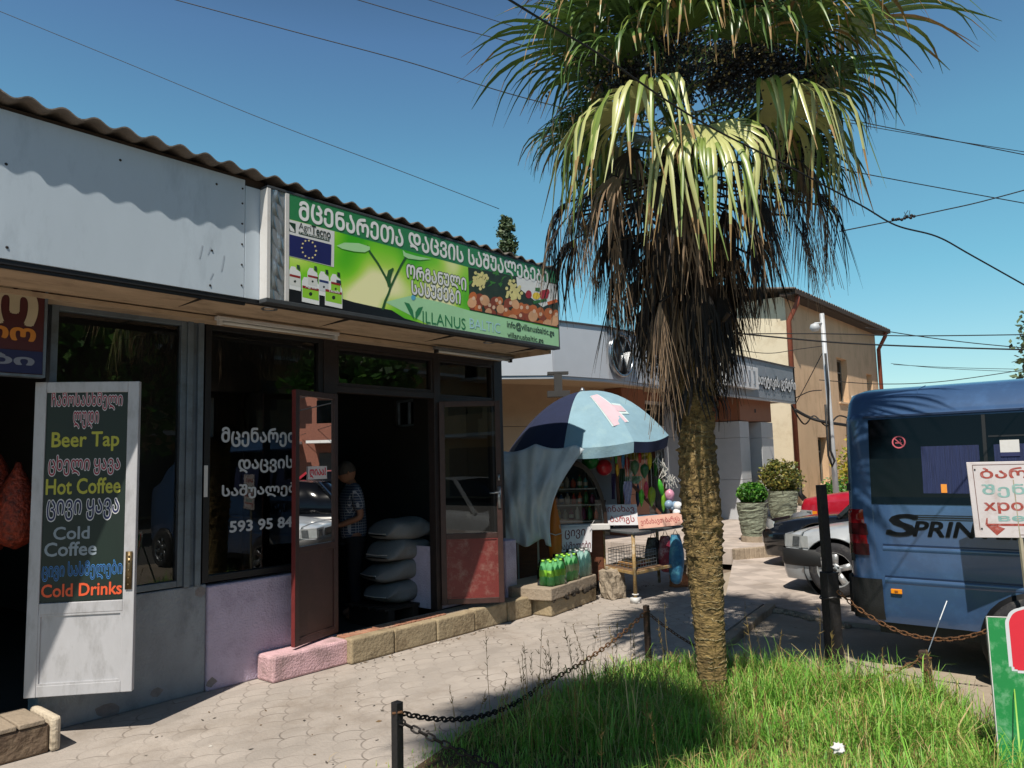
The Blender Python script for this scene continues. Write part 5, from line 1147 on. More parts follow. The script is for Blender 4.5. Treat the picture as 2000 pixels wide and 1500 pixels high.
# no smoking disc
b = MB().use(0,True); c = V(vside(1.73)-.012,1.54,1.73); t_ = V(0,1,0); u_ = V(vside(1.80)-vside(1.66),0,.14).normalized()
def vring2(r0, r1): 
    P_ = [c+(t_*math.cos(2*math.pi*i/24)*r0+u_*math.sin(2*math.pi*i/24)*r0) for i in range(24)]; Q_ = [c+(t_*math.cos(2*math.pi*i/24)*r1+u_*math.sin(2*math.pi*i/24)*r1) for i in range(24)]
    for i in range(24): b.quad(P_[i],P_[(i+1)%24],Q_[(i+1)%24],Q_[i])
vring2(.040,.050)
def vbar(a, d, w_): 
    a = c+t_*a[0]+u_*a[1]; d = c+t_*d[0]+u_*d[1]; s_ = (d-a).cross(V(1,0,0)).normalized()*w_/2; b.quad(a-s_,a+s_,d+s_,d-s_)
vbar((.029,.029),(-.029,-.029),.009); vbar((.026,-.006),(-.022,-.006),.008); vbar((-.010,.004),(-.018,.018),.006); vbar((-.018,.018),(-.006,.022),.005)
b.build('no_smoking_sticker', M('sticker_red','c05a66',.6,.05), van)
# gutter, panel seams, grooves
b = MB(); b.box(XV+.062,XV+.095,-1.9,1.80,1.935,1.95); b.build('gutter', M('dark_blue_seam','142a4c',.5,.1), van)
b = MB(); b.box(XV+.11,XV+.135,1.425,1.431,1.968,2.0); vpanel(b,1.760,1.756,[.40,.7,1.0,1.24],.003); b.tube([V(XV+.13,1.42,2.0),V(XV+.182,1.42,2.094),V(XV+.28,1.42,2.158),V(XV+.55,1.42,2.203)], .003, 4); b.build('panel_seam', m_van, van)
m_seam = M('dark_blue_seam','142a4c')
for zc, y0 in ((.905,1.70),(.660,1.70)):
    b = MB(); vpanel(b, y0, -1.6, [zc+.020,zc+.030], .004); b.build('groove', m_seam, van)
    b = MB().use(0,True); b.loft([[V(XV-.012+o,y,zc+dz) for o,dz in ((.004,.020),(-.007,.006),(-.009,-.012),(.004,-.034))] for y in (y0,-1.6)], closed=False); b.quad(V(XV-.008,y0,zc+.02),V(XV-.021,y0,zc-.012),V(XV-.008,y0,zc-.034)); b.build('side_moulding', m_van, van)
b = MB(); b.obox(V(XV-.018,1.625,.572), V(.008,0,0), V(0,.040,0), V(0,0,.018)); b.build('side_marker', m_amber, van, bevel=.004)
b = MB(); b.obox(V(XV-.021,1.625,.572), V(.008,0,0), V(0,.012,0), V(0,0,.007)); b.build('side_marker_lens', M('amber_dark','8a4a10'), van)
# rear lamp and bumper, wrapped round the rear corner
def vcorner(b, z0, z1, y0, lift, nz=6, slope=0):
    ys_ = [(YR+lift,.078),(YR-.02+lift*.7,.035-lift),(YR-.06,.012-lift),(YR-.13,-lift)]
    rr = []
    for k in range(nz+1):
        z = z0+(z1-z0)*k/nz; ring = [V(vside(z)+ins, y, z) for y, ins in ys_]; ye = y0+slope*(k/nz)
        if ye < YR-.131: ring.append(V(vside(z)-lift, ye, z))
        rr.append(ring)
    b.loft(rr, closed=False)
b = MB().use(0,True); vcorner(b, .84, 1.20, 1.80, .012, 8, .035); b.build('tail_lamp', m_lampred, van)
b = MB().use(0,True); vcorner(b, .84, .93, 1.80, .014, 3); vcorner(b, 1.0,1.09,1.80,.014,3,.01); b.build('tail_lamp_lens', M('dark_lamp','3a1014',.2), van)
b = MB().use(0,True); vcorner(b, .34, .66, 1.72, .022, 8); b.box(XV+.1,XV+1.85,YR-.01,YR+.05,.36,.66); b.build('rear_bumper', m_blackp, van)
b = MB(); b.obox(V(XV-.008,1.93,1.38), V(.012,0,0), V(0,.012,0), V(0,0,.03)); b.obox(V(XV-.008,1.93,.82), V(.012,0,0), V(0,.012,0), V(0,0,.03)); b.build('hinge', m_rubber, van)
# lettering, reads towards the front of the van
m_vl = M('black_vinyl', '0e1016', .4, .1)
def vtext(s_, y0, y1, z0, z1, sh=.28):
    b = MB(); b.text(s_, V(0,0,0), V(1,0,0), V(0,1,0), y0-y1, z1-z0, .03)
    b.v = [(vside(z0+p[1])-.004, y0-p[0]-sh*(p[1]), z0+p[1]) for p in b.v]; b.build('lettering', m_vl, van)
vtext('S', 1.665,1.475,1.00,1.165); vtext('PRINTER', 1.475,.72,1.005,1.115)
b = MB()
for z0,z1 in ((1.128,1.134),(1.142,1.152),(1.160,1.166)): vpanel(b, 1.455,.70,[z0,z1],.0035)
b.build('letter_stripes', m_vl, van)
for y in (.72,-2.55):
    w_ = thing('wheel', None, None, (0,0,0)); w_.parent = van
    b = MB().use(0,True); b.lathe([(.365,-.02),(.365,.014)], V(XV+.0,y,.27), 28, V(-1,0,0)); 
    b.build('wheel_arch', m_rubber, van); wheel(w_, V(XV+.03,y,.27), V(-1,0,0), .33, .2, 6, m_steel)

def car(xl, yn, zg, paint, label, lamp='square', bumper=None, L=4.4, W=1.70, hz=.80, roof=1.40, OH=.86, name='car'):
    """saloon with its nose at y = yn pointing to +Y; xl = x of its near (left) side"""
    root = thing(name, label, 'car', (xl+W/2, yn-L/2, zg)); cx = xl+W/2
    wf, wr, Rw, Ra = yn-OH, yn-OH-2.62, .31, .37
    def lower(y): 
        z = .20+.10*max(0,(y-(yn-.5))/.5)+.08*max(0,((yn-L+.5)-y)/.5)
        for wc in (wf, wr):
            d = abs(y-wc)
            if d < Ra: z = max(z, .30+math.sqrt(Ra*Ra-d*d))
        return z
    def deck(y):    # top of the body without the cabin
        t = yn-y
        if t < .06: return hz-.20+.1*t/.06
        if t < 1.25: return hz-.10+.135*math.sin((t-.06)/1.19*math.pi/2)
        if t < L-1.0: return hz+.06
        return hz+.05-.06*((t-(L-1.0)))
    def half(y): 
        t = yn-y; return W/2*(1-.16*max(0,1-t/.45)**2.2-.10*max(0,1-(L-t)/.4)**2)
    ys_ = sorted(set(list(np.arange(yn-L, yn+.001, .05))+[yn-.02,yn-.06,yn-.0]+[wc+Ra*k for wc in (wf,wr) for k in (-1,-.97,-.9,.9,.97,1)]), reverse=True)
    def ring(y):
        h, zl, zt = half(y), lower(y), deck(y); zm = max(zl+.02, .52)
        P_ = [(h*.985,zl),(h,max(zl+.01,.40)),(h,max(zl+.015,.56)),(h*.985,max(zl+.02,zt-.14)),(h*.95,zt-.045),(h*.88,zt-.008),(h*.5,zt+.012),(0,zt+.016)]
        return [V(cx-x,y,z+zg) for x,z in P_]+[V(cx+x,y,z+zg) for x,z in P_[::-1][1:]]
    b = MB().use(0,True); b.loft([ring(y) for y in ys_], caps=False, closed=False); b.add(ring(yn), [tuple(range(15))]); b.add(ring(yn-L), [tuple(range(15))]); b.build('body', paint, root)
    b = MB(); b.box(cx-W/2+.14,cx+W/2-.14,yn-L+.15,yn-.12,zg+.17,zg+.50); b.build('underside', m_rubber, root)
    # cabin
    A = [(yn-1.12,hz-.0,.80),(yn-1.75,roof-.03,.62),(yn-2.1,roof,.62),(yn-2.95,roof-.02,.62),(yn-3.6,hz+.06,.76)]
    rr = [[V(cx-h*W/1.7,y,z0),V(cx-h*W/1.7+.0,y,z),V(cx+h*W/1.7,y,z),V(cx+h*W/1.7,y,z0)] for (y,z,h),z0 in zip([(a,b_+zg,c) for a,b_,c in A],[hz+zg]*5)]
    b = MB().use(0,True); b.loft(rr, caps=False, closed=False); b.build('cabin_glass', m_vglass, root)
    b = MB().use(0,True); b.loft([[V(cx-h*W/1.7,y,z+zg+.004),V(cx,y,z+zg+.03),V(cx+h*W/1.7,y,z+zg+.004)] for y,z,h in A[1:4]], closed=False); b.build('roof', paint, root)
    b = MB()
    for sx in (-1,1):
        b.bar(V(cx+sx*.80*W/1.7,yn-1.12,hz+zg+.02),V(cx+sx*.625*W/1.7,yn-1.75,roof+zg-.02),.05,.05); b.bar(V(cx+sx*.625*W/1.7,yn-2.95,roof+zg-.02),V(cx+sx*.765*W/1.7,yn-3.58,hz+zg+.05),.09,.05); b.bar(V(cx+sx*.66*W/1.7,yn-2.3,roof+zg-.02),V(cx+sx*.80*W/1.7,yn-2.3,hz+zg),.04,.05)
    b.build('pillars', paint, root)
    b = MB(); b.tube([V(cx-.45,yn-1.10,hz+zg+.035),V(cx-.1,yn-1.16,hz+zg+.05),V(cx+.1,yn-1.13,hz+zg+.045)], .009, 5); b.tube([V(cx-.62,yn-1.14,hz+zg+.04),V(cx-.3,yn-1.20,hz+zg+.06)], .008, 5); b.build('wipers', m_rubber, root)
    # bumper
    b = MB().use(0,True)
    by = [half(yn-t) for t in (.0,.02,.08,.2,.38,.5)]; pts = [(-by[5]-.005,yn-.47)]+[(-by[4]-.022,yn-.38),(-by[3]-.03,yn-.18),(-by[2]-.01,yn-.0),(-by[1]+.05,yn+.06),(-.3,yn+.10),(.3,yn+.10),(by[1]-.05,yn+.06),(by[2]+.01,yn),(by[3]+.03,yn-.18),(by[4]+.022,yn-.38),(by[5]+.005,yn-.47)]
    b.loft([[V(cx+x*s_,yn-.2+(y-yn+.2)*s_,zg+z) for z,s_ in ((.33,.97),(.36,1.0),(.50,1.0),(.53,.965))] for x,y in pts], closed=False, caps=False); b.build('front_bumper', bumper or m_blackp, root)
    b = MB().use(0,True); b.loft([[V(cx+x*s_,yn-.2+(y-yn+.2)*s_,zg+z) for z,s_ in ((.16,.90),(.24,.945),(.332,.965))] for x,y in pts], closed=False, caps=False); b.build('front_apron', paint if bumper is None else bumper, root)
    # lamps and grille on the nose
    for sx in (-1,1):
        b = MB().use(0, lamp != 'square'); hy = lambda t: half(yn-t)
        if lamp == 'square':
            q = [(.40,yn+.012),(.72,yn-.002),(hy(.10)+.004,yn-.10),(hy(.24)+.008,yn-.235)]
            b.loft([[V(cx+sx*x,y,zg+.545),V(cx+sx*x,y-.012,zg+.70)] for x,y in q], closed=False); 
        else:
            b.loft([[V(cx+sx*x,y+.012,zg+.60-dz),V(cx+sx*x,y+.016,zg+.63),V(cx+sx*x,y-.005,zg+.665+dz)] for x,y,dz in ((.42,yn+.0,.01),(.55,yn-.005,.045),(.68,yn-.03,.05),(hy(.12)+.0,yn-.12,.04),(hy(.2)+.004,yn-.20,.005))], closed=False)
        b.build('headlight', m_lampw, root)
        if lamp == 'square':
            b = MB(); b.obox(V(cx+sx*.60,yn+.008,zg+.622), V(.10,-.002*sx,0), V(0,.004,0), V(0,0,.055)); b.loft([[V(cx+sx*(hy(.13)+.009),yn-.12,zg+.57),V(cx+sx*(hy(.13)+.006),yn-.132,zg+.68)],[V(cx+sx*(hy(.22)+.012),yn-.215,zg+.57),V(cx+sx*(hy(.22)+.009),yn-.227,zg+.68)]], closed=False); b.build('headlight_inner', M('headlamp_inner','6f7478',.15,.3,40,metal=.5), root)
        b = MB(); q = [(hy(.245)+.008,yn-.242),(hy(.33)+.008,yn-.33)]
        if lamp == 'square': b.loft([[V(cx+sx*x,y,zg+.55),V(cx+sx*x,y,zg+.69)] for x,y in q], closed=False); b.build('indicator', m_amber if label.startswith('red') else m_lampw, root)
    b = MB(); b.obox(V(cx,yn+.012,zg+.62), V(.38,0,0), V(0,.006,0), V(0,0,.06)); b.build('grille', m_rubber, root)
    b = MB()
    for sx in (-1,1): b.box(cx+sx*W/2-(.012 if sx<0 else -.012)-.006, cx+sx*W/2-(.012 if sx<0 else -.012)+.006, yn-2.3, yn-1.3, zg+.50, zg+.55)
    b.build('side_rubbing_strip', m_blackp, root)
    for sx in (-1,1):
        for wc in (wf, wr):
            w_ = thing('wheel', None, None, (0,0,0)); w_.parent = root; wheel(w_, V(cx+sx*(W/2-.10),wc,zg+Rw), V(sx,0,0), Rw, .2, 5)
            b = MB().use(0,True); b.lathe([(Ra-.005,.0),(Ra-.005,-.3),(.001,-.3)], V(cx+sx*(W/2-.015),wc,zg+.30), 26, V(sx,0,0), False); b.build('wheel_well', m_rubber, root)
    return root
m_silver = M('silver_paint','a9aeb3',.32,.05,3,.02,5,metal=.12,coat=.5,dirt='77756f',dscale=4,damt=.35); m_bpaint = M('black_paint','0f1216',.2,.1,3,coat=.7); m_rpaint = M('red_car_paint','a31528',.3,.1,3,coat=.6,dirt='b8475a',dscale=5,damt=.4)
car(9.35, 3.60, -.015, m_silver, 'silver saloon with square headlamps and five spoke wheels behind the black post', 'square', OH=.62)
car(11.35, 4.66, -.015, m_bpaint, 'black car with an oval headlamp, parked between the silver and the red car', 'oval', m_bpaint, hz=.74)
car(13.5, 4.86, -.015, m_rpaint, 'red saloon, mostly hidden behind the black and silver cars', 'square', m_rpaint, hz=.99, roof=1.58)
# ------------------------------------------------------------------ signs at the right
BO = at(1905,1050,5.3); bx = (LAT*.93-DEP*.34).normalized(); ws_ = thing('luggage_sign', 'white sheet sign with red and green hand lettering and arrow before the van', 'sign', (BO.x+.3,BO.y-.2,-.06))
SW, SH = .78, .525; upb = (UP+LAT*-.035).normalized(); nb = bx.cross(upb)
m_sheet = M('worn_white_sheet','c9c2c4',.6,.05,4,dirt='a58f88',dscale=7,damt=.5)
b = MB(); b.obox(BO+bx*SW/2+upb*SH/2-nb*.004, bx*SW/2, upb*SH/2, nb*.004); b.build('board', m_sheet, ws_, bevel=.003)
m_brred = M('brick_red_paint','9a4238',.75,.25,40,dirt='c9c2c4',dscale=25,damt=.4); m_tealp = M('worn_teal_paint','7fa8a4',.75,.2,40,dirt='c9c2c4',dscale=25,damt=.5)
def bt(s_, x0, x1, z0, z1, mt): b = MB(); b.text(s_, BO+bx*SW*x0+upb*SH*z0+nb*.001, bx, upb, SW*(x1-x0), SH*(z1-z0), .022); b.build('lettering', mt, ws_)
bt('ბარგის', .10,.80,.74,.92, m_brred); bt('შენახვა', .10,.86,.53,.70, m_tealp); bt('хронение', .10,.92,.32,.46, m_brred); bt('вещей', .20,.78,.20,.31, m_tealp)
b = MB(); Q = lambda x,z: BO+bx*SW*x+upb*SH*z+nb*.001
b.quad(Q(.10,.155),Q(.92,.155),Q(.92,.185),Q(.10,.185)); b.quad(Q(.09,.17),Q(.17,.03),Q(.24,.12),Q(.17,.165)); b.quad(Q(.09,.17),Q(.11,.185),Q(.115,.26),Q(.105,.26)); b.build('arrow', m_brred, ws_)
b = MB()
for a,c in (((.045,.96),(.96,.96)),((.045,.10),(.045,.96)),((.35,.04),(.96,.04))):
    d = (Q(*c)-Q(*a)).normalized(); s_ = d.cross(nb)*.0022; b.quad(Q(*a)-s_,Q(*a)+s_,Q(*c)+s_,Q(*c)-s_)
b.build('border_line', M('brown_line','6a4a44',.8,.2), ws_)
b = MB().use(0,True)
for x,z in ((.06,.90),(.06,.12),(.40,.045),(.94,.9)): b.lathe([(.006,0),(.005,.004),(.001,.005)], Q(x,z), 8, nb)
b.build('bolt', m_rubber, ws_)
b = MB(); pb = BO+bx*.275-nb*.012; b.bar(pb+upb*.4, V(pb.x+.02,pb.y-.02,-.06), .022, .022); b.build('post', M('pale_post','a29a86',.7,.2,9), ws_, bevel=.002)
# green standing sign
gs = thing('green_standing_sign', 'green sheet sign with a big red and white Georgian letter at the lower right', 'sign', (4.5,.5,0))
G0, G1 = at(1958,1545,3.75), at(1928,1205,3.95); gx = (LAT*.95-DEP*.3).normalized(); gu = (G1-G0).normalized(); GH = (G1-G0).length; gn = gx.cross(gu).normalized()
b = MB(); b.obox(G0+gx*.40+gu*GH/2-gn*.008, gx*.40, gu*GH/2, gn*.008); b.build('board', M('green_sheet','1e7a3e',.35,.08,3,dirt='8fb89a',dscale=12,damt=.5), gs, bevel=.003)
b = MB(); b.obox(G0+gu*GH/2-gn*.010-gx*.002, gx*.002, gu*(GH/2+.002), gn*.011); b.obox(G0+gx*.40+gu*(GH+.002)-gn*.010, gx*.402, gu*.002, gn*.012); b.build('edge_trim', m_white, gs)
for nm,mt,bd,lf in (('lettering_outline',m_wlet,.085,.001),('lettering',M('bright_red_vinyl','c01c2e',.5,.05),.045,.0025)):
    b = MB(); b.text('ჩ', G0+gx*.115+gu*(GH*.71)+gn*lf, gx, gu, .20, .27, bd); b.build(nm, mt, gs)
b = MB()
for x in (.1,.7): b.bar(G0+gx*x+gu*GH*.9-gn*.02, V((G0+gx*x).x,(G0+gx*x).y,0)-gn*.4, .02,.02); b.bar(G0+gx*x+gu*.05-gn*.02, V((G0+gx*x).x,(G0+gx*x).y,-.06), .02,.02)
b.build('stand', m_steel, gs)
# ------------------------------------------------------------------ dealership with pale fascia
deal = thing('dealer_building', 'modern dealership with a pale faceted fascia band, brown and tan cladding', 'building', (14,8,.15))
m_pf = M('pale_fascia_panel','bfc3ca',.35,.03,3,metal=.15); m_gf = M('grey_fascia_panel','8b929c',.35,.06,3,metal=.2); m_tanp = M('tan_cladding','b0987a',.6,.06,4); m_brn = M('brown_cladding','8a5a42',.55,.08,4); m_gap = M('panel_gap','4d4d50',.7)
m_palep = M('pale_grey_cladding','b3b5b8',.5,.05,5)
Z0, Z1 = 3.06, 3.97
pts = [(8.2,12.5),(8.25,9.6),(8.95,8.35),(9.95,7.45),(11.2,7.18),(12.7,7.2),(14.4,7.2),(16.4,7.2),(18.4,7.2),(20.4,7.2)]
for i in range(len(pts)-1):
    p, q = V(*pts[i],0), V(*pts[i+1],0); d = (q-p).normalized(); n_ = V(-d.y,d.x,0)
    b = MB(); b.prism([p+d*.008+UP*Z0, q-d*.008+UP*Z0, q-d*.008+n_*.12+UP*Z0, p+d*.008+n_*.12+UP*Z0], UP*(Z1-Z0))
    b.build('fascia_panel', m_pf if i < 6 else m_gf, deal)
    b = MB(); b.prism([p+UP*(Z0-.05)+n_*.02, q+UP*(Z0-.05)+n_*.02, q+n_*.14+UP*(Z0-.05), p+n_*.14+UP*(Z0-.05)], UP*.047); b.build('fascia_lip', m_pf, deal)
    b = MB(); b.bar(p+n_*.05+UP*(Z1+.012), q+n_*.05+UP*(Z1+.012), .16, .022); b.build('coping', m_gap, deal)
b = MB(); b.prism([V(20.4,7.2,Z0),V(20.4,7.2,Z1),V(20.4,9,Z1),V(20.4,9,Z0)], V(-.1,0,0)); b.build('fascia_panel', m_gf, deal)
b = MB(); b.prism([V(x,y,Z0+.03) for x,y in [(a,c+.13) for a,c in pts]+[(20.3,10.2),(20.3,12.5)]], UP*.03); b.build('canopy_soffit', m_tanp, deal)
b = MB(); b.prism([V(x,y,Z1-.06) for x,y in [(a+.05,c+.13) for a,c in pts]+[(20.3,12.5)]], UP*.04); b.build('canopy_roof', m_gap, deal)
# walls below: tan curve, brown pillar, glazed bays, pale pillars
wp = [(9.4,12.5),(9.6,10.2),(10.4,9.1),(11.6,8.6),(13.0,8.45)]
for i in range(len(wp)-1):
    p, q = V(*wp[i],0), V(*wp[i+1],0); d = (q-p).normalized(); n_ = V(-d.y,d.x,0)
    for z0,z1 in ((.15,1.2),(1.21,2.3),(2.31,3.09)):
        b = MB(); b.prism([p+d*.006+UP*z0,q-d*.006+UP*z0,q-d*.006+n_*.1+UP*z0,p+d*.006+n_*.1+UP*z0], UP*(z1-z0)); b.build('tan_panel', m_tanp, deal)
    b = MB(); b.prism([p+n_*.02+UP*.15,q+n_*.02+UP*.15,q+n_*.2+UP*.15,p+n_*.2+UP*.15], UP*2.94); b.build('wall_core', m_gap, deal)
def clad(x0,x1,y0,y1,mt,zs,name):
    for z0,z1 in zip(zs,zs[1:]): b = MB(); b.box(x0,x1,y0,y1,z0+.004,z1-.004); b.build(name, mt, deal)
clad(13.0,13.9,8.05,8.6,m_brn,(.15,.95,2.0,3.09),'brown_pillar')
clad(17.45,18.0,7.55,8.5,m_palep,(.15,1.1,2.1,2.5),'pale_pillar'); clad(18.65,19.4,7.50,8.5,m_palep,(.15,1.1,2.1,2.5),'pale_pillar'); clad(17.45,19.4,7.52,8.5,m_brn,(2.51,3.09),'brown_lintel'); clad(15.2,15.7,8.0,8.6,m_palep,(.15,1.1,2.1,3.09),'pale_pillar')
for x0,x1 in ((13.9,15.2),(15.7,17.45),(18.0,18.65)):
    b = MB(); 
    for a,c,e,f in ((x0,x0+.07,.15,2.9),(x1-.07,x1,.15,2.9),(x0+.07,x1-.07,2.3,2.37),(x0+.07,x1-.07,.15,.3),(x0+.07,x1-.07,2.83,2.9)): b.box(a,c,8.28,8.38,e,f)
    o = b.build('glazed_bay', m_palep, deal); b = MB(); b.quad(V(x0+.07,8.33,.3),V(x1-.07,8.33,.3),V(x1-.07,8.33,2.83),V(x0+.07,8.33,2.83)); b.build('pane', m_glass, o)
b = MB(); b.box(13.9,17.45,8.3,8.6,2.9,3.09); b.box(18.0,18.65,8.3,8.5,2.3,2.5); b.build('bay_head', m_brn, deal)
b = MB(); b.box(9.6,19.4,11.8,12.0,.15,3.0); b.box(19.3,19.42,8.5,12.4,.15,3.05); b.build('back_wall', m_in, deal)
b = MB(); b.obox(V(18.55,8.2,1.35), V(.015,0,0), V(0,.03,0), V(0,0,.35)); b.build('door_pull', m_steel, deal)
# round emblem: ring and interlocked bars
EC = V(11.55,7.15,3.50); ER = .40; b = MB().use(0,True); ex, ez = V(1,0,0), UP
b.lathe([(ER*.86,.05),(ER*.88,.07),(ER*.98,.07),(ER,.05),(ER,0)], EC, 40, V(0,-1,0), False); emb = b.build('emblem_ring', M('chrome','9a9ea3',.25,.05,9,metal=.9), deal)
b = MB().use(0,True); b.lathe([(ER*.86,0),(ER*.86,.03),(.001,.03)], EC, 40, V(0,-1,0)); b.build('emblem_disc', M('emblem_dark','23262c',.3), deal)
b = MB()
def ebar(a, c): b.bar(EC+ex*a[0]*ER+ez*a[1]*ER-V(0,.045,0), EC+ex*c[0]*ER+ez*c[1]*ER-V(0,.045,0), .03, .05, V(0,1,0))
for sx in (-1,1):
    ebar((sx*.34,.76),(0,.14)); ebar((sx*.80,.22),(sx*.34,-.74)); ebar((sx*.34,-.74),(0,-.02))
b.build('emblem_bars', M('chrome','c3c6ca'), deal)
# raised lettering on the grey fascia
b = MB(); b.box(15.75,17.55,7.05,7.19,3.22,3.74); lb = b.build('light_box', M('white_sign_box','c9cacc',.5,.05,4), deal, bevel=.01)
b = MB()
for k in range(6): b.box(15.85+k*.28,15.93+k*.28,7.03,7.05,3.34,3.64)
b.build('light_box_bars', m_gf, deal)
b = MB(); b.text('ესთეტიკის ცენტრი', V(17.62,7.16,3.30), V(1,0,0), UP, 2.7, .34, .03); b.build('raised_lettering', M('white_letter','d3d4d6',.5,.03), deal)
b = MB(); b.text('ესთეტიკის ცენტრი', V(17.62,7.185,3.295), V(1,0,0), UP, 2.72, .35, .06); b.build('lettering_backing', m_rubber, deal)
for p in (at(1090,748,11.6), at(1460,790,19.0)):
    b = MB(); b.obox(p, LAT*.06, DEP*.06, UP*.14); b.obox(p-UP*.17, LAT*.17, DEP*.09, UP*.045); b.obox(p+UP*.15, LAT*.16, DEP*.06, UP*.02); b.build('floodlight', M('dark_lamp_metal','3c3a38',.5,.1,9), deal)
# ------------------------------------------------------------------ tan two storey house
house = thing('tan_house', 'two storey tan plastered house with stained eaves behind the dealership and the van', 'house', (22.8,8.2,0))
m_tan = M('tan_plaster','cbab8a',.9,.10,1.2,.3,40,dirt='8f7454',dscale=1.6,damt=.5,stretch=(1,1,.45)); m_cream = M('cream_plaster','d6c8ae',.9,.06,1,.3,40,dirt='a8906c',dscale=1.5,damt=.4); m_pipe2 = M('red_brown_pipe','7d3f2a',.6,.15,9); m_stain = M('damp_stain','5f5142',.95,.25,4,.2,20,stretch=(3,3,.5))
HX0, HX1, HY, HZ = 22.8, 32.6, 8.2, 6.42
# front wall with openings (x0,x1,z0,z1)
ops = [(27.45,28.6,3.45,5.02),(31.0,31.8,3.55,4.7),(24.95,25.85,.70,2.2),(28.55,29.35,.70,2.15)]
b = MB(); xs_ = sorted({HX0,HX1,*[o[0] for o in ops],*[o[1] for o in ops]}); zs_ = sorted({0,HZ,*[o[2] for o in ops],*[o[3] for o in ops]})
for xa,xb in zip(xs_,xs_[1:]):
    for za,zb in zip(zs_,zs_[1:]):
        if not any(o[0]<=xa+.01 and xb-.01<=o[1] and o[2]<=za+.01 and zb-.01<=o[3] for o in ops): b.quad(V(xa,HY,za),V(xb,HY,za),V(xb,HY,zb),V(xa,HY,zb))
for x0,x1,z0,z1 in ops:
    b.quad(V(x0,HY,z0),V(x0,HY+.3,z0),V(x0,HY+.3,z1),V(x0,HY,z1)); b.quad(V(x1,HY,z0),V(x1,HY+.3,z0),V(x1,HY+.3,z1),V(x1,HY,z1)); b.quad(V(x0,HY,z1),V(x1,HY,z1),V(x1,HY+.3,z1),V(x0,HY+.3,z1)); b.quad(V(x0,HY,z0),V(x1,HY,z0),V(x1,HY+.3,z0),V(x0,HY+.3,z0))
b.build('wall', m_tan, house)
b = MB(); b.box(HX0+.02,HX1-.02,HY+.4,HY+3.6,0,HZ); b.build('inner_wall', m_in, house)
b = MB(); b.quad(V(HX0,HY,0),V(HX0,HY+3.8,0),V(HX0,HY+3.8,HZ+.1),V(HX0,HY,HZ+.05)); b.build('side_wall', m_cream, house)
b = MB(); b.quad(V(HX1,HY,0),V(HX1,HY+3.8,0),V(HX1,HY+3.8,HZ),V(HX1,HY,HZ)); b.build('far_wall', m_tan, house)
m_oldw = M('old_window_timber','6f6a60',.8,.2,20)
for k,(x0,x1,z0,z1) in enumerate(ops):
    b = MB(); t = .08; yb = HY+.20
    b.box(x0,x0+t,yb,yb+.06,z0,z1); b.box(x1-t,x1,yb,yb+.06,z0,z1); b.box(x0+t,x1-t,yb,yb+.06,z1-t,z1); b.box(x0+t,x1-t,yb,yb+.06,z0,z0+t); b.box((x0+x1)/2-.03,(x0+x1)/2+.03,yb+.005,yb+.05,z0+t,z1-t); b.box(x0+t,x1-t,yb+.01,yb+.05,z0+(z1-z0)*.68,z0+(z1-z0)*.68+.05)
    o = b.build('window', m_oldw, house); b = MB(); b.quad(V(x0+t,yb+.03,z0+t),V(x1-t,yb+.03,z0+t),V(x1-t,yb+.03,z1-t),V(x0+t,yb+.03,z1-t)); b.build('pane', m_vglass, o)
    b = MB(); b.box(x0-.05,x1+.05,HY-.06,HY+.19,z0-.06,z0-.003); b.build('sill', m_tan, house)
# eaves, roof of wavy sheets, gutter
b = MB().use(0,True); n_ = 150
def hz_(x,y): return HZ+.16+(y-HY+.45)*.16+.035*math.sin((x)*2*math.pi/.24)
b.add([V(HX0-.5+(HX1-HX0+1)*i/n_, y, hz_(HX0-.5+(HX1-HX0+1)*i/n_,y)) for y in (HY-.5,HY+4.3) for i in range(n_+1)], [(i,i+1,n_+2+i,n_+1+i) for i in range(n_)])
b.build('roof', m_roofs, house)
b = MB(); b.box(HX0-.4,HX1+.4,HY-.42,HY-.001,HZ-.02,HZ+.06); b.box(HX0-.4,HX1+.4,HY-.50,HY-.42,HZ+.0,HZ+.13); b.build('eaves_board', M('old_timber','3b2f27'), house)
b = MB().use(0,True)
for x,top in ((HX0-.10,HZ+.0),(HX1-.05,HZ+.1)):
    b = MB().use(0,True); b.tube([V(x,HY-.42,top),V(x,HY-.40,top-.25),V(x,HY-.12,top-.75),V(x,HY-.10,1.1 if x < 30 else .3)], .075, 10); b.build('downpipe', m_pipe2, house)
b = MB().use(0,True); b.tube([V(HX0-.10,HY-.10,1.1),V(HX0-.10,HY-.12,.5),V(HX0-.10,HY-.25,.35)], .085, 10); b.build('downpipe_shoe', m_rubber, house)
b = MB(); b.prism([V(HX1,HY+.3,4.7),V(HX1+1.2,HY+.3,4.05),V(HX1+1.2,HY+3,4.05),V(HX1,HY+3,4.7)], UP*.06); b.bar(V(HX1+1.15,HY+.35,0),V(HX1+1.15,HY+.35,4.05),.14); b.bar(V(HX1,HY+.35,4.0),V(HX1+1.15,HY+.35,4.0),.08); b.build('porch', M('old_timber','3b2f27'), house)
b = MB(); b.box(28.75,29.55,HY-.40,HY-.03,3.05,3.72); ac = b.build('air_conditioner', m_white, house, bevel=.02); b = MB(); b.box(29.05,29.5,HY-.412,HY-.402,3.13,3.64); b.box(28.74,28.748,HY-.35,HY-.08,3.13,3.6); b.build('fan_grille', m_steel, ac)
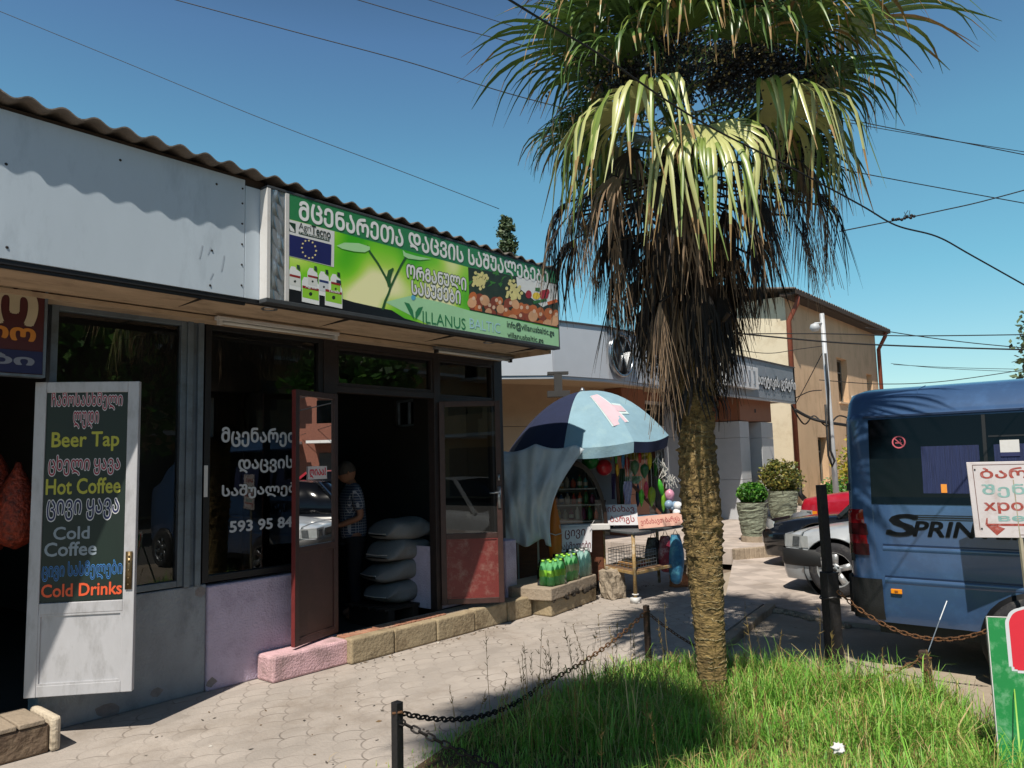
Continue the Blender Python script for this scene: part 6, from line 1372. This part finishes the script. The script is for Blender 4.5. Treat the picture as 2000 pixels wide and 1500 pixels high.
# ------------------------------------------------------------------ planters and shrubs
m_stonep = M('stacked_stone','7d8270',.9,.35,14,1.0,18,dirt='3d4038',dscale=10,damt=.9,stretch=(1,1,4)); m_lf = [M('shrub_leaf%d'%i, c, .5, .25, 6, trans=.2) for i,c in enumerate(('3f7a22','5a8a2c','2f5a1e'))]; m_lfo = [M('olive_leaf%d'%i, c, .5, .25, 6, trans=.2) for i,c in enumerate(('6f7436','8a7f3c','4f5a2a'))]; m_lfy = [M('yellow_leaf%d'%i, c, .5, .2, 6, trans=.25) for i,c in enumerate(('a39a3a','7f8a34','c2b04a'))]
def planter(name_p, c, r0, r1, h, lab):
    o = thing('planter', lab, 'planter', tuple(c)); b = MB(); n_ = 16; rr = []
    for i in range(9):
        f = i/8; r_ = r0+(r1-r0)*f**.8
        for q in (0,.8): rr.append([c+V(math.cos(2*math.pi*j/n_)*(r_+.012*(1 if q else 0)+random.uniform(-.014,.014)), math.sin(2*math.pi*j/n_)*(r_+random.uniform(-.014,.014)), h*(f+q*.11)*.97) for j in range(n_)])
    b.loft(rr); b.build('stone_pot', m_stonep, o); b = MB().use(0,True); b.lathe([(r1*.9,h*1.06),(.001,h*1.08)], c, 16); b.build('earth', m_soil, o)
    b = MB(); b.lathe([(r0*1.15,-.10),(r0*1.15,0)], c, 14); b.build('foot', m_kerb, o); return o
def shrub(c, rx, rz, n, mats, lab, size, ragged=.15, stems=9, cat='shrub', name='shrub'):
    o = thing(name, lab, cat, tuple(c)); g = rng; d = g.normal(size=(n,3)); d /= np.linalg.norm(d,axis=1)[:,None]; lump = 1+ragged*np.sin(d[:,0]*5+1)*np.cos(d[:,2]*4+d[:,1]*5)+ragged*.5*g.normal(size=n)
    r_ = (.55+.45*g.random(n)**.5)*lump; p = d*r_[:,None]*np.array([rx,rx,rz])+np.array([c[0],c[1],c[2]+rz*.95]); k = p[:,2] > c[2]+.02
    leaf_cloud('foliage', p[k], size, mats, o); b = MB()
    for j in range(stems): t = j*2.4; q = V(c[0]+rx*.6*math.cos(t), c[1]+rx*.6*math.sin(t), c[2]+rz*random.uniform(.9,1.6)); b.tube([Vector(c)+V(.04*math.cos(t),.04*math.sin(t),0), Vector(c).lerp(q,.5)+UP*.04, q], [.012,.009,.004], 5)
    b.build('stems', m_wood2, o); return o
P1_ = onZ(1473,1046,.25); P1_.z = .25; planter('p', P1_, .20, .27, .55, 'smaller stacked stone planter holding the clipped green ball'); shrub(P1_+UP*.55, .26, .20, 2600, m_lf, 'clipped bright green ball shrub in the smaller stone planter', .035, .04)
P2_ = onZ(1530,1012,.15); P2_.z = .15; planter('p', P2_, .27, .38, .62, 'wide stacked stone planter at the corner of the tan house'); shrub(P2_+UP*.62, .46, .38, 2400, m_lfo, 'loose olive green shrub in the wide stone planter', .055, .22)
P3_ = V(22.6,7.0,0); shrub(P3_, .40, .5, 1500, m_lf, 'small green shrub against the tan house behind the red car', .05, .2); P4_ = V(24.6,6.6,0); sh = shrub(P4_, .85, 1.0, 4200, m_lfy, 'tall yellow green shrub beside the white pole', .075, .30, 12)
# ------------------------------------------------------------------ utility pole
po = thing('utility_pole', 'slim white pole with cables looped down it before the tan house', 'pole', (19.6,6.2,0)); b = MB().use(0,True); pt, pbm = at(1605,612,19.3), at(1637,1010,19.3); b.tube([pt, pt.lerp(pbm,.6), V(pbm.x,pbm.y,-.02)], [.055,.065,.075], 12); b.build('shaft', m_palep, po)
b = MB().use(0,True); q = pt-UP*.25; b.lathe([(.02,0),(.10,-.03),(.13,-.12),(.08,-.2),(.001,-.22)], q-LAT*.2, 12); b.bar(q-LAT*.2, q, .04); b.build('pole_lamp', m_palep, po)
m_wire = M('cable_black','131315',.6,.1)
def cable(pl, r_, lab, sub=8, parent=None, grp='overhead cables', smooth=True):
    P_ = [at(*p) for p in pl]; out = []
    for i in range(len(P_)-1):
        p0, p1, p2, p3 = P_[max(i-1,0)], P_[i], P_[i+1], P_[min(i+2,len(P_)-1)]
        for k in range(sub):
            t = k/sub; out.append(.5*((2*p1)+(p2-p0)*t+(2*p0-5*p1+4*p2-p3)*t*t+(3*p1-p0-3*p2+p3)*t**3))
    out.append(P_[-1])
    for e in (0, -1):      # run straight on past the picture's edge
        if pl[e][0] < 0 or pl[e][0] > 2000 or pl[e][1] < 0:
            if e == 0: out.insert(0, out[0]+(out[0]-out[1]).normalized()*12)
            else: out.append(out[-1]+(out[-1]-out[-2]).normalized()*12)
    b = MB().use(0,True); b.tube(out, r_*.68, 6); return tag(b.build('cable', m_wire, parent), lab, 'cable' if parent is None else None, grp if parent is None else None)
b = MB().use(0,True); b.tube([at(1612,690,19.1),at(1618,760,19.1),at(1618,800,19.1),at(1622,880,19.1),at(1630,900,19.05),at(1626,912,19.05),at(1618,890,19.1),at(1612,790,19.15)], .028, 6); b.build('cable_loop', m_wire, po)
cable([(960,-22,2.9),(1080,52,3.3),(1180,112,3.6),(1300,195,3.9),(1400,255,4.1),(1540,325,4.3),(1680,400,4.6),(1750,440,4.7),(1830,462,4.8),(1900,500,4.9),(2060,590,5.2)], .0075, 'thick black cable crossing before the palm crown from top to right edge')
cable([(1640,452,7.5),(1700,440,7.5),(1760,428,7.5),(1840,411,7.5),(1920,393,7.5),(2060,355,7.5)], .009, 'knotted cable rising to the right edge beside the palm')
b = MB().use(0,True)
for k in range(9): c = at(1745+k*5,430-k*1.1,7.5); b.ball(c+V(random.gauss(0,.006),random.gauss(0,.006),random.gauss(0,.008)), .016, 7, 5)
for k in range(5): c = at(1765+k*5,424,7.5); b.tube([c,c+V(random.gauss(0,.03),random.gauss(0,.03),random.uniform(.03,.07))], .003, 4)
tag(b.build('cable_knot', m_wire), 'taped knot on the cable rising to the right edge', 'cable joint')
cable([(300,-12,13),(560,58,13),(800,122,13),(1020,190,13),(1320,262,13),(1660,334,13),(2040,404,13)], .012, 'long thin cable crossing the whole sky behind the palm crown')
cable([(640,-18,15),(820,35,15),(1020,88,15),(1330,165,15),(1660,234,15),(2040,310,15)], .013, 'cable meeting the right edge, upper of the close pair')
cable([(790,-15,16),(960,38,16),(1120,88,16),(1400,172,16),(1650,238,16),(2040,303,16)], .011, 'cable meeting the right edge, lower of the close pair')
cable([(-30,10,12),(240,120,12),(520,235,12),(780,333,12),(975,408,12)], .0075, 'thin cable running from the left edge above the corrugated eave')
cable([(1430,652,18),(1620,652,18),(1780,656,18),(2040,653,18)], .02, 'level black cable, upper one across the tan house'); cable([(1430,650,16),(1620,668,16),(1800,677,16),(2040,684,16)], .026, 'thick level cable, lower one across the tan house')
cable([(1690,640,24),(1790,656,24),(1900,670,24),(2040,683,24)], .022, 'sloping cable from the tan house eave to the right tree')
cable([(1745,712,40),(1860,718,40),(2040,722,40)], .022, 'far thin cable with small clips beyond the van roof'); cable([(1740,710,40),(1850,720,40),(2040,728,40)], .02, 'far slack cable beyond the van roof')
cable([(1600,742,21),(1720,750,21),(1850,744,21),(2040,716,21)], .018, 'cable sagging just over the van roof')
cable([(1552,800,19.6),(1580,815,19.6),(1610,824,19.5),(1650,830,19.6),(1675,835,20)], .06, 'bundled black cables strung along the tan house at mid height'); cable([(1545,790,19.7),(1570,828,19.7),(1590,812,19.7),(1615,832,19.5),(1640,812,19.7),(1678,828,20)], .03, 'tangled cable twisting round the bundled cables')
cable([(1553,778,19.8),(1580,765,19.5),(1605,762,19.3)], .02, 'short cable from the dealership corner to the white pole'); cable([(1553,790,20),(1575,750,19.8),(1606,690,19.3)], .016, 'steep cable from the dealership corner up the white pole'); cable([(1430,682,19),(1500,690,19),(1560,682,19),(1606,676,19.3)], .014, 'thin cable from the palm side to the top of the white pole')
# ------------------------------------------------------------------ trees in the distance
m_con = [M('conifer%d'%i, c, .6, .3, 3) for i,c in enumerate(('4a5c3c','627048','35462f'))]
def conifer(base, h, rad, n, lab, size=.25, z0=.1):
    o = thing('conifer', lab, 'tree', tuple(base)); b = MB().use(0,True); b.tube([base, base+UP*h*.96], [h*.018,.02], 7); b.build('trunk', m_wood2, o); pts = []; br = MB()
    lev = 22
    for i in range(lev):
        f = z0+(1-z0)*i/lev; R = rad*(1-f)**.75+.08
        for j in range(9):
            t = j*.698+i*.9+random.uniform(-.3,.3); L = R*random.uniform(.45,1.25); p = base+UP*(h*f); q = p+V(math.cos(t)*L, math.sin(t)*L, -L*.18+random.uniform(-.1,.15)); br.tube([p,q],[.03,.008],4)
            for k in range(int(n/(lev*9))): s_ = random.random()**.6; pts.append(tuple(p.lerp(q,s_)+V(random.gauss(0,.05*rad),random.gauss(0,.05*rad),random.gauss(0,.06)-.06*s_)))
    br.build('branches', m_wood2, o); leaf_cloud('foliage', pts, size, m_con, o, 2.0)
c = at(990,505,30); conifer(V(c.x,c.y,-.1), at(985,413,30).z+.1, 1.45, 17000, 'dark conifer whose top rises behind the shop roof', .075, .45)
def crown_tree(base, h, rx, rz, n, mats, lab, size):
    o = thing('broadleaf_tree', lab, 'tree', tuple(base)); b = MB().use(0,True); b.tube([base, base+V(.1,.05,h*.45), base+V(0,0,h*.85)], [h*.03,h*.022,.04], 8); b.build('trunk', m_wood2, o)
    br = MB(); pts = []
    for j in range(26):
        t = random.uniform(0,6.28); u = random.uniform(-.8,1); c = base+V(rx*.75*math.cos(t)*math.sqrt(1-u*u*.8), rx*.75*math.sin(t)*math.sqrt(1-u*u*.8), h-rz+u*rz*.8); br.tube([base+UP*h*random.uniform(.35,.6), base.lerp(c,.7)+UP*.1+UP*(h*.2), c], [.06,.04,.015], 5)
        for k in range(int(n/26)): pts.append(tuple(c+V(random.gauss(0,.20*rx),random.gauss(0,.20*rx),random.gauss(0,.17*rz))))
    br.build('branches', m_wood2, o); leaf_cloud('foliage', pts, size, mats, o)
c = at(2092,735,26); crown_tree(V(c.x,c.y,-.1), 6.4, 1.5, 2.1, 9000, m_con, 'dark tree at the right edge above the van roof', .16)
for k in range(7): 
    c = at(1780+k*60,745,95); crown_tree(V(c.x,c.y,-.2), 9+random.uniform(-2,2), 5, 4, 3500, m_con, 'far dark tree hidden beyond the van roof', .7) if False else None
# far horizon hills
b = MB().use(0,True); b.grid(lambda u,v: V(60+500*v*0+260*v, -260+620*u, -.3+ (1-abs(2*v-1))*(7+5*math.sin(u*11)+3*math.sin(u*29+2))), 80, 4); tag(b.build('hills', M('far_hills','4a5a3c',.95,.3,.05)), kind='structure')
# ------------------------------------------------------------------ person inside the shop door
def skin_chain(bm_pts, edges, radii, name, mt, parent, sub=2):
    me = bpy.data.meshes.new(name); me.from_pydata([tuple(p) for p in bm_pts], edges, []); me.materials.append(mt)
    o = bpy.data.objects.new(name, me); COL.objects.link(o)
    sk = o.modifiers.new('skin', 'SKIN'); 
    for i, r_ in enumerate(radii): me.skin_vertices[0].data[i].radius = r_ if isinstance(r_, tuple) else (r_, r_)
    me.skin_vertices[0].data[0].use_root = True
    s_ = o.modifiers.new('sub', 'SUBSURF'); s_.levels = sub; s_.render_levels = sub
    dg = bpy.context.evaluated_depsgraph_get(); m2 = bpy.data.meshes.new_from_object(o.evaluated_get(dg)); bpy.data.objects.remove(o)
    m2.name = name; 
    for p in m2.polygons: p.use_smooth = True
    o2 = bpy.data.objects.new(name, m2); COL.objects.link(o2)
    if parent: o2.parent = parent
    return o2
PB = V(5.22, 6.66, 0); face = (-LAT*.75-DEP*.35).normalized(); left = UP.cross(face).normalized()   # he stands turned to the left, hands before his belly
per = thing('person', 'grey haired man in a checked short sleeved shirt standing inside the shop doorway', 'person', (PB.x, PB.y, .05)); per.scale = (.97,)*3
def B_(f, l, z): return face*f+left*l+UP*z
m_skin = M('skin_tone','a87860',.55,.06,8,spec=.4); m_hair = M('grey_hair','55504c',.8,.25,60,.5,120); m_trou = M('dark_trousers','1d1f26',.85,.1,8)
J = [B_(0,0,.90), B_(0,0,1.05), B_(.01,0,1.22), B_(.01,0,1.38), B_(.02,0,1.46), B_(.05,0,1.53),          # 0-5 pelvis..neck
     B_(.0,.09,.86), B_(.02,.10,.48), B_(-.01,.11,.08), B_(.12,.12,.03),                                      # 6-9 left leg
     B_(.0,-.09,.86), B_(.0,-.10,.48), B_(-.03,-.11,.08), B_(.10,-.12,.03),                                   # 10-13 right leg
     B_(.01,.17,1.37), B_(-.03,.22,1.10), B_(.17,.12,1.02), B_(.24,.08,1.02),                                 # 14-17 left arm
     B_(.01,-.17,1.37), B_(-.03,-.22,1.10), B_(.17,-.12,1.02), B_(.24,-.08,1.02)]                             # 18-21 right arm
E_ = [(0,1),(1,2),(2,3),(3,4),(4,5),(0,6),(6,7),(7,8),(8,9),(0,10),(10,11),(11,12),(12,13),(3,14),(14,15),(15,16),(16,17),(3,18),(18,19),(19,20),(20,21)]
Rr = [(.06,.05),(.065,.055),(.07,.055),(.07,.055),(.06,.06),(.052,.055),.088,.062,.042,.035,.088,.062,.042,.035,.046,.042,.030,.024,.046,.042,.030,.024]
skin_chain(J, E_, Rr, 'body', m_skin, per)
# head: shaped from a profile, looking a little down
b = MB().use(0,True); HC = B_(.075,0,1.635)
def headf(u, v):
    t, p = v*math.pi, u*2*math.pi; x, y, z = math.sin(t)*math.cos(p), math.sin(t)*math.sin(p), math.cos(t)
    w_ = .078*(1-.18*max(0,-z)); d_ = .098*(1-.10*max(0,-z)*(1 if x < 0 else -.3)); f = x*d_; s_ = y*w_; h = z*.122
    if x > .5: f += .006*math.exp(-((z+.62)/.14)**2)-.006*math.exp(-((z-.06)/.12)**2)*(1 if abs(y) > .15 else 0)+.024*max(0,1-abs(y)/.16)*math.exp(-((z+.16)/.16)**2)+.006*max(0,1-abs(y)/.35)*math.exp(-((z+.45)/.06)**2)
    q = V(f*math.cos(.25)+h*math.sin(.25)*1, s_, h*math.cos(.25)-f*math.sin(.25)); return HC+face*q.x+left*q.y+UP*q.z
b.grid(headf, 40, 30); b.v = [tuple(Vector(p)+PB) for p in b.v]; b.build('head', m_skin, per)
for sy in (-1,1):
    b = MB().use(0,True); c = HC+face*.072+left*sy*.030+UP*.0; b.ball(PB+c, .011, 10, 7); b.build('eye', M('eye_white','b5b0aa',.3), per)
    b = MB().use(0,True); b.ball(PB+HC+left*sy*.078-UP*.01-face*.0, .026, 10, 7, (.5,.5,1)); b.build('ear', m_skin, per)
b = MB().use(0,True)
def hairf(u, v):
    p = headf(u, v*.52); c = HC; d = p-c; uu = abs((u+.5)%1-.5)*2; return PB+c+d*(1.09 if uu > .30 else 1.02)
b.grid(hairf, 36, 14); b.build('hair', m_hair, per)
def hand(c, dirv, palm_n, sgn):
    pts = [c, c+dirv*.045, c+dirv*.085]; eds = [(0,1),(1,2)]; rr = [(.022,.014),(.036,.014),(.038,.012)]; sd = dirv.cross(palm_n).normalized()
    for k,(o,L) in enumerate(((-.030,.062),(-.010,.072),(.010,.068),(.029,.052))):
        p0 = c+dirv*.088+sd*o; p1 = p0+dirv*L*.45-palm_n*.008; p2 = p1+dirv*L*.3-palm_n*.02; p3 = p2+dirv*L*.15-palm_n*.022; i = len(pts); pts += [p0,p1,p2,p3]; eds += [(2,i),(i,i+1),(i+1,i+2),(i+2,i+3)]; rr += [.0095,.009,.0085,.007]
    i = len(pts); t0 = c+dirv*.03+sd*sgn*.035; pts += [t0, t0+dirv*.03+sd*sgn*.018-palm_n*.01, t0+dirv*.055+sd*sgn*.02-palm_n*.02]; eds += [(1,i),(i,i+1),(i+1,i+2)]; rr += [.012,.010,.008]
    skin_chain(pts, eds, rr, 'hand', m_skin, per, 1)
hand(B_(.24,.08,1.02), (face*.6-left*.6-UP*.1).normalized(), UP, 1); hand(B_(.24,-.08,1.02), (face*.6+left*.6-UP*.1).normalized(), UP, -1)
# checked shirt
ms = M('checked_shirt','56627a',.85,.08,9); n = ms.node_tree; L_ = n.links.new; bs = n.nodes['Principled BSDF']; tc = n.nodes.new('ShaderNodeTexCoord'); sx = n.nodes.new('ShaderNodeSeparateXYZ'); L_(tc.outputs['Object'], sx.inputs[0])
def mth(op, a, c): k = n.nodes.new('ShaderNodeMath'); k.operation = op; (L_(a, k.inputs[0]) if not isinstance(a, float) else setattr(k.inputs[0],'default_value',a)); (L_(c, k.inputs[1]) if not isinstance(c, float) else setattr(k.inputs[1],'default_value',c)); return k.outputs[0]
lx = mth('LESS_THAN', mth('FRACT', mth('MULTIPLY', mth('ADD', sx.outputs[0], sx.outputs[1]), 34.), 0.), .18); lz = mth('LESS_THAN', mth('FRACT', mth('MULTIPLY', sx.outputs[2], 34.), 0.), .18); mx = n.nodes.new('ShaderNodeMix'); mx.data_type = 'RGBA'
L_(mth('MAXIMUM', lx, lz), mx.inputs[0]); mx.inputs[6].default_value = lin('3f4c66'); mx.inputs[7].default_value = lin('aab0bb'); L_(mx.outputs[2], bs.inputs['Base Color'])
skin_chain([B_(0,0,.80),B_(0,0,.98),B_(.012,0,1.15),B_(.012,0,1.36),B_(.03,0,1.475),B_(.01,.175,1.365),B_(-.02,.215,1.16),B_(.01,-.175,1.365),B_(-.02,-.215,1.16)], [(0,1),(1,2),(2,3),(3,4),(3,5),(5,6),(3,7),(7,8)], [(.175,.135),(.172,.135),(.17,.13),(.15,.115),(.066,.066),.078,.066,.078,.066], 'shirt', ms, per)
b = MB().use(0,True); b.lathe([(.068,0),(.075,.02),(.064,.05)], PB+B_(.03,0,1.455), 16, UP, False); b.build('collar', ms, per)
skin_chain([B_(0,0,.98),B_(0,.09,.83),B_(.02,.10,.48),B_(-.005,.11,.09),B_(0,-.09,.83),B_(0,-.10,.48),B_(-.025,-.11,.09)], [(0,1),(1,2),(2,3),(0,4),(4,5),(5,6)], [(.155,.125),.105,.078,.062,.105,.078,.062], 'trousers', m_trou, per)
for sy,f0 in ((1,.0),(-1,-.02)):
    b = MB().use(0,True); b.loft([b.ring(PB+B_(f0+x,sy*.115,.035+z), left*w_, UP*h, 12) for x,w_,h,z in ((-.09,.025,.025,0),(-.07,.04,.036,0),(0,.042,.04,.005),(.10,.045,.03,-.005),(.16,.035,.022,-.012),(.18,.012,.01,-.02))]); b.build('shoe', m_rubber, per)
# ------------------------------------------------------------------ across the street (mirrored in the shop glass) and the second palm
m_rbr = M('red_brickwork','6f4436',.9,.15,12,.3,60); m_crm = M('cream_render','a8906c',.9,.08,2)
def block(o, ex, ux, uy, L, H, mw, mf, bays, D=8):
    """street block: front starts at ex and runs along ux, uy points out to the street"""
    ex = Vector(ex); T = lambda a, y, z: ex+ux*a+uy*y+UP*z
    def bx(name, a0, a1, y0, y1, z0, z1, mt): b = MB(); b.obox(T((a0+a1)/2,(y0+y1)/2,(z0+z1)/2), ux*(a1-a0)/2, uy*(y1-y0)/2, UP*(z1-z0)/2); b.build(name, mt, o)
    bx('wall', 0, L, -D, 0, 0, H, mw); b = MB(); b.prism([T(-.5,.8,H+.03),T(-.5,-D/2,H+1.7),T(-.5,-D-.5,H+.03)], ux*(L+1)); b.build('roof', m_roofs, o)
    w_ = L/bays
    for z in (2.9,5.9):
        for k in range(bays):
            a = k*w_+w_*.08; bx('balcony_slab', a, a+w_*.84, .005, 1.3, z, z+.14, m_white); bx('balcony_front', a, a+w_*.84, 1.18, 1.3, z+.145, z+1.0, mf)
            bx('window', a+.4, a+1.6, .005, .06, z+.2, z+2.3, m_vglass); bx('window', a+w_*.5, a+w_*.5+1.3, .005, .06, z+.9, z+2.3, m_vglass)
    for k in range(bays): bx('shutter', k*w_+w_*.15, k*w_+w_*.85, .005, .08, .1, 2.4, m_in if k % 2 else mf)
opp = thing('street_block', 'cream rendered block with balconies across the street, mirrored in the shop glass', 'building', (14,-16,0))
block(opp, (-22,-16,0), V(1,0,0), V(0,1,0), 56, 8.6, m_crm, m_crm, 9)
opb = thing('brick_block', 'red brick block with balconies beyond the parked cars, mirrored in the open door', 'building', (37,-6,0))
block(opb, (37,2.2,0), V(0,-1,0), V(-1,0,0), 17, 8.0, m_rbr, m_rbr, 4)
def street_tree(p, h, lab): crown_tree(p, h, 2.0, 1.9, 4200, m_lf, lab, .22)
street_tree(V(7.5,-9,0), 5.6, 'leafy street tree across the road, nearest the brick block door'); street_tree(V(17,-10.5,0), 6.2, 'taller leafy street tree across the road')
# second palm, out of the picture at the left; its crown shades the near grass
PZ = 5.5; p2 = thing('fan_palm', 'taller fan palm standing at the left, casting its crown shade on the grass', 'palm tree', (-1.0, .80, PZ)); p2.scale = (.62,)*3
for ch in list(palm.children):
    if ch.name.startswith(('frond','dead_frond','fruit_cluster')): dup(ch, p2)
    if ch.name.startswith('frond'): dup(ch, p2).rotation_euler.z = 1.9; dup(ch, p2).rotation_euler.z = 3.7
b = MB().use(0,True); b.tube([V(0,0,-PZ/.62),V(-.02,.02,-2.6),V(-.05,.05,4.0)], [.17,.13,.12], 16); b.build('trunk', m_trunk, p2, local=True)

# small debris on the paving: dry leaves, grit, scraps
g = np.random.default_rng(9); n_ = 420; x = g.uniform(1.8,9,n_); y = np.where(g.random(n_)<.45, 5.26-np.abs(g.normal(0,.08,n_)), g.uniform(2.6,5.2,n_)); k = (x > 4.1) | (y < 5.1); x, y = x[k], y[k]; n_ = len(x)
t = g.uniform(0,6.28,n_); sz = g.uniform(.006,.022,n_); P_ = np.stack([x,y,np.full(n_,.004)],1); A_ = np.stack([np.cos(t),np.sin(t),g.uniform(-.1,.3,n_)],1)*sz[:,None]; B2 = np.stack([-np.sin(t),np.cos(t),g.uniform(0,.4,n_)],1)*(sz*.5)[:,None]
db = arr_mesh('debris', np.stack([P_-A_,P_+B2,P_+A_,P_-B2],1).reshape(-1,3), np.arange(4*n_).reshape(n_,4), [M('dry_leaf','6a5438',.9,.3,9), M('grit','4c463f',.9,.3,9), M('paper_scrap','bdb8b0',.9,.1,9)], None, g.choice(3,n_,p=[.5,.42,.08])); tag(db, kind='stuff')
